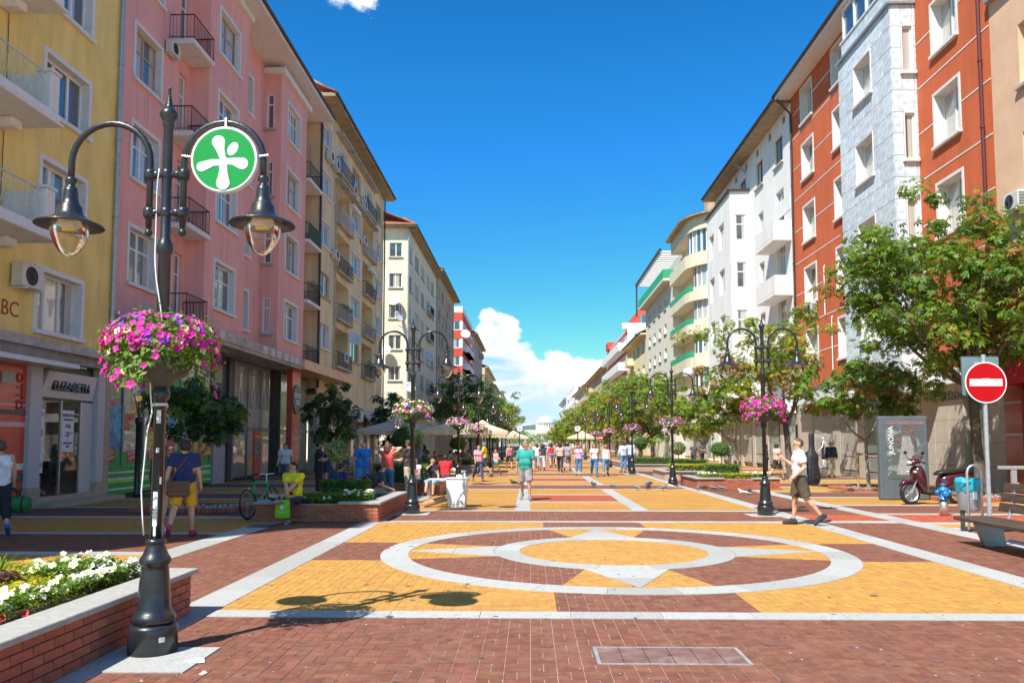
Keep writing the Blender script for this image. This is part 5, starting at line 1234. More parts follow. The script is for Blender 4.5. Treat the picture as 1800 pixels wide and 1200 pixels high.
m = MB(); pl = [(.075 + .044 * math.cos(a) + .016 * math.sin(a), .088 + .056 * math.sin(a)) for a in [k * PI / 12 for k in range(24)]]; m.add([(x, -.034, z) for x, z in pl], [tuple(range(24))]); m.build('figure_head', SW, sg)
m = MB()
for (x0, z0, x1, z1) in ((0, .28, 0, .36), (-.28, .03, -.36, .04), (.28, .03, .36, .04)):
    for k in range(5): t = k / 4; m.ball((x0 + (x1 - x0) * t, 0, z0 + (z1 - z0) * t), .011, 6, 4)
m.build('chain', ALU, sg)
# ================================================================ flowers
def flower_mesh(name, m, r=.032, throat=None):
    b = MB(); n = 20; vs = [(0, 0, -.35 * r)]
    for i in range(n):
        a = 2 * PI * i / n; rr = r * (1 - .16 * abs(math.sin(a * 2.5))); vs.append((rr * math.cos(a), rr * math.sin(a), .18 * r * math.sin(a * 5) + .1 * r))
    for i in range(10): a = 2 * PI * i / 10; vs.append((.35 * r * math.cos(a), .35 * r * math.sin(a), -.08 * r))
    fs = []; ms = []
    for i in range(10):
        j = (i + 1) % 10; fs += [(21 + i, 1 + 2 * i, 2 + 2 * i), (21 + i, 2 + 2 * i, 1 + 2 * j, 21 + j)] if True else []; ms += [0, 0]
        fs.append((0, 21 + i, 21 + j)); ms.append(1 if throat else 0)
    b.smooth = True; b.add(vs, fs); b.m = ms; return b.mesh(name, [m, throat] if throat else m)
FM = {'magenta': mat('petal_magenta', (.72, .02, .36), .6, .15, 30, objvar=.15, trans=.2), 'purple': mat('petal_purple', (.22, .03, .55), .6, .15, 30, objvar=.15, trans=.2), 'white': mat('petal_white', (.78, .78, .72), .6, .05, 30, trans=.2),
      'pink': mat('petal_pink', (.75, .28, .50), .6, .15, 30, objvar=.1, trans=.2), 'yellow': mat('petal_cream', (.74, .70, .36), .6, .1, 30, trans=.2), 'red': mat('petal_red', (.55, .02, .015), .6, .1, 30)}
THR = mat('petal_throat', (.55, .50, .10), .7); THD = mat('petal_throat_dark', (.35, .01, .20), .7)
FLM = {k: flower_mesh('blossom', v, .034, THR if k in ('white', 'yellow') else THD) for k, v in FM.items()}
FOL = mat('petunia_foliage', (.15, .26, .03), .6, .35, 8, trans=.35); FOLD = mat('foliage_dark', (.035, .085, .02), .6, .35, 6, trans=.25)
def np_mesh(name, v, f, mats, mi=None):
    me = bpy.data.meshes.new(name); v = np.asarray(v, dtype=np.float32); f = np.asarray(f, dtype=np.int32); k = f.shape[1]
    me.vertices.add(len(v)); me.vertices.foreach_set('co', v.ravel()); me.loops.add(f.size); me.loops.foreach_set('vertex_index', f.ravel())
    me.polygons.add(len(f)); me.polygons.foreach_set('loop_start', np.arange(0, f.size, k, dtype=np.int32)); me.polygons.foreach_set('loop_total', np.full(len(f), k, dtype=np.int32))
    for m in (mats if isinstance(mats, (list, tuple)) else [mats]): me.materials.append(m)
    if mi is not None: me.polygons.foreach_set('material_index', np.asarray(mi, dtype=np.int32))
    me.update(calc_edges=True); return me
RNG = np.random.default_rng(11)
def unit(n):
    d = RNG.normal(size=(n, 3)); return d / np.linalg.norm(d, axis=1)[:, None]
def leaf_quads(pos, nrm, size, asp=.5, fold=.25):
    """one kite-shaped leaf at every pos, lying across nrm, random heading"""
    n = len(pos); t = RNG.normal(size=(n, 3)); t -= (t * nrm).sum(1)[:, None] * nrm; t /= np.linalg.norm(t, axis=1)[:, None] + 1e-9
    s = np.cross(nrm, t); L = np.broadcast_to(size, (n,))[:, None]
    a = pos; b_ = pos + t * L * .5 + s * L * asp * .5 - nrm * L * fold * .2; c = pos + t * L - nrm * L * fold; d = pos + t * L * .5 - s * L * asp * .5 - nrm * L * fold * .2
    v = np.stack([a, b_, c, d], 1).reshape(-1, 3); f = np.arange(4 * n).reshape(n, 4); return v, f
def leaf_blob(name, c, rad, n, size, m, parent, squash=0, box=False, upw=.5, fuzz=.12, kind='stuff'):
    if box:
        p = RNG.uniform(-1, 1, (n, 3)); ax = RNG.integers(0, 3, n); sg_ = np.sign(RNG.uniform(-1, 1, n)); ax = np.where(RNG.random(n) < .45, 2, ax); sg_ = np.where(ax == 2, 1, sg_)
        nr = np.zeros((n, 3)); nr[np.arange(n), ax] = sg_; p[np.arange(n), ax] = sg_ * (1 - RNG.random(n) ** 2 * .35)
        p = p * rad; p += RNG.normal(size=(n, 3)) * size * .35
    else:
        nr = unit(n); p = nr * (1 - RNG.random(n)[:, None] ** 2 * .4) * rad * (1 + fuzz * RNG.normal(size=(n, 1)))
        if squash: keep = p[:, 2] > -squash * rad[2]; p, nr = p[keep], nr[keep]
    nr = nr + np.array([0, 0, upw]) + RNG.normal(size=nr.shape) * .45; nr /= np.linalg.norm(nr, axis=1)[:, None]
    v, f = leaf_quads(p + np.array(c), nr, size * RNG.uniform(.7, 1.3, len(p)))
    return ob(name, np_mesh(name, v, f, m), parent, kind=kind)
def look(nr): return Vector(nr).to_track_quat('Z', 'Y').to_euler()
def blossoms(parent, pos, nrm, cols, single, size=1.0):
    """single: every blossom is its own part; otherwise one joined part per colour"""
    if single:
        for p, n_, c in zip(pos, nrm, cols): ob('blossom', FLM[c], parent, p, look(n_), size * random.uniform(.8, 1.2))
        return
    for c in sorted(set(cols)):
        idx = [i for i, k in enumerate(cols) if k == c]; b = MB(); n = 7
        for i in idx:
            q = Vector(nrm[i]).to_track_quat('Z', 'Y'); r = .036 * size * random.uniform(.8, 1.25)
            b.add([tuple(Vector(pos[i]) + q @ Vector((0, 0, -.3 * r)))] + [tuple(Vector(pos[i]) + q @ Vector((r * math.cos(2 * PI * k / n), r * math.sin(2 * PI * k / n), .15 * r))) for k in range(n)], [(0, k + 1, (k + 1) % n + 1) for k in range(n)])
        b.build(c + '_blossoms', FM[c], parent, kind='stuff')
BOWL = mat('basket_bowl', (.055, .050, .050), .6, .2, 8, dirt=.3, dcol=(.14, .12, .10))
def basket(x, y, label, cols, n, single=False, w=.5, zc=2.52, nleaf=1500, seed=1):
    random.seed(seed); t = thing('flower_basket', label, 'flower basket', (x, y, 2.16), group='flower baskets on the lamp posts')
    m = MB(); m.smooth = True; m.lathe([(.056, .0), (.075, .02), (.11, .05), (.20, .10), (.245, .19), (.262, .26), (.27, .265), (.25, .27), (.05, .25)], 24); m.build('bowl', BOWL, t)
    zc -= 2.16; rad = np.array([w, w * .95, .25]); c = np.array([0, 0, zc])
    leaf_blob('foliage', c, rad, int(nleaf * 1.5), .045, FOL, t, fuzz=.13)
    # trailing stems round the rim
    a = RNG.uniform(0, 2 * PI, nleaf // 2); rr = w * RNG.uniform(.72, 1.06, len(a)); zz = zc - RNG.random(len(a)) ** .8 * .32 * (.7 + .5 * np.sin(a * 3 + seed))
    p = np.stack([rr * np.cos(a), rr * np.sin(a), zz], 1); nr = np.stack([np.cos(a), np.sin(a), np.full(len(a), .4)], 1); nr /= np.linalg.norm(nr, axis=1)[:, None]
    v, f = leaf_quads(p, nr, .055 * RNG.uniform(.7, 1.3, len(a))); ob('trailing_foliage', np_mesh('trailing_foliage', v, f, FOL), t, kind='stuff')
    pos, nrm, cl = [], [], []
    for i in range(n):
        if i % 3:
            d = unit(1)[0]; d[2] = abs(d[2]) * .9 - .25; d /= np.linalg.norm(d); p = c + d * rad * 1.06; nn = d + np.array([0, 0, .25])
        else:
            a = random.uniform(0, 2 * PI); rr = w * random.uniform(.95, 1.08); p = np.array([rr * math.cos(a), rr * math.sin(a), zc - random.random() * .38 * (.7 + .5 * math.sin(a * 3 + seed))]); nn = np.array([math.cos(a), math.sin(a), .3])
        hi_ = p[2] > zc + .12; k = cols(hi_); pos.append(tuple(p)); nrm.append(tuple(nn)); cl.append(k)
    blossoms(t, pos, nrm, cl, single)
    return t
basket(-3.08, 6.56, 'big magenta and purple petunia basket on the nearest lamp post', lambda h: random.choice(['purple', 'purple', 'magenta', 'pink']) if h and random.random() < .55 else random.choice(['magenta'] * 9 + ['purple', 'yellow']), 295, True, .435, 2.53, 2000)
mixw = lambda h: random.choice(['white', 'yellow', 'pink', 'purple', 'magenta', 'yellow']); mag = lambda h: random.choice(['magenta'] * 6 + ['purple', 'pink'])
basket(-2.85, 19.3, 'white pink and lilac flower basket on the second left lamp post', mixw, 170, False, .47, 2.5, 1300, 2)
basket(5.55, 19.07, 'dense magenta flower basket on the nearest right lamp post', mag, 300, False, .50, 2.56, 1300, 3)
for i, (x, y) in enumerate([(-2.85, yy) for yy in lampY_L[2:6]] + [(5.55, yy) for yy in lampY_R[1:5]]):
    basket(x, y, 'magenta and white flower basket on the %s %s lamp post' % (ordn[(i % 4) + (2 if i < 4 else 1)], 'left' if i < 4 else 'right'), (lambda h: random.choice(['magenta', 'magenta', 'pink', 'white', 'purple'])), 130, False, .48, 2.5, 700, 4 + i)
# ================================================================ brick planters
BRK = mat('planter_brick', (.40, .12, .07), .85, .15, 12, .3, 50, objvar=.14, dirt=.25, dcol=(.30, .14, .10)); MORT = mat('planter_mortar', (.42, .30, .25), .95, .15, 20)
COP = mat('coping_stone', (.37, .355, .33), .8, .10, 14, .2, 90, dirt=.3, dcol=(.40, .38, .34)); SOIL = mat('soil', (.06, .042, .03), .95, .3, 20, .5, 40)
brick_me = {}
def brick_wall(root, p0, p1, h, ox, oy, bl=.24, ch=.075, single=True):
    """running bond on the outside of a mortar core"""
    u, n, L, ang = frame_of(p0, p1); nc = round(h / ch); ch = h / nc; nb = max(1, round(L / bl)); bl = L / nb; g = .005; jm = MB()
    for c in range(nc):
        cuts = [0.0] + [bl * (i + (.5 if c % 2 else 0)) for i in range(nb + 1)] + [L]; cuts = sorted({round(min(max(q, 0), L), 4) for q in cuts})
        for a, d in zip(cuts, cuts[1:]):
            if d - a < .02: continue
            k = (round(d - a, 3), round(ch, 3))
            if k not in brick_me: m = MB(); w = k[0] / 2 - g; m.bbox(-w, w, -.012, .03, g, ch - g, .003); brick_me[k] = m.mesh('brick', BRK)
            cu = (a + d) / 2; ob('brick', brick_me[k], root, (p0[0] + u.x * cu - ox, p0[1] + u.y * cu - oy, c * ch + random.uniform(-.001, .001)), (0, 0, ang))
def planter(x0, x1, y0, y1, label, h=.375, sides='fr', bricks=True, cop=None, cx=None):
    """sides with single bricks: f front (towards camera), r right, l left, b back"""
    t = thing('brick_planter', label, 'planter', ((x0 + x1) / 2, y0, 0), group='low brick planters'); ox, oy = (x0 + x1) / 2, y0; w = .22
    m = MB()
    for a in ((x0 + .012, x1 - .012, y0 + .012, y0 + w), (x0 + .012, x1 - .012, y1 - w, y1 - .012), (x0 + .012, x0 + w, y0 + w, y1 - w), (x1 - w, x1 - .012, y0 + w, y1 - w)): m.box(a[0] - ox, a[1] - ox, a[2] - oy, a[3] - oy, 0, h - .002)
    m.build('wall_core', MORT, t)
    if bricks:
        if 'f' in sides: brick_wall(t, (x0, y0), (x1, y0), h, ox, oy)
        if 'r' in sides: brick_wall(t, (x1, y0), (x1, y1), h, ox, oy)
        if 'l' in sides: brick_wall(t, (x0, y1), (x0, y0), h, ox, oy)
        if 'b' in sides: brick_wall(t, (x1, y1), (x0, y1), h, ox, oy)
    cw, e = .33, .06
    def slab(a0, a1, c0, c1):
        m = MB(); m.bbox(a0 - ox, a1 - ox, c0 - oy, c1 - oy, h, h + .05, .006); m.build('coping_slab', COP, t)
    segs = []
    for sd in 'fblr':
        if sd in 'fb':
            yy = (y0 - e, y0 + cw - e) if sd == 'f' else (y1 - cw + e, y1 + e); L = x1 - x0 + 2 * e; n = max(1, round(L / 1.0))
            for i in range(n):
                if cop and sd == 'f' and not cop(i, n): continue
                slab(x0 - e + L * i / n + .002, x0 - e + L * (i + 1) / n - .002, *yy)
        else:
            xx = (x0 - e, x0 + cw - e) if sd == 'l' else (x1 - cw + e, x1 + e); c0, c1 = y0 + cw - e + .002, y1 - cw + e - .002; n = max(1, round((c1 - c0) / 1.0))
            for i in range(n): slab(*xx, c0 + (c1 - c0) * i / n + .002, c0 + (c1 - c0) * (i + 1) / n - .002)
    MB().box(x0 + .2 - ox, x1 - .2 - ox, y0 + .2 - oy, y1 - .2 - oy, .1, h - .03).build('soil', SOIL, t)
    return t
HEDG = mat('boxwood_leaf', (.10, .21, .02), .55, .4, 6, trans=.3); COVR = mat('golden_groundcover', (.42, .40, .02), .6, .35, 8, trans=.3); PURP = mat('bronze_groundcover', (.15, .06, .06), .6, .4, 8, trans=.2); VARI = mat('variegated_leaf', (.33, .36, .14), .6, .5, 25, trans=.25)
STEM = mat('bark_brown', (.14, .10, .07), .9, .25, 15, .4, 40)
def hedge(x0, x1, y0, y1, z0, z1, label, m=HEDG, n=2500, size=.05, name='boxwood_hedge', cat='hedge'):
    n = int(n * 1.5)
    t = thing(name, label, cat, ((x0 + x1) / 2, (y0 + y1) / 2, z0)); r = np.array([(x1 - x0) / 2, (y1 - y0) / 2, (z1 - z0) / 2])
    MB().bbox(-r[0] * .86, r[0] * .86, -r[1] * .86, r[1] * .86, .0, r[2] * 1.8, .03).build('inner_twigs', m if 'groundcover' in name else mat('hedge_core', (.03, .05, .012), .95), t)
    leaf_blob('leaves', (0, 0, r[2]), r, n, size, m, t, box=True); return t
def topiary(x, y, z0, zs, r, label, m=HEDG, n=2600, size=.045, sq=.85, name='topiary_bush'):
    t = thing(name, label, 'bush', (x, y, z0)); MB().tube([(0, 0, 0), (.01, 0, zs * .5), (0, 0, zs + r * .3)], [.022, .018, .02], 7).build('stem', STEM, t)
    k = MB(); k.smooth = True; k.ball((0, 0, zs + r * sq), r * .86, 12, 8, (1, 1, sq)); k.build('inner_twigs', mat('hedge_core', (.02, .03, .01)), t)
    leaf_blob('leaves', (0, 0, zs + r * sq), np.array([r, r, r * sq]), n, size, m, t, fuzz=.03); return t
def petunias(x0, x1, y0, y1, z, label, n, single=False, fol=900, cols=('white',) * 8 + ('yellow',), size=1.0, name='petunia_bed', h=.17):
    t = thing(name, label, 'flowers', ((x0 + x1) / 2, (y0 + y1) / 2, z)); hx, hy = (x1 - x0) / 2, (y1 - y0) / 2
    leaf_blob('foliage', (0, 0, h * .45), np.array([hx, hy, h * .55]), int(fol * 1.6), .042, FOL, t, box=True)
    pos = [(random.uniform(-hx, hx), random.uniform(-hy, hy), h * random.uniform(.75, 1.25)) for _ in range(n)]
    nrm = [(random.uniform(-.5, .5), random.uniform(-1.1, .1), .8) for _ in range(n)]
    blossoms(t, pos, nrm, [random.choice(cols) for _ in range(n)], single, size); return t
random.seed(21)
p1 = planter(-6.6, -3.42, 1.5, 8.05, 'long brick planter with pale stone coping at the lower left', sides='rb', h=.385)
hedge(-6.3, -4.02, 4.6, 7.75, .36, .535, 'golden green groundcover mat filling the lower left planter', COVR, 9000, .045, 'groundcover', 'ground cover')
hedge(-5.6, -4.4, 6.2, 6.9, .50, .59, 'bronze purple foliage strip in the middle of the groundcover', PURP, 2200, .045, 'bronze_groundcover', 'ground cover')
petunias(-4.02, -3.78, 5.3, 7.75, .36, 'white petunias along the stone coping of the lower left planter', 62, True, 2000, size=1.2, h=.18)
petunias(-4.5, -4.02, 7.0, 7.75, .40, 'white petunias massed at the far corner of the lower left planter', 38, True, 1400, size=1.15, h=.2)
m = thing('red_petunia', 'small red petunia on the stone coping edge of the lower left planter', 'flower', (-3.76, 5.68, .42)); ob('blossom', FLM['red'], m, (0, 0, .03), (R(40), 0, 0), 1.0); ob('blossom', FLM['red'], m, (.04, .2, .03), (R(40), .5, 0), .9); MB().tube([(0, .05, -.02), (0, .0, .03)], .004, 5).build('stem', FOL, m)
t = thing('spiky_plant', 'spiky long-leaved plant at the left edge of the near planter', 'plant', (-4.98, 7.45, .42)); b_ = MB()
for i in range(46):
    a = random.uniform(0, 6.28); L = random.uniform(.3, .6); e = random.uniform(.4, 1.2); w = .014; dx, dy = math.cos(a), math.sin(a)
    pts = [(dx * L * k / 4 * math.cos(e), dy * L * k / 4 * math.cos(e), L * math.sin(e) * (k / 4) - .35 * L * (k / 4) ** 2.5) for k in range(5)]
    for k in range(4):
        (xa, ya, za), (xc, yc, zc) = pts[k], pts[k + 1]; w0, w1 = w * (1 - k / 4.2), w * (1 - (k + 1) / 4.2); b_.add([(xa - dy * w0, ya + dx * w0, za), (xa + dy * w0, ya - dx * w0, za), (xc + dy * w1, yc - dx * w1, zc), (xc - dy * w1, yc + dx * w1, zc)], [(0, 1, 2, 3)])
b_.build('leaves', mat('spiky_leaf', (.16, .30, .03), .5, .3, 4, trans=.3), t, kind='stuff')
# second planter where the man sits
planter(-5.95, -3.28, 17.25, 21.0, 'brick planter with partly missing coping where the man in yellow sits', sides='fr', cop=lambda i, n: i != 1)
hedge(-4.95, -3.85, 18.7, 19.3, .36, .80, 'clipped boxwood block in the planter behind the seated man', n=3200)
hedge(-5.6, -3.8, 17.75, 18.3, .36, .56, 'low golden green hedge along the front of the second planter', mat('low_hedge_leaf', (.19, .26, .02), .55, .35, 8, trans=.3), 3200, .045, 'low_hedge')
petunias(-4.2, -3.5, 17.6, 18.1, .38, 'white petunias in the front right corner of the second planter', 40, False, 700, h=.22)
petunias(-5.3, -4.4, 17.5, 17.75, .36, 'few white petunias along the bare front edge of the second planter', 10, False, 300, h=.14)
topiary(-4.75, 19.6, .4, .85, .30, 'variegated ball topiary on a thin stem behind the seated man', VARI, 2400, .06, .85, 'variegated_topiary')
# right planters
planter(6.1, 9.1, 29.4, 32.6, 'long brick planter with round topiary behind the nearest right lamp', sides='fl', cop=lambda i, n: i in (0, n - 1))
hedge(6.75, 8.05, 30.6, 31.4, .36, .86, 'clipped boxwood block under the round topiary on the right'); topiary(7.35, 31.0, .8, .35, .42, 'bright green round topiary on a short stem in the right planter', sq=.72)
hedge(6.4, 8.8, 29.75, 30.35, .36, .55, 'golden green hedge along the front of the right planter', COVR, 3200, .05, 'low_hedge')
petunias(6.3, 6.9, 29.7, 30.4, .4, 'white petunias at the left corner of the right planter', 40, False, 500); petunias(8.1, 8.9, 29.7, 30.4, .4, 'white petunias at the right corner of the right planter', 40, False, 500)
planter(6.1, 9.1, 36.5, 40.0, 'second brick planter from the camera on the right, with golden hedge', sides='', bricks=False); hedge(6.5, 8.8, 37, 38.2, .36, .7, 'golden green hedge in the second right planter', COVR, 2500, .06, 'low_hedge'); topiary(7.2, 39, .4, .7, .4, 'pale round bush in the second right planter', VARI, 1500, .06); hedge(6.8, 8.6, 38.6, 39.4, .36, .9, 'darker boxwood block in the second right planter', n=1800, size=.06)
planter(5.9, 9.0, 48, 52, 'third brick planter from the camera on the right under the trees', sides='', bricks=False); hedge(6.2, 8.7, 48.4, 49.4, .36, .8, 'green hedge in the third right planter', n=1800, size=.07); topiary(6.9, 50, .5, .75, .5, 'round green bush in the third right planter', n=1600, size=.06)
# left planters farther back with people on the edge
planter(-5.9, -2.95, 26.2, 29.5, 'brick planter where two women sit in the left middle distance', sides='f', cop=lambda i, n: False)
hedge(-5.4, -3.6, 27.2, 28.2, .36, .95, 'dark green hedge behind the two seated women', n=3000, size=.055); topiary(-4.4, 28.4, .7, .6, .62, 'dark round topiary behind the two seated women', mat('yew_leaf', (.05, .12, .03), .55, .35, 6, trans=.25), 3200, .05)
planter(-5.4, -3.0, 33.5, 37, 'brick planter with yellow edging hedge beside the third left lamp', sides='f'); hedge(-5.1, -3.9, 34.6, 35.4, .36, .85, 'boxwood block in the planter beside the third left lamp', n=2000, size=.055); hedge(-5.1, -3.3, 33.8, 34.3, .36, .58, 'yellow green edging in the planter beside the third left lamp', COVR, 1800, .05, 'low_hedge'); petunias(-3.9, -3.2, 33.7, 34.2, .4, 'cream petunias in the planter beside the third left lamp', 40, False, 300)
planter(-5.4, -3.0, 45.5, 49, 'far brick planter at the fourth left lamp', sides='', bricks=False); hedge(-5.1, -3.3, 46, 47, .36, .75, 'green hedge in the far left planter', n=1500, size=.07); topiary(-4.3, 47.5, .5, .7, .55, 'round dark bush in the far left planter', n=1300, size=.07)
# ================================================================ trees
def limb_path(p0, p1, sag, n=5):
    return [tuple(Vector(p0).lerp(Vector(p1), k / n) + Vector((sag[0], sag[1], sag[2])) * math.sin(PI * k / n)) for k in range(n + 1)]
BARK = mat('tree_bark', (.13, .10, .075), .95, .3, 9, .8, 25); BARKP = mat('pale_bark', (.40, .33, .26), .9, .25, 12, .4, 30)
LV = {'g': [mat('leaf_mid', (.16, .265, .03), .5, .4, 1.4, trans=.45), mat('leaf_deep', (.11, .20, .028), .5, .35, 1.4, trans=.4), mat('leaf_scorched', (.32, .20, .05), .7, .4, 1.4, trans=.4)],
      'y': [mat('leaf_yellowgreen', (.29, .34, .03), .5, .4, 1.2, trans=.45), mat('leaf_mid', (.075, .16, .025)), mat('leaf_scorched', (.22, .13, .035))],
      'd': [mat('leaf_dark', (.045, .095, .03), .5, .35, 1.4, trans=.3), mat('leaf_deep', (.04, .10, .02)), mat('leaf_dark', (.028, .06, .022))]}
def crown_mesh(rad, nclump, per, size, mats, seed, palm=True, scorch=.12, hollow=.35, drop=.3):
    g = np.random.default_rng(seed); global RNG; RNG = g
    d = unit(nclump); rr = (hollow + (1 - hollow) * g.random(nclump) ** .45) * (1 + .16 * g.normal(size=nclump)); cc = d * rr[:, None] * rad
    cs = g.uniform(.6, 1.35, nclump) * .30 * rad.mean() * (26 / max(26, nclump)) ** .33
    m_of = np.where(g.random(nclump) < scorch, 2, np.where(g.random(nclump) < .45, 1, 0))
    ci = np.repeat(np.arange(nclump), per); n = len(ci)
    off = unit(n) * (g.random(n) ** .4)[:, None] * cs[ci][:, None] * np.array([1.15, 1.15, .75]); pos = cc[ci] + off
    nr = off / (np.linalg.norm(off, axis=1)[:, None] + 1e-6) + np.array([0, 0, .75]) + g.normal(size=(n, 3)) * .35; nr /= np.linalg.norm(nr, axis=1)[:, None]
    mi = np.where(g.random(n) < .15, g.integers(0, 3, n), m_of[ci])
    if not palm:
        v, f = leaf_quads(pos, nr, size * g.uniform(.7, 1.3, n), .6); return np_mesh('crown', v, f, mats, mi), pos, nr, mi
    t = g.normal(size=(n, 3)); t -= (t * nr).sum(1)[:, None] * nr; t /= np.linalg.norm(t, axis=1)[:, None]; s = np.cross(nr, t)
    L = size * g.uniform(.7, 1.3, n); vs = []
    for k, a in enumerate((-1.35, -.68, 0, .68, 1.35)):
        Lk = (L * (.72, .92, 1, .92, .72)[k])[:, None]; dr = t * math.cos(a) + s * math.sin(a); sd = np.cross(nr, dr)
        vs += [pos, pos + dr * Lk * .62 + sd * Lk * .17 - nr * Lk * .08, pos + dr * Lk - nr * Lk * drop, pos + dr * Lk * .62 - sd * Lk * .17 - nr * Lk * .08]
    v = np.stack(vs, 1).reshape(-1, 3); f = np.arange(len(v)).reshape(-1, 4); return np_mesh('crown', v, f, mats, np.repeat(mi, 5)), pos, nr, mi
def tree(label, x, y, crown_c, rad, trunk_r, seed, nclump=70, per=30, size=.2, kind='g', fork=1.8, bark=None, nl=7, cat='tree', scorch=.12, name='chestnut_tree', palm=True):
    """crown_c: crown centre relative to the foot; fork: height where the limbs part"""
    random.seed(seed); t = thing(name, label, cat, (x, y, 0)); c = Vector(crown_c); rad = np.array(rad, dtype=float); bk = bark or BARK
    fk = Vector((c.x * .12 + random.uniform(-.05, .05), c.y * .12, fork)); m = MB(); m.smooth = True
    m.tube([(0, 0, -.05), (.01, 0, .12), (fk.x * .4 + random.uniform(-.04, .04), fk.y * .4, fork * .5), tuple(fk)], [trunk_r * 1.35, trunk_r, trunk_r * .86, trunk_r * .8], 10); tk = m.build('trunk', bk, t)
    for k in range(nl):
        a = 2 * PI * k / nl + random.uniform(-.3, .3); q = c + Vector((rad[0] * .72 * math.cos(a), rad[1] * .72 * math.sin(a), rad[2] * random.uniform(-.3, .6))); m = MB(); m.smooth = True
        pth = limb_path(fk, q, (0, 0, -.12 * (q - fk).length), 5); m.tube(pth, [trunk_r * .55 * (1 - .85 * i / 5) for i in range(6)], 7)
        for j in (2, 3, 4):
            e = Vector(pth[j]) + Vector((random.uniform(-1, 1) * rad[0], random.uniform(-1, 1) * rad[1], random.uniform(.1, .8) * rad[2])) * .4; m.tube(limb_path(pth[j], e, (0, 0, .05), 3), [trunk_r * .2, trunk_r * .14, trunk_r * .1, trunk_r * .04], 5)
        m.build('limb', bk, t)
    me, pos, nr, mi = crown_mesh(rad, nclump, per, size, LV[kind], seed, palm, scorch); ob('crown', me, t, tuple(c), kind='stuff'); return t, me
NT, nme = tree('big chestnut tree overhanging the no-entry sign', 14.0, 25.2, (-.95, -.2, 6.5), (3.35, 2.8, 2.65), .17, 31, 200, 50, .17, 'g', 3.4, nl=9, scorch=.10)
# its nearest hand-shaped leaves, one by one
lf = MB()
for k, a in enumerate((-1.35, -.68, 0, .68, 1.35)):
    L = .20 * (.72, .92, 1, .92, .72)[k]; ca, sa = math.cos(a), math.sin(a); lf.add([(0, 0, 0), (ca * L * .62 - sa * L * .17, sa * L * .62 + ca * L * .17, -.02), (ca * L, sa * L, -.3 * L), (ca * L * .62 + sa * L * .17, sa * L * .62 - ca * L * .17, -.02)], [(0, 1, 2, 3)])
lme = [lf.mesh('leaf', LV['g'][k]) for k in (0, 1)]
for i in range(220):
    a = random.uniform(PI * .85, PI * 1.85); e = random.uniform(-.7, .9); d = Vector((math.cos(a) * math.cos(e) * 3.35, math.sin(a) * math.cos(e) * 2.85, math.sin(e) * 2.6)) * random.uniform(.82, 1.04)
    ob('leaf', lme[i % 2], NT, Vector((-.95, -.2, 6.5)) + d, (random.uniform(-.9, .3), random.uniform(-.6, .6), random.uniform(0, 6.3)), random.uniform(.8, 1.3))
def stakes(x, y, label, h=1.35, w=.42):
    t = thing('tree_stakes', label, 'tree stakes', (x, y, 0)); wd = mat('stake_wood', (.42, .28, .13), .85, .2, 10)
    for sx in (-1, 1): m = MB(); m.tube([(sx * w, -.1, 0), (sx * w * .95, -.1, h)], .045, 8); m.build('stake', wd, t)
    MB().box(-w, w, -.16, -.11, h - .1, h - .02).build('crossbar', wd, t)
tree('staked young chestnut between the lamp and the poster case', 12.3, 29.4, (-.15, 0, 3.55), (2.05, 1.6, 1.05), .07, 32, 90, 30, .165, 'g', 1.75, BARKP, 7); stakes(12.3, 29.4, 'wooden stakes holding the young chestnut near the poster case')
tree('browning chestnut with a slanting trunk behind the nearest right lamp', 12.4, 38.5, (-1.3, 0, 5.6), (3.1, 2.7, 2.3), .16, 33, 120, 34, .17, 'y', 2.6, scorch=.16)
tree('small round chestnut left of the musician lamp', 10.6, 41, (-1.0, 0, 3.4), (1.6, 1.5, 1.25), .08, 34, 50, 22, .2, 'g', 1.7, BARKP); tree('slim staked chestnut in front of the curved house', 10.2, 46.5, (-.6, 0, 3.2), (1.5, 1.4, 1.2), .06, 35, 40, 22, .2, 'y', 1.6, BARKP, scorch=.12); stakes(10.2, 46.5, 'pale stakes at the slim chestnut on the right')
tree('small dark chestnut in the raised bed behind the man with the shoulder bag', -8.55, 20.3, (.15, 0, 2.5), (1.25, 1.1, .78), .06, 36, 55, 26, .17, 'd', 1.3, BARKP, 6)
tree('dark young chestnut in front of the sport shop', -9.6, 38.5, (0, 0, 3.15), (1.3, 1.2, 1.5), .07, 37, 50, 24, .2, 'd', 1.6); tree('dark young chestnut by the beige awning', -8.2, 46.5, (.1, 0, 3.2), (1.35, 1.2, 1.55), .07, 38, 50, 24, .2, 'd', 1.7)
seedt = 50
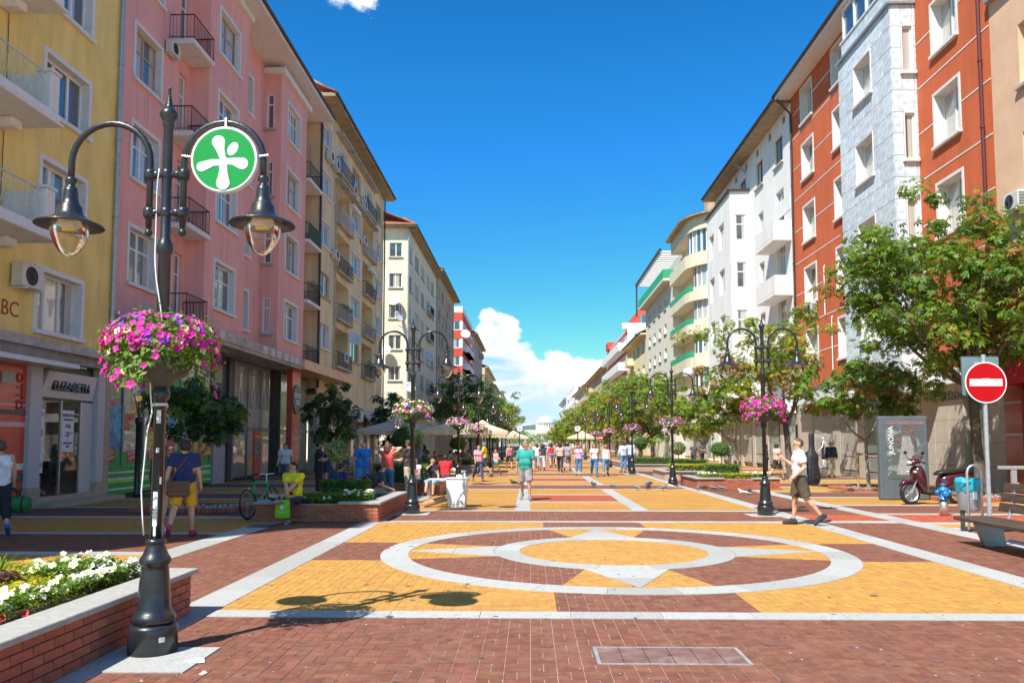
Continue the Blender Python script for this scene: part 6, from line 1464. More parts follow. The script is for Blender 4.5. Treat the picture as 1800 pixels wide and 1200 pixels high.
for side, rows in ((1, ((72, 11.0, 4.8, 3.2), (80, 11.0, 5.4, 3.7), (89, 10.8, 5.6, 3.9), (100, 10.8, 5.5, 3.8), (112, 10.8, 5.5, 3.9), (126, 10.8, 5.6, 4.0), (143, 10.6, 5.6, 4.2), (164, 10.6, 5.8, 4.4), (190, 10.6, 5.2, 4.2), (222, 10.8, 5, 4.0), (262, 11, 4.8, 3.9), (310, 11, 4.6, 3.7), (365, 11, 4.6, 3.5))),
                    (-1, ((92, -7.8, 6.2, 3.6), (102, -7.6, 6.4, 4.0), (115, -7.6, 6.0, 4.0), (130, -7.8, 6.0, 4.2), (148, -8, 6.4, 4.6), (170, -8, 7.0, 5.0), (198, -8.2, 7.8, 5.4), (232, -8.4, 8.6, 5.8), (275, -8.4, 9.2, 6.2), (325, -8.4, 9.6, 6.4)))):
    for i, (y, x, zc, r) in enumerate(rows):
        seedt += 1; kd = 'd' if side < 0 and i < 2 else ('y' if i % 3 else 'g')
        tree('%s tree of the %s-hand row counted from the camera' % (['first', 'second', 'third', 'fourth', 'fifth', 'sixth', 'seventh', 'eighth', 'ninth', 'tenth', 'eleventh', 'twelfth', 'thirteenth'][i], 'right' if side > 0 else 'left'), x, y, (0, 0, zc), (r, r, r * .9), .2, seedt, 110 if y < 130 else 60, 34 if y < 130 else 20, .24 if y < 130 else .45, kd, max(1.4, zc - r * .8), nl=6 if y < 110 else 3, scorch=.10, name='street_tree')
for i, (x, y, r) in enumerate(((-3, 520, 9), (7, 560, 9), (16, 540, 10), (28, 600, 11), (-14, 560, 10))):
    tree(['dark tree below the dome, leftmost but one', 'dark tree right below the dome', 'tree right of the dome foot', 'far tree right of the dome', 'far tree left of the dome'][i], x, y, (0, 0, 4.6), (r, r, 3.6), .3, 90 + i, 30, 20, 1.0, 'g', 2, nl=2, name='street_tree', palm=False)
# tree pits: brick edging with pale gravel
GRV = mat('pale_gravel', (.55, .50, .44), .95, .3, 60, .6, 60)
def tree_pit(x0, x1, y0, y1, label, single=True):
    t = thing('tree_pit', label, 'tree pit', ((x0 + x1) / 2, (y0 + y1) / 2, 0)); ox, oy = (x0 + x1) / 2, (y0 + y1) / 2; m = MB()
    m.box(x0 + .2 - ox, x1 - .2 - ox, y0 + .2 - oy, y1 - .2 - oy, -.02, .05); m.build('gravel_bed', SOIL, t)
    n = 1200; p = np.stack([RNG.uniform(x0 + .2 - ox, x1 - .2 - ox, n), RNG.uniform(y0 + .2 - oy, y1 - .2 - oy, n), np.full(n, .055)], 1); nr = unit(n); nr[:, 2] = abs(nr[:, 2]) + .3; nr /= np.linalg.norm(nr, axis=1)[:, None]
    v, f = leaf_quads(p, nr, .06, .8, -.3); ob('gravel', np_mesh('gravel', v, f, GRV), t, kind='stuff')
    bm = None; k = (.2, .075)
    me = MB().bbox(-.045, .045, -.1, .1, 0, .11, .008).mesh('edging_brick', BRK)
    for s, yy in ((1, y0 + .1), (1, y1 - .1)):
        nn = int((x1 - x0) / .1)
        for i in range(nn): ob('edging_brick', me, t, (x0 + (i + .5) * (x1 - x0) / nn - ox, yy - oy, 0))
    for xx in (x0 + .1, x1 - .1):
        nn = int((y1 - y0 - .4) / .1)
        for i in range(nn): ob('edging_brick', me, t, (xx - ox, y0 + .2 + (i + .5) * (y1 - y0 - .4) / nn - oy, 0), (0, 0, PI / 2))
tree_pit(-9.8, -7.2, 19.3, 21.3, 'brick edged tree pit with pale gravel on the shaded left pavement'); tree_pit(11.2, 13.4, 28.3, 30.5, 'brick edged gravel pit of the staked chestnut'); tree_pit(12.0, 15.4, 23.6, 26.4, 'brick edged gravel pit of the big chestnut behind the bench')
# ================================================================ people
def nets(fn, lo, hi, h):
    """surface nets: quads of the zero level of fn on a grid"""
    lo = np.asarray(lo) - 2 * h; n = np.ceil((np.asarray(hi) + 2 * h - lo) / h).astype(int) + 1
    ax = [lo[i] + h * np.arange(n[i]) for i in range(3)]; S = fn(*np.meshgrid(*ax, indexing='ij', sparse=True)); I = S < 0
    C = [(a, b, c) for a in (0, 1) for b in (0, 1) for c in (0, 1)]
    cnt = sum(I[a:n[0] - 1 + a, b:n[1] - 1 + b, c:n[2] - 1 + c].astype(np.int8) for a, b, c in C)
    ci = np.argwhere((cnt > 0) & (cnt < 8)); idx = -np.ones(n - 1, dtype=np.int64); idx[tuple(ci.T)] = np.arange(len(ci))
    acc = np.zeros((len(ci), 3)); k = np.zeros(len(ci))
    for a in C:
        for d in range(3):
            if a[d]: continue
            b = list(a); b[d] = 1; sa = S[tuple((ci + a).T)]; sb = S[tuple((ci + b).T)]; m = (sa < 0) != (sb < 0); t = np.where(m, sa / np.where(m, sa - sb, 1), 0)
            p = np.array(a, float) + t[:, None] * (np.array(b) - np.array(a)); acc += p * m[:, None]; k += m
    v = lo + (ci + acc / k[:, None]) * h; F = []
    for d in range(3):
        e, g = (d + 1) % 3, (d + 2) % 3; sl = [slice(None)] * 3; s2 = [slice(None)] * 3; sl[d] = slice(0, n[d] - 1); s2[d] = slice(1, n[d]); A, B = I[tuple(sl)], I[tuple(s2)]
        q = np.argwhere(A != B); q = q[(q[:, e] > 0) & (q[:, g] > 0) & (q[:, e] < n[e] - 1) & (q[:, g] < n[g] - 1)]; w = A[tuple(q.T)]
        o = []
        for de, dg in ((1, 1), (0, 1), (0, 0), (1, 0)): r = q.copy(); r[:, e] -= de; r[:, g] -= dg; o.append(idx[tuple(r.T)])
        f = np.stack(o, 1); f = np.where(w[:, None], f, f[:, ::-1]); F.append(f)
    F = np.concatenate(F); return v, F[(F >= 0).all(1)]
def cone_field(prims, k=.03, extra=None):
    """smooth union of tapered capsules (a, b, ra, rb)"""
    def fn(X, Y, Z):
        out = None
        for a, b, ra, rb in prims:
            ba = [b[i] - a[i] for i in range(3)]; L = sum(c * c for c in ba) + 1e-9
            t = np.clip(((X - a[0]) * ba[0] + (Y - a[1]) * ba[1] + (Z - a[2]) * ba[2]) / L, 0, 1)
            d = np.sqrt((X - a[0] - t * ba[0]) ** 2 + (Y - a[1] - t * ba[1]) ** 2 + (Z - a[2] - t * ba[2]) ** 2) - (ra + (rb - ra) * t)
            if out is None: out = d
            else: hh = np.clip(.5 + .5 * (out - d) / k, 0, 1); out = out + (d - out) * hh - k * hh * (1 - hh)
        if extra is not None: out = extra(out, X, Y, Z)
        return out
    return fn
def bounds(prims, pad=.03):
    P = np.array([p[0] for p in prims] + [p[1] for p in prims]); r = np.array([p[2] for p in prims] + [p[3] for p in prims])[:, None]; return (P - r).min(0) - pad, (P + r).max(0) + pad
def surf(name, prims, h, m, k=.03, extra=None, add=None):
    v, f = nets(cone_field(prims, k, extra), *bounds(prims), h)
    if add is not None and len(add.v): f = np.concatenate([f, np.array(add.f) + len(v)]); v = np.concatenate([v, np.array(add.v)])
    me = np_mesh(name, v, f, m); me.polygons.foreach_set('use_smooth', np.ones(len(f), dtype=bool)); return me
def rotx(v, a, o=(0, 0, 0)):
    c, s = math.cos(a), math.sin(a); y, z = v[1] - o[1], v[2] - o[2]; return Vector((v[0], o[1] + y * c + z * s, o[2] - y * s + z * c))   # positive leans forward (+y)
SKIN = [mat('skin_light', (.58, .33, .23), .55, .06, 12), mat('skin_tan', (.46, .24, .15), .55, .06, 12)]
HAIR = {'dark': mat('hair_dark', (.03, .02, .015), .6, .3, 40), 'brown': mat('hair_brown', (.12, .055, .025), .6, .3, 40), 'grey': mat('hair_grey', (.22, .19, .16), .6, .3, 40), 'blond': mat('hair_blond', (.42, .27, .11), .6, .3, 40)}
EYE = mat('eye_dark', (.02, .018, .015), .3); LIP = mat('lip', (.38, .13, .11), .5); SHADES = mat('sunglass', (.01, .01, .012), .1, coat=1)
def cloth(name, c, rough=.85, var=.2, scale=9): return mat('cloth_' + name, c, rough, var, scale, 1.0, 10)
class Pose:
    """stand/walk/sit; angles in degrees"""
    def __init__(s, legs=((0, 0, 3), (0, 0, 3)), arms=((0, 8, 12), (0, 8, 12)), lean=0, head=(0, 0), hands=None, sit=None, female=False, fat=0.0, feet=None, roll=0):
        s.__dict__.update(locals()); del s.__dict__['s']
def ik(S, T, l1, l2, pole):
    S, T = Vector(S), Vector(T); d = T - S; L = min(d.length, (l1 + l2) * .999); d.normalize(); a = (l1 * l1 - l2 * l2 + L * L) / (2 * L); hgt = math.sqrt(max(l1 * l1 - a * a, 0)); p = Vector(pole); p -= d * p.dot(d); p.normalize(); return S + d * a + p * hgt, S + d * L
def skeleton(ps):
    f = ps.female; hw = .092 if f else .088; sw = .160 if f else .185; J = {}; pel = Vector((0, 0, 0)); fat = ps.fat
    low = 9
    for i, s in enumerate((-1, 1)):          # left = -x, right = +x
        p, kn, sp = [R(a) for a in ps.legs[i]]; hip = Vector((s * hw, 0, -.02)); d = Vector((s * math.sin(sp), math.sin(p), -math.cos(p))).normalized(); knee = hip + d * .425
        q = p - kn; d2 = Vector((s * math.sin(sp) * .4, math.sin(q), -math.cos(q))).normalized(); ank = knee + d2 * .415
        if ps.feet and ps.feet[i]: knee, ank = ik(hip, ps.feet[i][:3], .425, .415, (s * ps.feet[i][3] if len(ps.feet[i]) > 3 else 0, 1, .3))
        J['hip', s], J['knee', s], J['ank', s] = hip, knee, ank
        sh = (ank - knee).normalized(); fwd = Vector((s * .18, 1, 0)).normalized(); fd = (fwd - sh * fwd.dot(sh) * .75).normalized()
        J['toe', s] = ank + fd * .165 + Vector((0, 0, -.052)) * (1 if abs(sh.z) > .5 else .2) + sh * .03; J['heel', s] = ank - fd * .045 + sh * .045
        low = min(low, J['toe', s].z - .028, J['heel', s].z - .035)
    z0 = -low if ps.sit is None else ps.sit
    L = R(ps.lean); up = lambda v: rotx(Vector(v), L)
    J['chest'], J['neck'] = up((0, 0, .33)), up((0, 0, .515))
    for i, s in enumerate((-1, 1)):
        S = up((s * sw, 0, .465)); p, ab, e = [R(a) for a in ps.arms[i]]; p += L * .6
        d = Vector((s * math.sin(ab), math.sin(p) * math.cos(ab), -math.cos(p) * math.cos(ab))).normalized(); E = S + d * .285; d2 = Vector((s * math.sin(ab) * .3, math.sin(p + e), -math.cos(p + e))).normalized(); Wr = E + d2 * .245
        if ps.hands and ps.hands[i]: E, Wr = ik(S, Vector(ps.hands[i][:3]) - Vector((0, 0, z0 if len(ps.hands[i]) > 6 else 0)), .285, .245, ps.hands[i][3:6] if len(ps.hands[i]) >= 6 else (s, -.6, -.4))
        J['sho', s], J['elb', s], J['wri', s] = S, E, Wr
    for kk in J: J[kk] = J[kk] + Vector((0, 0, z0))
    J['pel'] = Vector((0, 0, z0)); J['up'] = lambda v: rotx(Vector(v), L) + Vector((0, 0, z0))
    hy, hp = R(ps.head[0]), R(ps.head[1]); hc = J['neck'] + Vector((0, .015, .128))
    M = Matrix.Rotation(hy, 3, 'Z') @ Matrix.Rotation(-hp, 3, 'X'); J['head'] = hc; J['hd'] = lambda v: hc + M @ Vector(v); J['hM'] = M
    return J
def prims_of(J, ps):
    f = ps.female; fa = ps.fat; u = J['up']; P = {}
    if f: T = [((-.075, -.01, -.02), (.075, -.01, -.02), .115, .115), ((-.045, 0, .17), (.045, 0, .17), .088, .088), ((-.07, .0, .35), (.07, .0, .35), .095, .095), ((-.06, .05, .33), (.06, .05, .33), .062, .062)]
    else: T = [((-.065, -.005, -.02), (.065, -.005, -.02), .112, .112), ((-.06, .01 + fa * .5, .15), (.06, .01 + fa * .5, .15), .102 + fa, .102 + fa), ((-.085, .0, .34), (.085, .0, .34), .108 + fa * .3, .108 + fa * .3), ((-.09, .0, .41), (.09, .0, .41), .085, .085)]
    P['torso'] = [(u(a), u(b), r, r2) for a, b, r, r2 in T]; P['torso'] += [(u((s * .06, 0, 0)), u((s * .07, 0, .35)), .098 if f else .105 + fa * .6, .09 if f else .10) for s in (-1, 1)]
    P['yoke'] = [(J['neck'] + Vector((0, -.0, -.03)), J['sho', s] + Vector((0, 0, -.005)), .052, .052 if f else .058) for s in (-1, 1)]
    P['neck'] = [(J['neck'] - Vector((0, 0, .06)), J['head'] - Vector((0, .01, .06)), .05 if f else .056, .046 if f else .052)]
    h = J['hd']; P['head'] = [(h((0, -.015, .015)), h((0, .005, .03)), .088, .09), (h((0, .028, -.065)), h((0, .045, -.082)), .058, .04), (h((0, .086, .005)), h((0, .104, -.022)), .012, .017)] + [(h((s * .086, -.005, -.01)), h((s * .092, -.012, .012)), .016, .019) for s in (-1, 1)]
    for s in (-1, 1):
        P['uarm', s] = [(J['sho', s], J['elb', s], .044 if f else .053, .034 if f else .041)]; P['farm', s] = [(J['elb', s], J['elb', s].lerp(J['wri', s], .35), .034 if f else .041, .034 if f else .041), (J['elb', s].lerp(J['wri', s], .3), J['wri', s], .034 if f else .041, .023 if f else .027)]
        d = (J['wri', s] - J['elb', s]).normalized(); P['palm', s] = [(J['wri', s], J['wri', s] + d * .075, .024, .034)]
        P['thigh', s] = [(J['hip', s], J['knee', s], .083 if f else .085, .053 if f else .056)]; m = J['knee', s].lerp(J['ank', s], .32); back = Vector((0, -.012, 0))
        P['shin', s] = [(J['knee', s], m + back, .052, .054), (m + back, J['ank', s], .054, .033)]
        P['foot', s] = [(J['heel', s] + Vector((0, 0, .01)), J['ank', s], .032, .034), (J['heel', s], J['toe', s], .034, .030), (J['ank', s], J['toe', s], .034, .028)]
    return P
def fingers(J, ps):
    b = MB()
    for s in (-1, 1):
        d = (J['wri', s] - J['elb', s]).normalized(); up = (J['elb', s] - J['sho', s]).normalized(); side = d.cross(Vector((s, .2, 0))).normalized(); nrm = side.cross(d).normalized(); W = J['wri', s] + d * .085
        if side.y < 0: side = -side
        for k in range(4):
            o = W + side * (.027 - .018 * k); Lf = (.068, .078, .072, .056)[k]; b.tube([o - d * .02, o + d * Lf * .5, o + d * Lf * .85 - nrm * s * .012, o + d * Lf * .98 - nrm * s * .03], [.0095, .009, .008, .006], 6)
        o = J['wri', s] + d * .035 + side * .025; b.tube([o, o + side * .022 + d * .022, o + side * .03 + d * .055], [.011, .010, .007], 6)
    for i, f in enumerate(b.f):
        pass
    q = MB(); q.v = b.v; q.f = [f if len(f) == 4 else None for f in b.f]; q.f = [f for f in q.f if f]; return q
def figure(ps, top='tee', bottom='shorts', hair='short', h=.02, shoes=True, loose=0.0, sleeve=.62, hem=.0):
    """-> dict name -> mesh; materials are swapped per person"""
    J = skeleton(ps); P = prims_of(J, ps); out = {}; M0 = SKIN[0]; cat_ = lambda *ks: [p for k in ks for p in P[k]]
    allp = cat_('torso', 'yoke', 'neck', 'head', *[(k, s) for s in (-1, 1) for k in ('uarm', 'farm', 'palm', 'thigh', 'shin', 'foot')])
    out['body'] = surf('person', allp, h, M0, .022, None, fingers(J, ps) if h <= .022 else None)
    fat = lambda pr, e: [(a, b, ra + e, rb + e) for a, b, ra, rb in pr]; e = .016 if h <= .022 else .024
    part = lambda pr, t, e, fl=0: [(a, a.lerp(b, t), ra + e, ra + (rb - ra) * t + e + fl) for a, b, ra, rb in pr]
    z0 = J['pel'].z; u = J['up']
    axis = (u((0, 0, 1)) - u((0, 0, 0))).normalized()
    if top:
        pr = fat(P['torso'], e + loose * .5)
        if top == 'tank': pr += [(J['neck'] + Vector((s * .05, 0, -.035)), J['neck'] + Vector((s * .085, 0, -.05)), .045, .045) for s in (-1, 1)]
        else: pr += fat(P['yoke'], e * .8)
        if top in ('tee', 'long'):
            for s in (-1, 1): pr += part(P['uarm', s], sleeve if top == 'tee' else 1.0, e + loose * .3, .008 if top == 'tee' else 0)
        if top == 'long':
            for s in (-1, 1): pr += fat(P['farm', s][:1], e) + part(P['farm', s][1:], .95, e)
        base = u((0, 0, -.06 - hem)); ends = [] if top != 'tee' else [(J['sho', s].lerp(J['elb', s], sleeve), (J['elb', s] - J['sho', s]).normalized()) for s in (-1, 1)]
        def cutt(d, X, Y, Z):
            d = np.maximum(d, -((X - base.x) * axis.x + (Y - base.y) * axis.y + (Z - base.z) * axis.z))
            for c, n in ends:
                pl = (X - c.x) * n.x + (Y - c.y) * n.y + (Z - c.z) * n.z; near = (X - c.x) ** 2 + (Y - c.y) ** 2 + (Z - c.z) ** 2 < .13 ** 2; d = np.where(near, np.maximum(d, pl), d)
            return d
        out['shirt'] = surf('shirt', pr, h, M0, .016, cutt)
    if bottom:
        pr = fat(P['torso'][:1], e * 1.15 + loose * .3)
        if bottom == 'skirt':
            kn = (J['knee', -1] + J['knee', 1]) / 2; pr += [(J['hip', s], J['hip', s].lerp(J['knee', s], .8) + Vector((s * .02, 0, 0)), .11, .11) for s in (-1, 1)]; ends = []
        else:
            t = {'hot': .45, 'shorts': .92, 'capri': 1, 'trousers': 1}[bottom]; pr += [q for s in (-1, 1) for q in part(P['thigh', s], t, e + loose, .012 if bottom == 'shorts' else 0)]
            if bottom in ('trousers', 'capri'):
                for s in (-1, 1): pr += fat(P['shin', s][:1], e * .8 + loose * .6) + part(P['shin', s][1:], .95 if bottom == 'trousers' else .3, e * .8 + loose * .7)
            ends = [(J['hip', s].lerp(J['knee', s], t), (J['knee', s] - J['hip', s]).normalized()) for s in (-1, 1)] if t < 1 else []
        wb = u((0, 0, .05))
        def cutb(d, X, Y, Z):
            d = np.maximum(d, (X - wb.x) * axis.x + (Y - wb.y) * axis.y + (Z - wb.z) * axis.z)
            for c, n in ends:
                pl = (X - c.x) * n.x + (Y - c.y) * n.y + (Z - c.z) * n.z; near = (X - c.x) ** 2 + (Y - c.y) ** 2 + (Z - c.z) ** 2 < .16 ** 2; d = np.where(near, np.maximum(d, pl), d)
            return d
        out['trousers'] = surf('skirt' if bottom == 'skirt' else 'trousers', pr, h, M0, .02, cutb)
    if shoes:
        for i, s in enumerate((-1, 1)): out['shoe%d' % i] = surf('shoe', fat(P['foot', s], .009), h * .8, M0, .015)
    hd = J['hd']; iM = J['hM'].transposed(); hc = J['head']
    def loc(X, Y, Z):
        x, y, z = X - hc.x, Y - hc.y, Z - hc.z; return [iM[i][0] * x + iM[i][1] * y + iM[i][2] * z for i in range(3)]
    if hair:
        hp = [(hd((0, -.02, .02)), hd((0, .0, .038)), .102, .102)]
        if hair in ('long', 'bob'): L = .30 if hair == 'long' else .12; hp += [(hd((x, -.05, 0)), hd((x * .9, -.075, -L)), .05, .04) for x in (-.055, 0, .055)]
        if hair == 'pony': hp += [(hd((0, -.1, .04)), hd((0, -.14, -.16)), .035, .02)]
        if hair == 'up': hp += [(hd((0, -.09, .06)), hd((0, -.12, .04)), .05, .045)]
        lim = {'short': .012, 'buzz': .0, 'bald': -.02}.get(hair, .02)
        def cuth(d, X, Y, Z):
            x, y, z = loc(X, Y, Z); d = d - (lim - .012 if hair in ('short', 'buzz', 'bald') else 0)
            face = .95 * y - .7 * (z + .02) if hair != 'bald' else .9 * y - .55 * (z - .055)      # in front of this plane is face
            d = np.maximum(d, face)
            return np.maximum(d, -(z + .075)) if hair in ('short', 'buzz') else (np.maximum(d, -(z + .03)) if hair == 'bald' else d)
        out['hair'] = surf('hair', hp, min(h, .018), M0, .02, cuth)
    if hair == 'cap': pass
    E = MB()
    for s in (-1, 1): E.ball(tuple(hd((s * .034, .078, .008))), .0125, 6, 5)
    E.smooth = True; out['eyes'] = E.mesh('eyes', EYE); m = MB(); m.tube([hd((-.024, .083, -.060)), hd((0, .0895, -.060)), hd((.024, .083, -.060))], [.003, .006, .003], 5); out['mouth'] = m.mesh('mouth', LIP)
    return out, J
def dress(label, meshes, loc, rz, skin, top=None, bottom=None, shoe=None, hair=None, H=1.75, group=None, detail=True, name='person'):
    sc = H / 1.75; o = ob(name, meshes['body'], None, loc, (0, 0, rz), sc, label, 'person', group, slots=[skin])
    for k, nm, mt in (('shirt', 'shirt', top), ('trousers', meshes['trousers'].name.split('.')[0] if 'trousers' in meshes else '', bottom), ('shoe0', 'shoe', shoe), ('shoe1', 'shoe', shoe), ('hair', 'hair', hair)):
        if k in meshes and mt is not None: ob(nm, meshes[k], o, slots=[mt])
    if detail: ob('eyes', meshes['eyes'], o); ob('mouth', meshes['mouth'], o)
    return o
def sunglasses(o, J):
    m = MB(); hd = J['hd']
    for s in (-1, 1): m.ball(tuple(hd((s * .036, .088, .008))), .027, 8, 6, (1.0, .5, .8))
    m.tube([hd((-.09, .0, .012)), hd((-.07, .075, .014)), hd((.07, .075, .014)), hd((.09, .0, .012))], .006, 5); m.smooth = True; ob('sunglasses', m.mesh('sunglasses', SHADES), o)
def cap(o, J, m):
    b = MB(); hd = J['hd']; b.smooth = True; n = 12
    for k in range(4):
        pass
    vs = [tuple(hd((0, -.005, .135)))]
    for r, z in ((.06, .122), (.095, .085), (.105, .04)): vs += [tuple(hd((r * math.cos(2 * PI * i / n), -.008 + r * 1.05 * math.sin(2 * PI * i / n), z))) for i in range(n)]
    fs = [(0, 1 + i, 1 + (i + 1) % n) for i in range(n)]
    for k in range(2): fs += [(1 + k * n + i, 1 + (k + 1) * n + i, 1 + (k + 1) * n + (i + 1) % n, 1 + k * n + (i + 1) % n) for i in range(n)]
    b.add(vs, fs); br = [(-.085, .06, .05), (-.07, .15, .045), (0, .18, .04), (.07, .15, .045), (.085, .06, .05), (0, .07, .06)]; b.add([tuple(hd(p)) for p in br] + [tuple(hd((x, y, z - .008))) for x, y, z in br], [(0, 1, 2, 5), (5, 2, 3, 4), (11, 8, 7, 6), (10, 9, 8, 11), (0, 6, 7, 1), (1, 7, 8, 2), (2, 8, 9, 3), (3, 9, 10, 4)]); ob('cap', b.mesh('cap', m), o)
def strap(o, pts, w, m, name='strap'):
    b = MB(); b.tube(pts, w, 6); ob(name, b.mesh(name, m), o)
H1 = .019
C = cloth
# --- man in white tank top with a green bag, left edge
ps = Pose(legs=((24, 8, 4), (-14, 26, 3)), arms=((-12, 12, 16), (4, 10, 14)), head=(20, -4), fat=.01); me, J = figure(ps, 'tank', 'capri', 'short', H1, loose=.012)
tank = dress('man in white tank top and black trousers carrying a green bag at the left edge', me, (-9.9, 14.7, 0), R(40), SKIN[0], C('white', (.72, .74, .78)), C('black', (.02, .02, .022)), C('blueshoe', (.05, .12, .45)), HAIR['brown'], 1.80)
W_ = tank.matrix_basis @ J['wri', 1]; bag = thing('duffel_bag', 'green duffel bag hanging from the hand of the man in the white tank top', 'bag', (W_.x + .02, W_.y - .05, W_.z - .52), R(15))
GB = mat('bag_green', (.015, .17, .045), .7, .2, 9, .4, 12)
m = MB(); m.smooth = True; m.T = Matrix.Rotation(R(90), 4, 'Y'); m.lathe([(.02, -.31), (.13, -.30), (.155, -.26), (.16, 0), (.155, .26), (.13, .30), (.02, .31)], 16, (-.16, 0, 0)); m.build('body', GB, bag)
for s in (-1, 1): m = MB(); m.tube([(-.12, s * .1, .26), (-.08, s * .05, .40), (0, s * .01, .47), (.08, s * .05, .40), (.12, s * .1, .26)], .014, 6); m.build('handle', mat('bag_strap', (.03, .03, .03), .8), bag)
m = MB()
for x in (-.2, .2): m.T = Matrix.Translation((x, 0, .16)) @ Matrix.Rotation(R(90), 4, 'Y'); m.lathe([(.163, -.02), (.163, .02)], 16, (0, 0, 0), False)
m.build('webbing', mat('bag_strap', (.03, .03, .03)), bag)
# --- man in navy shirt walking away
ps = Pose(legs=((-22, 22, 4), (14, 6, 3)), arms=((-16, 14, 16), (10, 9, 22)), head=(28, 0)); me, J = figure(ps, 'tee', 'shorts', 'short', H1, loose=.012)
nv = dress('man in navy shirt and mustard shorts walking away with a shoulder bag', me, (-6.3, 14.45, 0), R(12), SKIN[0], C('navy', (.018, .03, .12)), C('mustard', (.62, .34, .02)), C('pinkshoe', (.45, .04, .14)), HAIR['dark'], 1.80); sunglasses(nv, J)
BRL = mat('brown_leather', (.13, .055, .03), .5, .2, 10)
q = nv.matrix_basis; bp = q @ Vector((-.05, -.20, .86)); sb = thing('shoulder_bag', 'brown leather shoulder bag at the hip of the man in navy', 'bag', (bp.x, bp.y, bp.z), R(16))
MB().bbox(-.19, .19, -.05, .05, -.15, .13, .03).build('body', BRL, sb); MB().bbox(-.195, .195, -.058, -.048, -.06, .135, .004).build('flap', mat('brown_leather_dark', (.10, .04, .022), .5), sb)
m = MB(); iv = sb.matrix_basis.inverted() @ q; m.tube([iv @ Vector(p) for p in ((-.2, -.15, .98), (-.08, -.135, 1.2), (.07, -.11, 1.41), (.10, -.02, 1.48), (.10, .09, 1.42), (-.02, .15, 1.2), (-.19, .02, .98))], .014, 6); m.build('strap', BRL, sb)
# --- woman walking behind the lamp
ps = Pose(legs=((14, 4, 2), (-16, 20, 2)), arms=((8, 10, 14), (-10, 10, 10)), female=True, head=(-10, 0)); me, J = figure(ps, 'long', 'hot', 'long', H1)
dress('long-haired woman in denim shorts half hidden by the near lamp post', me, (-7.15, 15.4, 0), R(8), SKIN[0], C('blackwhite', (.05, .05, .06)), C('denim', (.05, .09, .22)), C('white', (.72, .74, .78)), HAIR['brown'], 1.70)
# --- man in yellow shirt seated on the planter
ps = Pose(legs=((74, 88, 4), (80, 30, 2)), sit=.515, lean=4, head=(-55, 0), feet=((-.10, .40, -.43), (.02, .52, -.05, 1.3)), hands=((.0, .38, .10, -1, -.3, -.6), (-.06, .40, .09, 1, -.4, -.4))); me, J = figure(ps, 'tee', 'trousers', 'buzz', .017, loose=.01, sleeve=.75)
yl = dress('man in yellow printed shirt sitting on the brick planter with crossed legs', me, (-5.12, 17.28, 0), PI - R(12), SKIN[0], C('yellow', (.74, .66, .02)), C('darkjean', (.025, .04, .09)), C('greysuede', (.25, .22, .19)), HAIR['dark'], 1.76); sunglasses(yl, J)
for i in range(26):   # dark print on the shirt front
    a = random.uniform(-.12, .12); z = random.uniform(.08, .30); m = MB(); w = random.uniform(.012, .03); hgt = random.uniform(.008, .02); p = J['up']((a, 0, z)); y = p.y + .134 - a * a * 2.2; m.add([(a - w, y, p.z - hgt), (a + w, y, p.z - hgt * .4), (a + w * .8, y, p.z + hgt), (a - w, y, p.z + hgt * .6)], [(3, 2, 1, 0)]); ob('shirt_print', m.mesh('shirt_print', INK), yl)
wv = yl.matrix_basis @ ((J['wri', -1] + J['wri', 1]) / 2); gb = thing('paper_bag', 'lime green paper bag with white logo held by the seated man', 'bag', (wv.x - .03, wv.y - .12, wv.z - .50), R(-8))
LG_ = mat('bag_lime', (.20, .60, .01), .5, .05, 4); m = MB(); m.add([(-.15, -.05, 0), (.15, -.05, 0), (.15, .05, 0), (-.15, .05, 0), (-.14, -.045, .38), (.14, -.045, .38), (.14, .045, .38), (-.14, .045, .38)], [(3, 2, 1, 0), (0, 1, 5, 4), (1, 2, 6, 5), (2, 3, 7, 6), (3, 0, 4, 7), (4, 5, 6, 7)]); m.build('body', LG_, gb)
m = MB(); m.tube([(-.06, 0, .38), (-.05, 0, .47), (.05, 0, .47), (.06, 0, .38)], .006, 5); m.build('handle', LG_, gb)
m = MB(); m.add([(.045 * math.cos(a), -.0515, .22 + .055 * math.sin(a)) for a in [k * PI / 8 for k in range(16)]], [tuple(range(16))]); m.build('logo', SW, gb); text('naturel', .06, SW, gb, (0, -.0525, .12), (R(90), 0, 0), extrude=.0005)
# --- bearded man in cap behind the planter
ps = Pose(arms=((20, 10, 95), (24, 6, 95)), head=(0, 12)); me, J = figure(ps, 'tee', 'trousers', 'short', H1, loose=.012); bm_ = dress('bearded man in black shirt and dark cap standing behind the topiary', me, (-6.0, 22.6, 0), R(-75), SKIN[1], C('blackshirt', (.02, .018, .02)), C('blackpant', (.02, .02, .025)), C('darkshoe', (.04, .035, .03)), HAIR['dark'], 1.78); cap(bm_, J, C('capdark', (.02, .025, .035)))
m = MB(); m.ball(tuple(J['hd']((0, .045, -.075))), .062, 9, 6, (1, .9, .75)); m.smooth = True; ob('beard', m.mesh('beard', HAIR['dark']), bm_)
# --- two hunched men on the back rim of the planter
for x, a, lb, c in ((-5.25, 10, 'man in dark blue shirt hunched on the back rim of the planter', (.015, .035, .12)), (-4.25, -25, 'man in dark grey shirt leaning forward on the back rim of the planter', (.045, .05, .065))):
    ps = Pose(legs=((82, 80, 6), (78, 76, 6)), sit=.52, lean=44, head=(0, 30), arms=((-22, 12, 70), (-26, 12, 70))); me, J = figure(ps, 'tee', 'shorts', 'short', .024); dress(lb, me, (x, 20.85, 0), R(a - 40), SKIN[0], C('hunch%d' % x, c), C('navyshort', (.03, .04, .07)), C('white', (.72, .74, .78)), HAIR['dark'], 1.78)
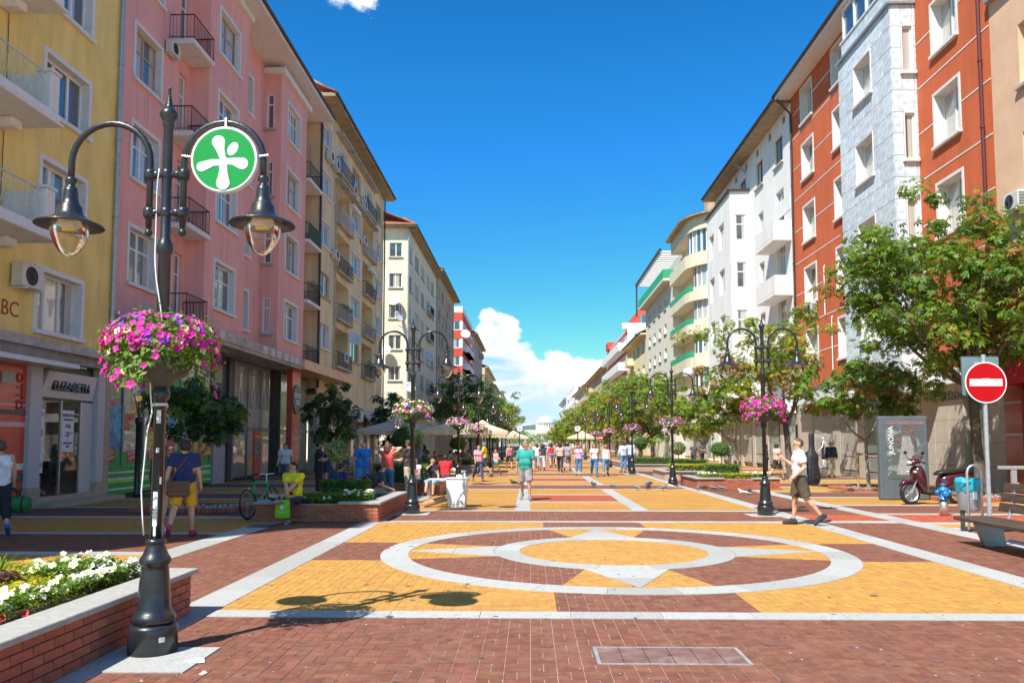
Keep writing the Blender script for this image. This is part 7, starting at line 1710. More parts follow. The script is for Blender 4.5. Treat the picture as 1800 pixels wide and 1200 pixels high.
# --- man in bright blue walking away
ps = Pose(legs=((-18, 22, 4), (12, 4, 3)), arms=((-6, 16, 12), (8, 14, 16)), fat=.035); me, J = figure(ps, 'tee', 'shorts', 'bald', .024, loose=.02); o = dress('heavy man in bright blue shirt and blue shorts with a cross strap walking away', me, (-5.55, 26.4, 0), R(8), SKIN[0], C('brightblue', (.02, .20, .62)), C('blueshort', (.06, .24, .55)), C('darkshoe', (.04, .035, .03)), HAIR['grey'], 1.78); strap(o, [J['up'](p) for p in ((-.14, -.145, .42), (0, -.165, .25), (.16, -.13, .05))], .012, C('blackstrap', (.02, .02, .02)))
# --- woman in coral top, hands at her head
ps = Pose(female=True, head=(-25, 5), hands=((-.13, .04, .66, -1, .1, .1), (.13, .06, .62, 1, .1, .1))); me, J = figure(ps, 'tee', 'trousers', 'bob', H1, sleeve=.35); dress('woman in coral top and blue jeans with both hands raised to her head', me, (-3.95, 22.1, 0), R(-12), SKIN[0], C('coral', (.72, .10, .09)), C('bluejean', (.03, .13, .30)), C('white', (.72, .74, .78)), HAIR['brown'], 1.70)
ps = Pose(head=(10, 25), arms=((18, 4, 70), (0, 12, 14)), lean=4, fat=.01); me, J = figure(ps, 'tee', 'trousers', 'short', H1, loose=.012); dress('man in dark brown shirt and beige trousers beside the woman in coral', me, (-3.45, 22.9, 0), R(60), SKIN[0], C('darkbrown', (.05, .035, .035)), C('beige', (.50, .43, .34)), C('darkshoe', (.04, .035, .03)), HAIR['dark'], 1.80)
# --- women seated on the next planter
for x, rz, lb, tc, bc, hr in ((-3.75, 165, 'seated woman in white top with sunglasses on the planter edge', (.70, .68, .72), (.06, .05, .06), 'bob'), (-3.18, 172, 'seated woman in dark top and blue skirt raising a hand to her face', (.02, .02, .03), (.12, .38, .60), 'bob')):
    ps = Pose(legs=((84, 75, 3), (88, 60, 1)), sit=.50, lean=6, female=True, head=(20, 5), hands=(None, (.05, .13, .52, 1, .2, -.8)) if 'dark' in lb else ((.0, .30, .12, -1, 0, -.5), (.04, .32, .14, 1, 0, -.5))); me, J = figure(ps, 'tee', 'skirt', hr, .022, sleeve=.4); o = dress(lb, me, (x, 26.2, 0), R(rz), SKIN[0], C('sw%d' % int(x * 10), tc), C('sb%d' % int(x * 10), bc), C('darkshoe', (.04, .035, .03)), HAIR['dark'], 1.68)
    if 'white' in lb: sunglasses(o, J)
# --- man in teal shirt walking towards the camera
ps = Pose(legs=((12, 6, 4), (-12, 16, 3)), arms=((10, 13, 16), (-8, 13, 14)), head=(35, 4), fat=.025); me, J = figure(ps, 'tee', 'shorts', 'short', .017, loose=.025, sleeve=.8); dress('man in teal shirt and grey shorts walking towards the camera', me, (-.14, 23.9, 0), R(176), SKIN[1], C('teal', (.03, .32, .30)), C('greyshort', (.34, .31, .32)), C('greyshoe', (.2, .2, .22)), HAIR['grey'], 1.75)
# --- musician with guitar case
ps = Pose(legs=((-14, 26, 3), (10, 4, 3)), arms=((-12, 10, 60), (10, 12, 118)), head=(0, 2)); me, J = figure(ps, 'tee', 'shorts', 'buzz', .017, loose=.02, sleeve=.7); gt = dress('young man in white shirt and brown shorts carrying a guitar case', me, (5.62, 16.85, 0), R(82), SKIN[0], C('whiteT', (.74, .74, .77)), C('brownshort', (.085, .065, .045)), C('blackshoe', (.035, .035, .04)), HAIR['brown'], 1.84)
gM = gt.matrix_basis; gp = gM @ Vector((.02, -.25, .82)); gc = thing('guitar_case', 'black soft guitar case on the back of the young man', 'guitar case', tuple(gp), R(28)); GC = mat('guitar_case_nylon', (.02, .021, .024), .6, .2, 8, .4, 10)
prof = [(0, .16), (.08, .20), (.2, .195), (.32, .15), (.42, .145), (.52, .155), (.60, .13), (.68, .075), (.80, .06), (.95, .062), (1.02, .055), (1.06, .02)]
m = MB(); m.smooth = True; n = 14; lv = []
for z, w in [(-.04, .09)] + prof: d = min(.085, w * .9) if z < .62 else .045; lv.append([(w * math.copysign(abs(math.cos(a)) ** .7, math.cos(a)), d * math.copysign(abs(math.sin(a)) ** .7, math.sin(a)), z) for a in [2 * PI * i / n for i in range(n)]])
m.add([p for r_ in lv for p in r_], [(k * n + i, k * n + (i + 1) % n, k * n + n + (i + 1) % n, k * n + n + i) for k in range(len(lv) - 1) for i in range(n)] + [tuple(range(n))[::-1], tuple((len(lv) - 1) * n + i for i in range(n))]); m.build('body', GC, gc)
for s in (-1, 1): m = MB(); m.tube([(s * .12, .08, .62), (s * .12, .20, .66), (s * .13, .36, .56), (s * .15, .37, .4), (s * .15, .24, .15), (s * .14, .08, .1)], .017, 6); m.build('shoulder_strap', GC, gc)
m = MB(); m.bbox(-.10, .10, -.11, -.075, .08, .36, .012); m.build('pocket', GC, gc)
m = MB(); m.bbox(-.018, .018, .10, .106, -.0, .05, .001); text('no', .1, INK, gt, J['up']((.03, .145, .12)), (R(90), 0, PI), extrude=.001, name='shirt_print')
# --- prototypes for people farther off
PR = {}
def proto(k):
    if k in PR: return PR[k]
    wk = dict(legs=((22, 6, 3), (-20, 24, 3)), arms=((-16, 9, 14), (16, 9, 18))); wk2 = dict(legs=((-18, 22, 3), (20, 4, 3)), arms=((14, 9, 18), (-14, 9, 12)))
    D = {'mw': (Pose(**wk), 'tee', 'trousers', 'short'), 'mws': (Pose(**wk2), 'tee', 'shorts', 'short'), 'fw': (Pose(female=True, **wk), 'tee', 'trousers', 'long'), 'fws': (Pose(female=True, **wk2), 'tank', 'hot', 'bob'), 'fsk': (Pose(female=True, **wk), 'tank', 'skirt', 'long'), 'fwt': (Pose(female=True, **wk2), 'tank', 'capri', 'bob'),
         'ms': (Pose(arms=((6, 10, 30), (4, 10, 14))), 'long', 'trousers', 'short'), 'fs': (Pose(female=True, arms=((20, 8, 70), (6, 8, 14))), 'tee', 'capri', 'bob'), 'si': (Pose(legs=((84, 84, 6), (82, 82, 6)), sit=.53, lean=10, arms=((35, 10, 60), (40, 10, 60))), 'tee', 'trousers', 'short'), 'sif': (Pose(legs=((84, 80, 3), (86, 70, 3)), sit=.53, lean=6, female=True, arms=((35, 10, 60), (30, 12, 70))), 'tank', 'trousers', 'long')}
    p, t, b_, hr = D[k]; PR[k] = figure(p, t, b_, hr, .030); return PR[k]
def someone(k, label, x, y, face, top, bottom, hair='dark', H=1.7, skin=0, group=None, shoe=(.12, .11, .1), det=False):
    me, J = proto(k); key = lambda c: 'c%02d%02d%02d' % tuple(int(v * 99) for v in c)
    return dress(label, me, (x, y, 0), R(face), SKIN[skin], C(key(top), top), C(key(bottom), bottom), C(key(shoe), shoe), HAIR[hair], H, group, det), J
for a in (('fs', 'woman in lilac shirt and denim shorts, leftmost of three women walking abreast', 2.5, 41.2, 175, (.50, .38, .66), (.08, .20, .42), 'dark', 1.62), ('fw', 'woman in white top and ripped blue jeans in the middle of the three women', 3.25, 40.6, 178, (.72, .68, .62), (.04, .16, .42), 'dark', 1.72), ('fwt', 'woman in white sleeveless top and jeans, right of the three women', 3.85, 40.8, 178, (.76, .74, .70), (.10, .22, .42), 'brown', 1.68)):
    o, J = someone(*a, det=True); sunglasses(o, J)
FAR = [('mws', 'man in yellow shirt, dark shorts and blue cap walking by the cafe', -2.3, 40.2, 80, (.74, .56, .02), (.03, .04, .09), 'grey', 1.78), ('fws', 'girl in pink top and turquoise shorts beside the man in yellow', -1.75, 40.8, 150, (.75, .33, .42), (.05, .45, .45), 'brown', 1.42), ('fsk', 'woman in red checked top by the far cafe tables', -1.35, 52, 190, (.52, .16, .26), (.04, .03, .05), 'blond', 1.7),
       ('ms', 'man in pale blue shirt standing beyond the second right lamp', 5.35, 46, 20, (.52, .62, .76), (.10, .24, .45), 'dark', 1.78), ('ms', 'man in light blue shirt beside the other by the right planter', 5.85, 46.6, -30, (.46, .56, .76), (.07, .14, .35), 'dark', 1.82),
       ('fs', 'woman with pink bag by the right shop window', 12.15, 41.5, 60, (.16, .22, .40), (.05, .07, .2), 'dark', 1.66), ('mws', 'bare-armed person passing behind the nearest right lamp post', 11.4, 37.2, -70, (.62, .42, .36), (.04, .04, .04), 'dark', 1.72), ('ms', 'elderly bald man in dark jacket and beige trousers by the shop', 15.0, 40.2, 165, (.025, .03, .06), (.58, .50, .36), 'grey', 1.74),
       ('ms', 'man in dark clothes by the shops under the right trees', 12.4, 58, 30, (.08, .08, .10), (.03, .035, .06), 'dark', 1.76), ('mw', 'person in dark jacket near the man under the right trees', 11.4, 56, 160, (.06, .06, .08), (.04, .04, .06), 'dark', 1.74), ('ms', 'person in white shirt under the right trees', 12.9, 52, 80, (.66, .66, .66), (.1, .1, .12), 'dark', 1.72),
       ('fs', 'woman in light blue shirt near the shop with the beige awning', -7.6, 36.5, 200, (.10, .48, .66), (.50, .50, .50), 'brown', 1.66), ('fs', 'older woman in white blouse and pale jeans near the shops', -6.9, 31.5, 100, (.60, .66, .72), (.30, .42, .55), 'grey', 1.66), ('fw', 'dark-haired woman walking past the awning shop', -6.3, 40, 190, (.30, .36, .46), (.15, .2, .3), 'dark', 1.70), ('mws', 'man in turquoise shirt by the cream shop front', -9.6, 41.5, -60, (.05, .52, .45), (.2, .2, .22), 'dark', 1.74), ('ms', 'dark-clothed person in the shade by the awning', -7.0, 44, 120, (.05, .05, .07), (.05, .05, .07), 'dark', 1.72), ('fs', 'woman in lemon top near the two seated women', -5.2, 31, 150, (.62, .58, .25), (.2, .25, .35), 'brown', 1.66), ('mws', 'man in striped shirt crossing behind the woman in coral', -4.9, 33, 95, (.45, .30, .30), (.3, .28, .24), 'dark', 1.76), ('fw', 'woman in pink walking past the third left lamp', -2.3, 35.6, 200, (.66, .34, .42), (.06, .07, .12), 'dark', 1.68), ('ms', 'man in grey jacket standing between the cafe parasols', -5.4, 38.4, 140, (.24, .24, .26), (.10, .11, .14), 'dark', 1.78), ('fsk', 'woman in navy dress left of the parasols', -8.6, 33.5, 170, (.03, .05, .14), (.03, .05, .14), 'blond', 1.68), ('mw', 'man in white shirt walking along the shaded shop fronts', -9.4, 30.5, 185, (.62, .64, .68), (.12, .14, .2), 'dark', 1.76), ('fw', 'woman in black by the parasols', -6.1, 46, 60, (.04, .04, .05), (.06, .06, .1), 'dark', 1.66)]
for a in FAR: o, J = someone(*a); (cap(o, J, C('capblue', (.05, .18, .5))) if 'cap' in a[1] else None)
# --- strollers in the distance
CW = [('fsk', 'black dress', (.03, .03, .035), (.03, .03, .035)), ('mw', 'white shirt', (.72, .72, .72), (.3, .3, .32)), ('fw', 'black top', (.05, .05, .06), (.55, .55, .6)), ('fws', 'red top', (.58, .03, .04), (.16, .28, .45)), ('fw', 'pale pink top', (.62, .40, .38), (.03, .03, .04)), ('fws', 'turquoise top', (.02, .35, .52), (.03, .03, .03)), ('mws', 'grey shirt', (.3, .3, .33), (.12, .14, .2)), ('fws', 'dark top', (.06, .03, .04), (.12, .16, .3)), ('mw', 'striped pale shirt', (.6, .56, .58), (.2, .2, .25)), ('fw', 'white blouse', (.74, .73, .70), (.10, .15, .3)), ('mws', 'navy shirt', (.03, .05, .15), (.4, .36, .3)), ('fw', 'orange top', (.62, .22, .06), (.08, .1, .2))]
random.seed(9)
spots = [(.05, 47.5), (.45, 52), (.75, 50), (1.45, 55), (1.75, 46.5), (1.95, 57), (2.3, 49.2), (3.2, 53.6), (-.5, 58), (.3, 60), (1.1, 64), (2.0, 60), (.0, 70), (1.5, 75), (3.0, 68), (4.2, 72), (-.8, 80), (2.4, 84), (.8, 92), (3.6, 90), (1.6, 104), (-.4, 110), (2.8, 116), (4.4, 100)]
for i, (x, y) in enumerate(spots):
    k, ds, tc, bc = CW[i % 12]; row = ['front cluster', 'second cluster', 'far end'][min(2, i // 8 if i < 16 else 2)]
    someone(k, 'stroller in %s, %s, in the %s of the far crowd' % (ds, ['walking away', 'coming closer'][i % 2 if i > 7 else 0], row), x, y, random.uniform(-15, 15) + (180 if i % 2 and i > 7 else 0), tc, bc, random.choice(['dark', 'brown', 'blond', 'dark']), random.uniform(1.6, 1.8), group='distant strollers')
# ================================================================ street furniture and small things
WOOD = mat('weathered_wood', (.075, .045, .028), .75, .35, 3, .5, 30, stretch=(12, 1, 12), dirt=.3, dcol=(.2, .17, .14)); STEEL = mat('painted_steel_grey', (.33, .35, .37), .45, .1, 10, metal=.4); GALV = mat('galvanised', (.52, .55, .58), .4, .12, 15, metal=.6)
t = thing('bench', 'dark weathered wooden bench with steel legs at the right edge', 'bench', (7.5, 12.0, 0), R(-2))
for i in range(3): x = -.36 + i * .22; MB().bbox(x, x + .205, -2.6, 1.85, .40, .46, .01).build('seat_board', WOOD, t)
for i in range(3): z = .55 + i * .165; x = .40 + i * .045; m = MB(); m.T = Matrix.Translation((x, 0, z)) @ Matrix.Rotation(R(14), 4, 'Y'); m.bbox(-.02, .02, -2.6, 1.85, 0, .145, .008); m.build('back_board', WOOD, t)
for y in (-2.2, 1.5):
    m = MB(); m.add([(x, y + d, z) for d in (-.05, .05) for x, z in ((-.05, 0), (.30, 0), (.22, .398), (-.20, .398))], [(0, 1, 2, 3), (7, 6, 5, 4), (0, 4, 5, 1), (1, 5, 6, 2), (2, 6, 7, 3), (3, 7, 4, 0)]); m.build('leg', STEEL, t)
    m = MB(); m.tube([(.26, y, .36), (.36, y, .44), (.42, y, .6), (.54, y, 1.04)], .028, 8); m.build('back_post', STEEL, t)
# no-entry sign
def disc(m, r, y0, y1, n=40, c=(0, 0)): m.T = Matrix.Translation((c[0], 0, c[1])) @ Matrix.Rotation(R(90), 4, 'X'); m.lathe([(r, y0), (r, y1)], n); m.T = None; return m
SRED = mat('sign_red', (.46, .002, .006), .5, .05, 6, spec=.2); SBK = mat('sign_back_grey', (.20, .27, .29), .5, .08, 5, metal=.3)
def no_entry(x, y, z, r, label, plate=True):
    t = thing('no_entry_sign', label, 'traffic sign', (x, y, 0)); MB().tube([(0, .05, 0), (0, .05, z + .5 if plate else z + r)], .038, 12).build('post', GALV, t)
    disc(MB(), r, -.004, .006).m; m = disc(MB(), r, -.006, .004); m.v = [(a, b, c + z) for a, b, c in m.v]; m.build('rim', SW, t)
    m = disc(MB(), r * .945, .0045, .0065); m.v = [(a, b, c + z) for a, b, c in m.v]; m.build('red_face', SRED, t)
    MB().box(-r * .78, r * .78, -.0095, -.0068, z - r * .17, z + r * .17).build('white_bar', SW, t)
    if plate:
        m = MB(); m.bbox(-.36, .29, .10, .112, z - .22, z + .48, .02); m.build('back_plate', SBK, t)
        for s in (-1, 1): MB().bbox(s * .1 - .05, s * .1 + .05, .06, .1, z + .30, z + .36, .008).build('clamp', GALV, t)
        m = MB(); m.box(-.06, .07, -.0105, -.0097, z + .0, z + r * .19); m.build('sticker', PAPER, t); text('~^~', .05, INK, t, (0, -.0115, z - .01), ROTF, extrude=.0004)
no_entry(8.04, 14.2, 2.76, .365, 'red round no-entry sign on a steel post behind the bench'); no_entry(7.0, 80, 2.2, .28, 'small far no-entry sign under the right-hand trees', False)
for x, y, lb in ((-1.1, 84, 'far white round sign on the left of the boulevard'), (5.0, 84, 'far pale round sign on the right of the boulevard')):
    t = thing('round_sign', lb, 'sign', (x, y, 0)); MB().tube([(0, .06, 0), (0, .06, 3.3)], .05, 8).build('post', LBLK, t); m = disc(MB(), .3, -.03, .03, 24, (0, 3.2)); m.build('face', SW, t); m = disc(MB(), .16, .031, .035, 20, (0, 3.2)); m.build('mark', mat('sign_mark_grey', (.35, .45, .45), .5), t)
# litter bin with hoop and blue bag
t = thing('litter_bin', 'grey steel litter bin on a post with a hoop, by the bench', 'bin', (8.5, 15.75, 0))
m = MB(); m.smooth = True; m.lathe([(.18, .40), (.19, .42), (.205, .92), (.20, .94), (.185, .93), (.175, .45)], 24, (0, 0, 0)); m.build('bucket', STEEL, t); MB().box(-.16, -.10, -.03, .03, 0, .4).build('post', mat('dark_metal_post', (.055, .057, .06)), t)
m = MB(); m.smooth = True; m.tube([(.06, -.21, .05), (.06, -.21, 1.12)] + [(.06 + .13 - .13 * math.cos(a), -.21, 1.12 + .15 * math.sin(a)) for a in [PI * k / 10 for k in range(1, 11)]] + [(.32, -.21, .05)], .024, 8); m.T = None; m.v = [(x - .19, y, z) for x, y, z in m.v]; m.build('hoop', GALV, t)
MB().box(-.03, .05, -.212, -.206, .62, .78).build('label', PAPER, t)
bg_ = thing('bin_bag', 'crumpled turquoise plastic bag over the rim of the litter bin', 'plastic bag', (8.5, 15.75, .88)); m = MB(); m.smooth = False; n = 22; lv = []
for r, z in ((.17, .0), (.215, -.10), (.235, -.02), (.25, .07), (.22, .13), (.12, .14)): lv += [(r * (1 + random.uniform(-.09, .12)) * math.cos(2 * PI * i / n), r * (1 + random.uniform(-.09, .12)) * math.sin(2 * PI * i / n), z + random.uniform(-.025, .025)) for i in range(n)]
m.add(lv, [(k * n + i, k * n + (i + 1) % n, k * n + n + (i + 1) % n, k * n + n + i) for k in range(5) for i in range(n)]); m.build('film', mat('turquoise_plastic', (.03, .45, .62), .3, .12, 12, trans=.25), bg_)
# hydrant
HB = mat('hydrant_blue', (.015, .19, .48), .4, .08, 8, coat=.3); t = thing('fire_hydrant', 'bright blue hydrant head on a silver post', 'hydrant', (9.72, 19.1, 0), sc=.9); m = MB(); m.smooth = True; m.lathe([(.10, 0), (.10, .40)], 18); m.build('post', mat('hydrant_steel', (.62, .62, .60), .3, .1, 8, metal=.8), t)
m = MB(); m.smooth = True; m.lathe([(.135, .40), (.135, .45), (.10, .47), (.105, .62), (.125, .64), (.125, .68), (.09, .72), (.05, .74), (.05, .78), (.075, .79), (.075, .81), (.03, .83)], 18); m.build('body', HB, t)
for s in (-1, 1): m = MB(); m.smooth = True; m.T = Matrix.Translation((0, 0, .6)) @ Matrix.Rotation(R(90) * s, 4, 'Y'); m.lathe([(.055, .05), (.055, .13), (.07, .135), (.07, .18), (.03, .185), (.03, .21)], 12); m.build('outlet', HB, t)
m = MB(); m.smooth = True; m.T = Matrix.Translation((0, 0, .56)) @ Matrix.Rotation(R(90), 4, 'X'); m.lathe([(.07, .05), (.07, .13), (.085, .135), (.085, .17), (.03, .175)], 12); m.build('outlet', HB, t)
# scooter: local -x is the front
MAR = mat('scooter_maroon', (.07, .008, .016), .25, .08, 6, coat=.8); BLK = mat('scooter_black', (.015, .015, .016), .5, .1); t = thing('scooter', 'dark maroon motor scooter parked by the poster case', 'scooter', (11.4, 22.7, 0), R(12), sc=1.12)
def wheel(p, x, y, z, r, w=.055, name='wheel', rimm=None):
    m = MB(); m.smooth = True; m.T = Matrix.Translation((x, y, z)) @ Matrix.Rotation(R(90), 4, 'X'); m.lathe([(r - .07, -w), (r - .03, -w * 1.05), (r, -w * .5), (r, w * .5), (r - .03, w * 1.05), (r - .07, w)], 26, (0, 0, 0), False); o = m.build(name, BLK, p)
    m = MB(); m.T = Matrix.Translation((x, y, z)) @ Matrix.Rotation(R(90), 4, 'X'); m.lathe([(r - .07, -w * .9), (r - .09, -w * .5), (r - .09, w * .5), (r - .07, w * .9)], 22, (0, 0, 0), False)
    for k in range(5): a = 2 * PI * k / 5; m.tube([(0, 0, 0), ((r - .08) * math.cos(a), (r - .08) * math.sin(a), 0)], .02, 6)
    m.lathe([(.05, -w), (.05, w)], 12); m.build('rim', rimm or ALU, o); return o
wheel(t, -.78, 0, .27, .27); wheel(t, .52, 0, .26, .26)
def loft(m, secs, n=14):
    """secs: (x, z centre, half width y, half height z)"""
    m.smooth = True; v = []
    for x, z, w, hh in secs: v += [(x, w * math.copysign(abs(math.cos(a)) ** .75, math.cos(a)), z + hh * math.copysign(abs(math.sin(a)) ** .75, math.sin(a))) for a in [2 * PI * i / n for i in range(n)]]
    m.add(v, [(k * n + i, k * n + n + i, k * n + n + (i + 1) % n, k * n + (i + 1) % n) for k in range(len(secs) - 1) for i in range(n)] + [tuple(range(n)), tuple((len(secs) - 1) * n + i for i in range(n))[::-1]]); return m
loft(MB(), [(-1.06, .46, .04, .03), (-.95, .56, .07, .05), (-.78, .585, .085, .045), (-.6, .55, .08, .05), (-.52, .48, .05, .05)]).build('front_mudguard', MAR, t)
loft(MB(), [(-.70, .78, .10, .10), (-.62, .74, .18, .22), (-.52, .66, .20, .30), (-.44, .55, .18, .28), (-.38, .42, .13, .15)]).build('front_shield', MAR, t)
loft(MB(), [(-.80, 1.0, .07, .05), (-.70, 1.04, .14, .09), (-.58, 1.06, .13, .07), (-.5, 1.04, .06, .04)]).build('handlebar_cowl', MAR, t)
m = MB(); m.smooth = True; m.ball((-.77, 0, 1.02), .085, 12, 8, (.55, 1.1, .7)); m.build('headlight', mat('headlight_glass', (.55, .62, .70), .1, coat=1), t)
for s in (-1, 1): m = MB(); m.smooth = True; m.ball((-.72, s * .13, .80), .06, 10, 6, (.5, 1.2, .55)); m.build('indicator', mat('indicator_clear', (.62, .60, .58), .15, coat=1), t)
loft(MB(), [(-.44, .32, .13, .06), (-.2, .27, .16, .06), (.1, .28, .15, .07), (.2, .34, .12, .10)]).build('footboard', BLK, t)
loft(MB(), [(.04, .48, .11, .18), (.2, .54, .16, .21), (.45, .60, .17, .18), (.75, .68, .15, .12), (.97, .75, .07, .05)]).build('rear_body', MAR, t)
loft(MB(), [(-.05, .74, .08, .03), (.08, .78, .15, .055), (.35, .79, .16, .06), (.7, .83, .14, .055), (.88, .86, .08, .03)]).build('saddle', BLK, t)
m = MB(); m.tube([(-.58, -.34, 1.02), (-.62, -.2, 1.05), (-.66, 0, 1.06), (-.62, .2, 1.05), (-.58, .34, 1.02)], .016, 8); m.build('handlebar', BLK, t)
for s in (-1, 1):
    m = MB(); m.smooth = True; m.tube([(-.62, s * .22, 1.06), (-.64, s * .28, 1.22)], .008, 6); m.ball((-.63, s * .32, 1.27), .055, 10, 6, (.35, 1.2, .8)); m.build('mirror', BLK, t)
for s in (-1, 1): m = MB(); m.tube([(-.78, s * .06, .27), (-.62, s * .06, .62)], .022, 8); m.build('fork', ALU, t)
loft(MB(), [(.2, .3, .05, .05), (.55, .27, .06, .06), (.85, .36, .05, .05)]).build('exhaust', ALU, t)
# poster case
PCF = mat('case_blue_grey', (.13, .165, .19), .45, .08, 4, metal=.3); t = thing('poster_case', 'blue grey free-standing poster case lettered JUNONA', 'advertising display', (11.22, 24.35, 0)); m = MB(); m.bbox(-.72, .72, -.12, .12, .0, 2.5, .03); m.build('case', PCF, t)
pm_ = bpy.data.materials.new('fashion_poster'); pm_.use_nodes = True; tt = pm_.node_tree; vn = nd(tt, 'ShaderNodeTexNoise', _Scale=2.2, _Detail=5.0, _Distortion=1.2); tcn = nd(tt, 'ShaderNodeTexCoord'); tt.links.new(tcn.outputs['Object'], vn.inputs['Vector'])
tt.links.new(mixc(tt, ramp(tt, vn.outputs[0], .5, .62), (.09, .115, .12), (.24, .26, .26)), tt.nodes['Principled BSDF'].inputs['Base Color']); tt.nodes['Principled BSDF'].inputs['Coat Weight'].default_value = 1; tt.nodes['Principled BSDF'].inputs['Coat Roughness'].default_value = .02
m = MB(); m.box(-.52, .60, -.128, -.122, .62, 2.35); m.build('poster', pm_, t); MB().box(-.52, .60, -.134, -.1285, 2.25, 2.35).build('poster_band', mat('poster_mauve', (.24, .14, .17), .4), t)
text('JUNONA', .21, SW, t, (-.47 + .09, -.13, 1.78), (R(90), R(-90), 0), extrude=.002)
DR = mat('poster_dark', (.14, .10, .09), .4, .4, 12); m = MB()
for pts in (((-.1, 2.1), (.05, 2.22), (.3, 2.2), (.38, 2.0), (.2, 1.92), (.02, 1.98)), ((-.2, 1.95), (-.12, 1.98), (-.08, 1.6), (-.2, 1.55)), ((.25, 1.85), (.36, 1.8), (.4, 1.5), (.3, 1.52)), ((.2, 1.3), (.55, 1.42), (.58, 1.22), (.25, 1.2))): m.add([(x, -.131, z) for x, z in pts], [tuple(range(len(pts)))]); 
m.build('poster_picture', DR, t); m = MB()
for pts in (((-.05, 1.9), (.18, 1.9), (.3, 1.4), (.5, .75), (-.25, .75), (-.12, 1.4)),): m.add([(x, -.1295, z) for x, z in pts], [tuple(range(len(pts)))])
m.build('poster_gown', mat('poster_gown', (.30, .30, .29), .5, .2, 6), t)
# guard rail at the right edge
t = thing('guard_rail', 'steel guard rail in front of the red shop', 'railing', (13.4, 21.5, 0))
for x in (-.6, 1.4): MB().box(x - .07, x + .07, -.03, .03, 0, 1.05).build('post', GALV, t)
for z in (1.0,): MB().bbox(-1.0, 2.4, -.05, .05, z, z + .09, .01).build('rail', GALV, t)
# bicycle leaning by the second planter
BG = mat('bike_green', (.01, .42, .12), .3, .05, 6, coat=.6); t = thing('bicycle', 'green mountain bicycle parked at the left end of the brick planter', 'bicycle', (-6.28, 17.75, 0), R(80)); t.rotation_euler = (R(-3), 0, R(79))
def bwheel(x):
    m = MB(); m.smooth = True; m.tube([(x + .32 * math.cos(a), 0, .335 + .32 * math.sin(a)) for a in [2 * PI * k / 36 for k in range(37)]], .021, 8); o = m.build('wheel', BLK, t); m = MB(); m.tube([(x + .29 * math.cos(a), 0, .335 + .29 * math.sin(a)) for a in [2 * PI * k / 30 for k in range(31)]], .010, 6)
    for k in range(16): a = 2 * PI * k / 16; m.tube([(x, .02 * (-1) ** k, .335), (x + .29 * math.cos(a), 0, .335 + .29 * math.sin(a))], .0016, 3, False)
    m.tube([(x, -.05, .335), (x, .05, .335)], .02, 8); m.build('spokes', ALU, o)
bwheel(0); bwheel(1.05); bb = (.42, 0, .29); st_ = (.28, 0, .80); hd_ = (.86, 0, .78); h2 = (.90, 0, .66)
m = MB(); m.smooth = True
for a, b_, r in ((bb, st_, .018), (st_, hd_, .021), (bb, h2, .025), (hd_, h2, .024)): m.tube([a, b_], r, 8)
for s in (-1, 1): m.tube([(0, s * .05, .335), bb], .011, 6); m.tube([(0, s * .05, .335), (st_[0], 0, st_[2] - .06)], .010, 6)
m.build('frame', BG, t); m = MB(); m.tube([st_, (.25, 0, .93)], .014, 8); m.build('seat_post', BLK, t); loft(MB(), [(.10, .95, .07, .025), (.2, .955, .065, .025), (.36, .95, .02, .018)]).build('saddle', BLK, t)
for s in (-1, 1): m = MB(); m.tube([h2, (.92, s * .06, .6), (1.05, s * .06, .335)], .014, 7); m.build('fork', BLK, t)
m = MB(); m.tube([hd_, (.84, 0, .93), (.92, 0, .97)], .015, 7); m.tube([(.86, -.31, .99), (.92, -.08, .97), (.92, .08, .97), (.86, .31, .99)], .013, 7); m.build('handlebar', WHITE_PVC, t)
for s in (-1, 1): m = MB(); m.tube([(.87, s * .2, .985), (.85, s * .32, .99)], .018, 7); m.build('grip', BLK, t)
m = MB(); m.smooth = True; m.T = Matrix.Translation(bb) @ Matrix.Rotation(R(90), 4, 'X'); m.lathe([(.09, -.01), (.09, .01)], 18); m.tube([(0, 0, .03), (.12, -.12, .06)], .012, 6); m.tube([(0, 0, -.03), (-.12, .12, -.06)], .012, 6); m.build('crank', BLK, t); MB().bbox(.03, .10, -.02, .02, .64, .70, .006).build('rear_light', mat('lime_reflector', (.55, .75, .02), .4), t)
# backpack
t = thing('backpack', 'black backpack standing on the planter corner beside the woman in coral', 'backpack', (-4.25, 20.75, .425), R(-15)); loft(MB(), [(-.2, .2, .08, .12), (-.15, .22, .13, .2), (0, .24, .15, .235), (.15, .22, .13, .2), (.2, .2, .08, .12)]).build('body', mat('backpack_black', (.02, .02, .023), .7, .2, 9, .4, 12), t); MB().bbox(-.12, .12, -.19, -.13, .05, .24, .02).build('pocket', mat('backpack_grey', (.05, .05, .055), .7), t)
m = MB(); m.tube([(-.16, -.12, .1), (-.15, -.15, .3), (-.05, -.12, .42), (.05, -.12, .42), (.15, -.15, .3), (.16, -.12, .1)], .008, 5); m.build('piping', GUTG, t)
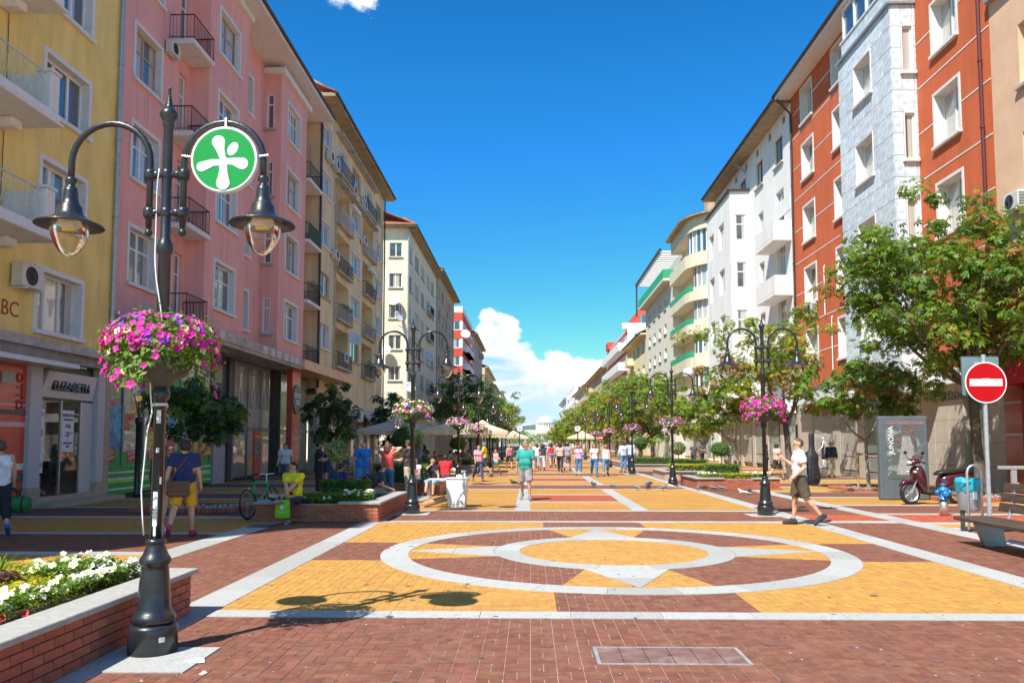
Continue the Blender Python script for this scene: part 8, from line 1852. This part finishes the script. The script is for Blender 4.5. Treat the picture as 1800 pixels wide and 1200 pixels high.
# white counter, folding table and roll
t = thing('promotion_counter', 'white promotion counter with curved line standing on the yellow paving', 'counter', (-1.95, 21.45, 0), R(-4)); m = MB(); m.add([(x, y, z) for z, w, d in ((0, .22, .20), (.74, .27, .24)) for x, y in ((-w, -d), (w, -d), (w, d), (-w, d))], [(3, 2, 1, 0), (4, 5, 6, 7), (0, 1, 5, 4), (1, 2, 6, 5), (2, 3, 7, 6), (3, 0, 4, 7)]); m.build('body', SW, t); MB().bbox(-.30, .30, -.26, .26, .741, .77, .008).build('top', SW, t)
m = MB(); m.tube([(.02, -.212, .02), (.05, -.222, .2), (.12, -.232, .34), (.2, -.237, .42)], .008, 5); m.build('curved_line', mat('pale_lilac_line', (.55, .50, .62), .5), t)
t = thing('folding_table', 'small folding table with thin legs left of the white counter', 'table', (-2.42, 21.7, 0)); MB().bbox(-.33, .22, -.2, .25, .70, .73, .006).build('table_top', SW, t)
for x in (-.28, .18):
    for y in (-.15, .2): MB().tube([(x, y, 0), (x, y, .7)], .012, 6).build('leg', ALU, t)
for x, y, z, lb, c, r, hh in ((-2.35, 21.6, .73, 'dark red cup on the folding table', (.3, .02, .05), .03, .12), (-1.9, 21.5, .77, 'crumpled white cloth bundle on the counter', (.7, .72, .75), .10, .09), (-1.75, 21.4, .77, 'white bottle on the counter', (.7, .7, .7), .03, .16)): m = MB(); m.smooth = True; m.lathe([(r * .8, 0), (r, hh * .3), (r * .9, hh * .75), (r * .45, hh * .9), (r * .4, hh)], 12); m.build('counter_item', mat('item_%d' % int(x * -100), c, .5, .2, 20, .5, 20), loc=(x, y, z), label=lb, cat='tableware')
m = MB(); m.smooth = True; m.T = Matrix.Rotation(R(80), 4, 'Y'); m.lathe([(.001, 0), (.085, .002), (.085, .62), (.06, .622), (.06, .3), (.001, .3)], 20, (0, 0, -.3)); m.build('cardboard_roll', mat('cardboard_tan', (.42, .27, .16), .8, .15, 8), loc=(-2.55, 21.3, .14), rot=(0, R(-6), R(10)), label='tan cardboard roll leaning on the ground beside the folding table', cat='roll')
# cafe parasols, tables, chairs
CAN = mat('parasol_canvas', (.72, .66, .55), .85, .06, 3, .2, 30, trans=.35)
def parasol(x, y, w, z, label, txt=None):
    t = thing('parasol', label, 'parasol', (x, y, 0), group='cream cafe parasols'); m = MB(); hz = .62; n = 6; w2 = w / 2; P = []
    e = [(-w2, -w2), (w2, -w2), (w2, w2), (-w2, w2)]
    for k in range(4):
        a, b_ = Vector((*e[k], z)), Vector((*e[(k + 1) % 4], z)); top = Vector((0, 0, z + hz)); v = []
        for i in range(n + 1):
            for j in range(n + 1): s_ = j / n; p = a.lerp(b_, s_).lerp(top, i / n); p.z -= .10 * math.sin(PI * s_) * math.sin(PI * min(1, i / n * 1.0)) + (.05 * math.sin(PI * s_) if i == 0 else 0) * 0; v.append(p)
        m.add(v, [(i * (n + 1) + j, i * (n + 1) + j + 1, (i + 1) * (n + 1) + j + 1, (i + 1) * (n + 1) + j) for i in range(n) for j in range(n)])
    m.build('canopy', CAN, t)
    for k in range(4):
        a, b_ = Vector((*e[k], z)), Vector((*e[(k + 1) % 4], z)); m = MB(); d = Vector((0, 0, -.24)); m.add([a, b_, b_ + d, (a + b_) / 2 + d * 1.1, a + d], [(0, 4, 3, 2, 1)]); m.build('valance', CAN, t)
    m = MB(); m.add([(-.5, -.5, z + .50), (.5, -.5, z + .50), (.5, .5, z + .50), (-.5, .5, z + .50), (0, 0, z + .78)], [(0, 1, 4), (1, 2, 4), (2, 3, 4), (3, 0, 4)]); m.build('vent_cap', CAN, t)
    MB().tube([(0, 0, 0), (0, 0, z + .7)], .035, 8).build('pole', WHITE_TRIM, t)
    for sx in (-1, 1):
        for sy in (-1, 1): MB().tube([(0, 0, z + .45), (sx * w2 * .97, sy * w2 * .97, z - .02)], .014, 5).build('rib', WHITE_TRIM, t)
    MB().box(-.45, .45, -.45, .45, 0, .1).build('base', CONC, t)
    if txt: text(txt, .22, INK, t, (0, -w2 - .006, z - .13), ROTF, extrude=.001)
    return t
for a in ((-4.15, 46.5, 3.7, 2.45, 'largest cream cafe parasol behind the second left lamp', 'COSTA'), (-7.6, 45, 3.7, 2.4, 'cream parasol left of the largest one', 'CAFÉ'), (-3.3, 55, 3.6, 2.5, 'cream parasol behind the third left lamp', 'COFFEE HOUSE'), (-7.0, 56, 3.6, 2.5, 'cream parasol in the second row near the facade', None), (-3.6, 64, 3.4, 2.4, 'pale parasol fourth along the boulevard', None), (-3.2, 76, 3.4, 2.4, 'pale far parasol on the left', None), (6.4, 98, 3.6, 2.4, 'pale far parasol on the right', None), (-2.0, 96, 3.6, 2.4, 'farthest pale parasol near the vanishing point', None)): parasol(*a)
def table_set(x, y, i):
    t = thing('cafe_table', '%s round cafe table under the parasols' % ordn[i], 'table', (x, y, 0), group='cafe tables'); MB().lathe([(.34, .72), (.34, .75)], 20).build('table_top', mat('table_dark', (.10, .06, .04), .4), t); MB().tube([(0, 0, .02), (0, 0, .72)], .03, 8).build('leg', RAIL, t); MB().lathe([(.22, 0), (.2, .03)], 16).build('foot', RAIL, t)
    for k, (dx, dy, rz) in enumerate(((-.65, .1, 90), (.65, -.1, -90))):
        c = thing('cafe_chair', '%s chair at the %s round cafe table' % (['left', 'right'][k], ordn[i]), 'chair', (x + dx, y + dy, 0), R(rz + 180), group='cafe chairs'); CHR = mat('chair_brown', (.16, .08, .04), .6, .2, 10); MB().bbox(-.21, .21, -.21, .21, .42, .46, .01).build('seat', CHR, c); MB().bbox(-.21, .21, -.24, -.20, .55, .88, .01).build('backrest', CHR, c)
        for sx in (-1, 1): MB().tube([(sx * .19, -.2, 0), (sx * .19, -.22, .86)], .015, 6).build('leg', RAIL, c); MB().tube([(sx * .19, .19, 0), (sx * .19, .19, .43)], .015, 6).build('leg', RAIL, c)
pt = [(-4.6, 43.2), (-6.2, 42.6), (-4.2, 47.6), (-6.6, 47.2), (-3.6, 53.4)]; sc_ = [((.55, .05, .04), 'red shirt'), ((.62, .30, .18), 'orange shirt'), ((.30, .42, .52), 'blue grey shirt'), ((.06, .06, .07), 'black top'), ((.66, .66, .68), 'white shirt'), ((.10, .16, .30), 'navy shirt'), ((.45, .10, .14), 'crimson top'), ((.5, .45, .4), 'sand top'), ((.2, .3, .2), 'olive shirt'), ((.6, .5, .52), 'rose top')]
for i, (x, y) in enumerate(pt):
    table_set(x, y, i)
    for k, (dx, rz) in enumerate(((-.65, -90), (.65, 90))): cc, nm = sc_[i * 2 + k]; someone(('si', 'sif')[(i + k) % 2], 'cafe guest in %s sitting under the parasols' % nm, x + dx, y + (.1 if k == 0 else -.1), rz, cc, (.08, .09, .14), random.choice(['dark', 'brown']), 1.7, group='cafe guests')
o, J = someone('si', 'person in red shirt sitting on the planter facing the cafe', -3.1, 29.3, 10, (.58, .02, .03), (.06, .07, .1), 'dark', 1.74); o.location.z = -.02
# pigeons
PG = [mat('pigeon_grey', (.16, .17, .19), .6, .25, 12, objvar=.2), mat('pigeon_dark', (.05, .05, .06), .6, .3, 12), mat('pigeon_white', (.62, .60, .56), .6, .1)]; PGF = mat('pigeon_foot', (.45, .10, .08), .6)
def pg(h): return [((0, -.06, .10), (0, .06, .115), .035, .055), ((0, .06, .12), (0, .115, .17 if h else .09), .045, .024), ((0, .115, .17 if h else .09), (0, .125, .185 if h else .075), .026, .026), ((0, .145, .18 if h else .07), (0, .163, .175 if h else .06), .010, .004), ((0, -.06, .10), (0, -.19, .075), .035, .014), ((-.045, .03, .12), (-.03, -.13, .095), .025, .012), ((.045, .03, .12), (.03, -.13, .095), .025, .012)]
PM = [surf('pigeon', pg(h), .012, PG[0], .02) for h in (1, 0)]; ft = MB()
for s in (-1, 1): ft.tube([(s * .022, 0, .07), (s * .022, .0, .006)], .005, 5); ft.tube([(s * .022, -.02, .004), (s * .022, .035, .004)], .005, 4)
FT = ft.mesh('legs', PGF); random.seed(4)
pgs = [(-.65, 32.3), (-.4, 31.6), (2.45, 31.0), (3.1, 30.0), (3.85, 28.9), (4.3, 29.4), (4.45, 30.3), (4.7, 31.9), (4.75, 28.7), (5.15, 29.6), (5.95, 28.6), (6.2, 28.8), (6.5, 28.5), (6.8, 28.7), (6.85, 25.9), (7.3, 26.9)]
ORD = ['first', 'second', 'third', 'fourth', 'fifth', 'sixth', 'seventh', 'eighth', 'ninth', 'tenth', 'eleventh', 'twelfth', 'thirteenth', 'fourteenth', 'fifteenth', 'last']; pgs.sort(key=lambda p: p[0] / p[1])
for i, (x, y) in enumerate(pgs):
    c = 2 if i in (14, 9) else (1 if i in (0, 5, 6, 15, 11) else 0)
    o = ob('pigeon', PM[i % 2], None, (x, y, 0), (0, 0, random.uniform(0, 6.3)), 1.15, '%s pigeon on the paving, %s of the flock from the left' % (['grey', 'dark', 'white'][c], ORD[i]), 'pigeon', 'pigeons on the paving', slots=[PG[c]]); ob('legs', FT, o)
# mannequins
MW = mat('mannequin_white', (.66, .66, .66), .35, .03); mp, J = figure(Pose(female=True, arms=((10, 16, 30), (-6, 14, 20)), legs=((4, 2, 5), (-4, 4, 4))), 'tank', 'skirt', None, .028, False)
for x, y, rz, lb, tc, bc, zz in ((-13.4, 21.3, 250, 'white mannequin in blue top and black skirt in the fashion shop window', (.02, .10, .22), (.02, .02, .022), .28), (-13.8, 21.95, 270, 'white mannequin in black set back in the fashion shop window', (.03, .03, .03), (.03, .03, .03), .28), (16.12, 44.2, 60, 'mannequin in a black dress in front of the right-hand shop window', (.02, .02, .02), (.02, .02, .02), .3), (16.12, 36.4, 90, 'mannequin in a grey dress at the shop window left of the big chestnut', (.2, .2, .22), (.12, .1, .1), .3)):
    o = ob('mannequin', mp['body'], None, (x, y, zz), (0, 0, R(rz)), 1.0, lb, 'mannequin', slots=[MW]); ob('shirt', mp['shirt'], o, slots=[C('m%d%d' % (int(abs(x)), int(y)), tc)]); ob('skirt', mp['trousers'], o, slots=[C('n%d%d' % (int(abs(x)), int(y)), bc)])
t = thing('iron_post', 'dark iron post with flared top against the market window', 'post', (-12.45, 25.1, 0)); m = MB(); m.smooth = True; m.lathe([(.12, 0), (.11, .1), (.09, .2), (.085, 2.3), (.12, 2.35), (.11, 2.5)], 14); m.build('shaft', LBLK, t)
for k in range(5): a = 2 * PI * k / 5; m = MB(); m.tube([(0, 0, 2.4), (.06 * math.cos(a), .06 * math.sin(a), 2.7), (.16 * math.cos(a), .16 * math.sin(a), 3.25)], .016, 6); m.build('flare_rod', mat('rust_red_pipe', (.22, .06, .04), .6), t)
